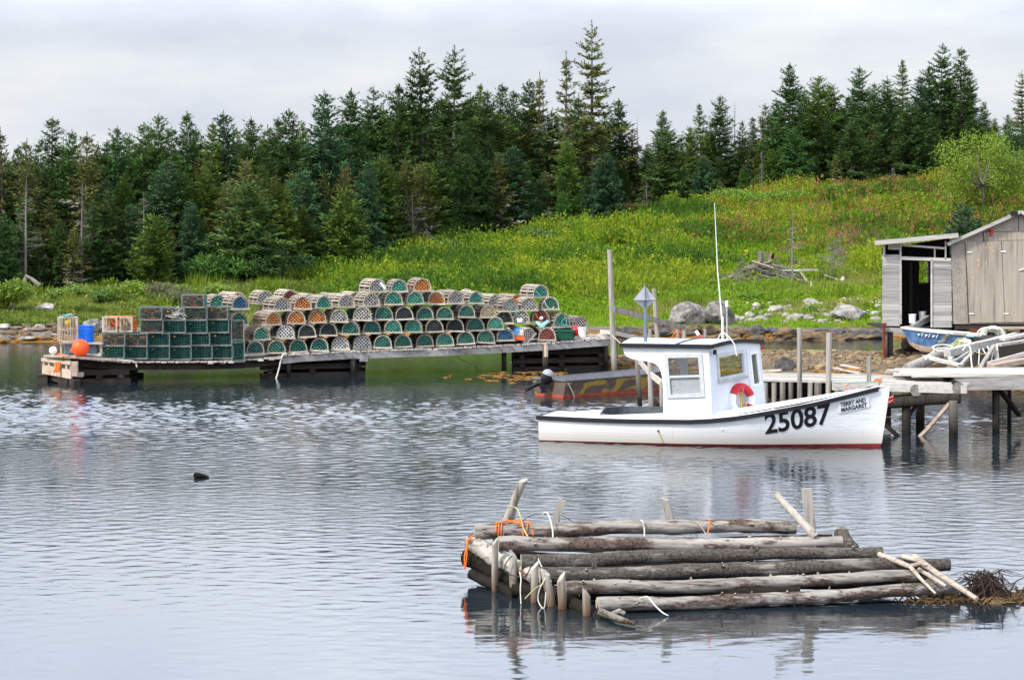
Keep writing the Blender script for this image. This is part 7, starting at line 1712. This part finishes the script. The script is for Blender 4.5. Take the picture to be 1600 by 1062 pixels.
# broadleaf bushes and tree
BUSH = [(742, 385, 60, 22, (.13, .21, .03), 1500, 'yellow green alder bush at the wood edge above the right end of the stack'), (680, 402, 90, 32, (.075, .135, .025), 2200, 'mid green alder thicket left of the yellow green bush'), (728, 378, 26, 30, (.15, .22, .035), 800, 'bright upright alder shoot in the alder thicket'), (848, 384, 58, 26, (.07, .13, .03), 1600, 'rounded grey green bush on the meadow above the trap heap'), (893, 366, 75, 20, (.085, .15, .025), 1500, 'low green bush right of the rounded grey green one'), (984, 376, 26, 16, (.03, .07, .025), 700, 'small dark bush alone on the meadow right of the tall post'),
        (555, 418, 60, 40, (.085, .16, .022), 1900, 'leafy green bush at the foot of the upright fresh green spruce'), (495, 418, 34, 30, (.13, .17, .03), 900, 'yellowish bush left of the leafy green one'), (328, 446, 96, 50, (.055, .125, .022), 4200, 'large green broadleaf thicket behind the right wire traps'), (440, 445, 70, 50, (.035, .08, .022), 1800, 'dark bush right of the large green thicket'), (18, 490, 75, 58, (.105, .165, .02), 3200, 'big yellow green bush at the far left shore'), (200, 470, 55, 30, (.13, .19, .025), 1500, 'yellow green scrub behind the slatted crates'), (120, 472, 60, 26, (.12, .17, .03), 1400, 'olive scrub behind the lath cage'), (262, 478, 70, 34, (.10, .105, .045), 1500, 'brownish twiggy scrub behind the wire traps'), (160, 478, 44, 24, (.07, .12, .022), 1000, 'dark green scrub behind the blue barrel'), (318, 468, 70, 22, (.13, .18, .03), 1400, 'yellowish scrub behind the single top wire trap'),
        (996, 340, 50, 22, (.16, .12, .035), 900, 'rust tinged bush at the wood edge right of the conical spruce'), (1170, 318, 130, 20, (.11, .19, .022), 2600, 'bright green brush along the top of the meadow by the antenna tip'), (1190, 275, 60, 40, (.08, .15, .02), 1600, 'bright leafy sapling clump at the wood edge right of the antenna'), (1340, 303, 120, 14, (.14, .19, .03), 1800, 'tall yellow green weeds at the meadow top above the dead sapling'), (1575, 300, 100, 60, (.055, .085, .02), 2600, 'dark bush behind the yellow green tree'), (1600, 275, 60, 80, (.045, .09, .02), 2200, 'dense green bush at the right edge above the shed'), (1180, 470, 30, 10, (.08, .16, .02), 500, 'small leafy weed clump above the white stones'), (1265, 493, 18, 12, (.06, .13, .02), 350, 'leafy weed tuft among the white stones')]
for i, (px, yb, w, h, c_, n, lab) in enumerate(BUSH):
    b_ = ground(px, yb); k = b_.y / F; s_, f_ = bushy(300 + i, w * k, w * k * .8, h * k, int(n * 1.3), tuple(q * 1.45 for q in c_), leaf=.12)
    t = thing('bush', lab, 'bush', b_, 0)
    for nme, mm in (('stems', s_), ('foliage', f_)): o = bpy.data.objects.new(nme, mm); COL.objects.link(o); o.parent = t
# the broadleaf tree behind the shed
b_ = terr_at(1536, 128); k = 128 / F; rs = np.random.default_rng(5); tr = MB(); lf = Leafs(); Z0 = b_.z
ztip = CH - (208 - HZ) * k - Z0
tr.tube([(0, 0, -.3), (.05, 0, ztip * .25), (.0, .05, ztip * .42)], .1, 8, rad=[.12, .09, .07])
for i in range(24):
    a = rs.uniform(0, 6.28); z1 = ztip * rs.uniform(.24, .96); L = 2.35 * math.sqrt(max(.08, 1 - ((z1 / ztip - .52) / .5) ** 2)) * rs.uniform(.55, 1.1); e = np.array([math.cos(a) * L, math.sin(a) * L * .8, z1]); m_ = np.array([e[0] * .45, e[1] * .45, ztip * .42 + (z1 - ztip * .42) * .45])
    tr.tube([(0, .05, ztip * .38), m_, e], .04, 6, rad=[.05, .03, .012], cap=False)
    n = 420; P = e + rs.normal(0, 1, (n, 3)) * np.array([.40, .40, .34]); lf.add(P, rs.normal(0, .7, (n, 3)), rs.uniform(.08, .17, n), rs.uniform(.06, .1, n), vary(rs, n, (.20, .285, .028), .3), rs=rs)
    n = 120; tt = rs.uniform(.3, 1, (n, 1)); P = m_ + (e - m_) * tt + rs.normal(0, .22, (n, 3)); lf.add(P, rs.normal(0, .7, (n, 3)), rs.uniform(.08, .17, n), rs.uniform(.06, .1, n), vary(rs, n, (.20, .285, .028), .3), rs=rs)
t = thing('broadleaf_tree', 'yellow green broadleaf tree with thin forked trunk behind the shed roof', 'tree', b_)
for nme, mm in (('trunk', tr.mesh('trunk', M['bark'], True)), ('crown', lf.mesh('crown', M['leaves']))): o = bpy.data.objects.new(nme, mm); COL.objects.link(o); o.parent = t
# driftwood heap on the hillside
c0_ = ground(1205, 440); k = c0_.y / F; rr = random.Random(31)
heap = thing('driftwood_heap', 'heap of grey driftwood and broken boards on the green hillside', 'wood heap', c0_)
mb = MB(); mr_ = MB()
for i in range(90):
    x = rr.gauss(-5, 30); hmax = 34 * max(0, 1 - abs(x + 8) / 72); z = rr.uniform(0, 1) ** 1.5 * hmax; p = Vector((x * k, rr.gauss(0, .5), z * k + .05)); a = rr.gauss(0, .35) + (.3 if x > 10 else 0); L = rr.uniform(.4, 1.5)
    d = Vector((math.cos(a), rr.gauss(0, .4), -math.sin(a))) * L
    if rr.random() < .75: mb.tube([p - d / 2, p + Vector((0, 0, .03)), p + d / 2], .03, 5, rad=[rr.uniform(.02, .07), .04, .02], wob=.2, seed=i)
    else: (mr_ if rr.random() < .5 else mb).beam(p - d / 2, p + d / 2, rr.uniform(.06, .2), .04, roll=rr.uniform(0, 3))
mb.build('branches', M['deadwood'], heap); mr_.build('broken_boards', M['beam_rust'], heap)
mb = MB(); mb.beam((-.55, 0, .6), (-.55, 0, 1.45), .16, .05); mb.beam((-.36, .1, .6), (-.36, .1, 1.4), .12, .05); mb.beam((-.1, 0, 1.0), (-.0, 0, 1.3), .25, .05); mb.build('upright_boards', M['deadwood'], heap)
mb = MB(); mb.tube([(.3, -.1, .35), (-.4, -.3, .22), (-1.2, -.2, .12)], .1, 6, rad=[.06, .1, .05]); mb.tube([(.0, 0, 1.1), (.15, 0, 1.35)], .1, 6, rad=[.14, .02]); mb.build('dark_log', M['log_wet_or_shade'], heap)
mb = MB(); mb.beam((.2, -.2, .5), (2.2, -.2, .55), .14, .08); mb.beam((2.5, -.3, .3), (3.3, -.4, .02), .12, .06); mb.rock((3.35, -.3, .1), (.13, .1, .15), 4); mb.build('pale_boards', M['plank_pale'], heap)

# ------------------------------------------------------------------ meadow
M['meadow'] = attr_mat('meadow_plants', 'tint', .7, .22, sub=.38, spec=.15)
def meadow(name, label, n, xr, yfun, seed, hmul=1.0, zmin=.35, cat='meadow', colfun=None, blades=5, wmul=1.0):
    rs = np.random.default_rng(seed); x = rs.uniform(xr[0], xr[1], n); lo, hi = yfun(x); y = lo + (hi - lo) * rs.uniform(0, 1, n); ok = hi > lo; x, y = x[ok], y[ok]
    z = height(x, y); ok = z > zmin; x, y, z = x[ok], y[ok], z[ok]; n = len(x)
    col, hh_, leafy = colfun(x, y, rs)
    lf = Leafs(); sel = rs.uniform(0, 1, n)
    for b in range(blades):
        ox = rs.normal(0, .09, (n, 2)); hb_ = hh_ * rs.uniform(.55, 1.15, n) * hmul
        P = np.stack([x + ox[:, 0], y + ox[:, 1], z - .03], 1)
        D = np.stack([rs.normal(0, .30, n), rs.normal(0, .30, n), np.ones(n)], 1)
        lift = np.where(leafy, rs.uniform(.1, .9, n), 0)       # leaves held up along a stem
        P[:, 2] += lift * hb_ * .8
        D[leafy] += rs.normal(0, .8, (leafy.sum(), 3))
        L = np.where(leafy, rs.uniform(.12, .22, n), hb_); W = np.where(leafy, rs.uniform(.06, .11, n), rs.uniform(.022, .045, n)) * wmul
        cc = col * rs.uniform(.78, 1.22, (n, 1)); cc = cc * (1 + rs.normal(0, .07, (n, 3)))
        up = np.tile(np.array([0, -1.0, .3]), (n, 1)) if True else None
        lf.add(P, D, L, W, np.clip(cc, 0, 1), up=up, rs=rs)
    me = lf.mesh(name, M['meadow']); o = bpy.data.objects.new(name, me); COL.objects.link(o); return tag(o, label, cat, None, 'stuff')
def pickc(n, base): return np.tile(np.array(base)[None], (n, 1))
def mcol(x, y, rs):
    n = len(x); u = y - itp(x, SH_X, SH_Y); ty_ = itp(x, TR_X, TR_Y) - itp(x, SH_X, SH_Y); t = u / ty_
    a = vnoise(x, y, .28, 21); b = vnoise(x, y, .75, 22); c2 = vnoise(x, y, 2.0, 23); g = rs.normal(0, .25, n)
    col = pickc(n, (.165, .260, .010)); h = np.full(n, .36); leafy = np.ones(n, bool)
    def setc(m, c_, hh=None, lf_=None):
        col[m] = c_
        if hh is not None: h[m] = hh
        if lf_ is not None: leafy[m] = lf_
    setc(a + g > .35, (.115, .225, .010)); setc(b + g > .75, (.225, .29, .022), .45); setc((a - b + g) < -.85, (.26, .27, .06), .30, False); setc(c2 + b * .5 + g > .65, (.075, .15, .016), .44)
    right_top = (x > 9 + 2 * b) & (t > .62 + .10 * a)
    setc(right_top & (a + c2 * .5 + g * 1.6 > -.1), (.30, .15, .04), .5, False); setc(right_top & (b + g * 1.6 > .25), (.25, .28, .022), .5, True); setc(right_top & (c2 + g > .8), (.14, .24, .02), .55, True)
    setc((x > 13) & (t > .45) & (t < .85) & (b * .6 + c2 * .5 + g * 1.6 > .62), (.36, .13, .14), .6, False)
    lowr = (x > 3) & (t < .42) & (t > .1); setc(lowr & (b + g > -.1), (.25, .255, .055), .32, False); setc(lowr & (a + g > .5), (.17, .27, .025), .35)
    top = (x > 2) & (x < 12) & (t > .82); setc(top & (b + g > -.3), (.20, .30, .02), .55, True); setc(top & (c2 + g > .7), (.28, .13, .04), .45, False)
    left = x < -9; setc(left, (.15, .20, .03), .35); setc(left & (b + g > .3), (.21, .24, .05), .4, False); setc(left & (c2 + g > .5), (.085, .13, .02), .4)
    setc((u < 5) & (x > 3), (.20, .31, .018), .26, False); fl = (vnoise(x, y, .9, 41) > .95) & (rs.uniform(0, 1, n) < .008); setc(fl, (.62, .62, .55), .38, True); setc((rs.uniform(0, 1, n) < .004), (.50, .40, .03), .40, True)
    h *= np.clip(.75 + .55 * vnoise(x, y, 1.3, 61) + .35 * vnoise(x, y, 3.1, 62), .35, 1.9)
    tall = (vnoise(x, y, 1.9, 63) + g > 1.05) & (u > 7); setc(tall, (.14, .205, .016)); h[tall] = .8
    return col, h, leafy
meadow('meadow', 'green and yellow meadow plants covering the hillside above the cove', 130000, (-34, 45), lambda x: (itp(x, SH_X, SH_Y) + np.where(x > 2, 2.3, 3.0), itp(x, TR_X, TR_Y) + 2.5), 31, colfun=mcol, zmin=.24)
def fcol(x, y, rs):
    n = len(x); return pickc(n, (.05, .085, .02)) * rs.uniform(.6, 1.5, (n, 1)), np.full(n, .5), np.ones(n, bool)
meadow('undergrowth', 'dark undergrowth along the foot of the wood', 12000, (-36, 48), lambda x: (itp(x, TR_X, TR_Y) + .5, itp(x, TR_X, TR_Y) + 8), 33, colfun=fcol, blades=4, wmul=1.5)

def wcol(x, y, rs):
    n = len(x); g = rs.normal(0, .35, n); a = vnoise(x, y, .5, 71); col = pickc(n, (.105, .195, .010)); m = a + g > .3; col[m] = (.22, .275, .016); m = a + g < -.3; col[m] = (.055, .115, .012); m = (x > 11) & (g > .30) & (y - itp(x, SH_X, SH_Y) > 26); col[m] = (.31, .135, .055)
    return col, np.full(n, .95) * rs.uniform(.6, 1.2, n), rs.uniform(0, 1, n) < .75
WCL = [(rng.uniform(-9, 32), rng.uniform(.06, .98), rng.uniform(.4, 2.2)) for _ in range(190)]
def _clear(c):                          # keep the driftwood heap and its dead saplings open to view
    lo, hi = itp(c[0], SH_X, SH_Y) + 8, itp(c[0], TR_X, TR_Y); y = lo + (hi - lo) * c[1]; px, py = pix((c[0], y, h1(c[0], y))); return not (1110 < px < 1350 and 395 < py < 475)
WCL = [c for c in WCL if _clear(c)]
def wclump(name, label, n, seed):        # goldenrod and bramble growing in clumps through the grass
    rs = np.random.default_rng(seed); k = rs.integers(0, len(WCL), n); cx = np.array([c[0] for c in WCL])[k]; tt = np.array([c[1] for c in WCL])[k]; rr_ = np.array([c[2] for c in WCL])[k]
    lo, hi = itp(cx, SH_X, SH_Y) + 8, itp(cx, TR_X, TR_Y); x = cx + rs.normal(0, 1, n) * rr_; y = lo + (hi - lo) * tt + rs.normal(0, .6, n) * rr_; col, h, leafy = wcol(cx, lo + (hi - lo) * tt, rs); z = height(x, y); lf = Leafs()
    h = h * np.clip(1.25 - np.abs(x - cx) / rr_ * .4, .3, 1.2)
    for b in range(8):
        P = np.stack([x + rs.normal(0, .12, n), y + rs.normal(0, .12, n), z + np.where(leafy, rs.uniform(.05, 1, n) * h, 0)], 1); D = np.stack([rs.normal(0, .3, n), rs.normal(0, .3, n), np.ones(n)], 1); D[leafy] += rs.normal(0, .8, (leafy.sum(), 3))
        lf.add(P, D, np.where(leafy, rs.uniform(.12, .24, n), h), np.where(leafy, rs.uniform(.06, .11, n), .03), np.clip(col * rs.uniform(.75, 1.25, (n, 1)), 0, 1), up=np.tile(np.array([0, -1.0, .3]), (n, 1)), rs=rs)
    o = bpy.data.objects.new(name, lf.mesh(name, M['meadow'])); COL.objects.link(o); tag(o, label, 'weeds', None, 'stuff')
wclump('tall_weeds', 'taller clumps of goldenrod and bramble scattered through the meadow', 17000, 73)
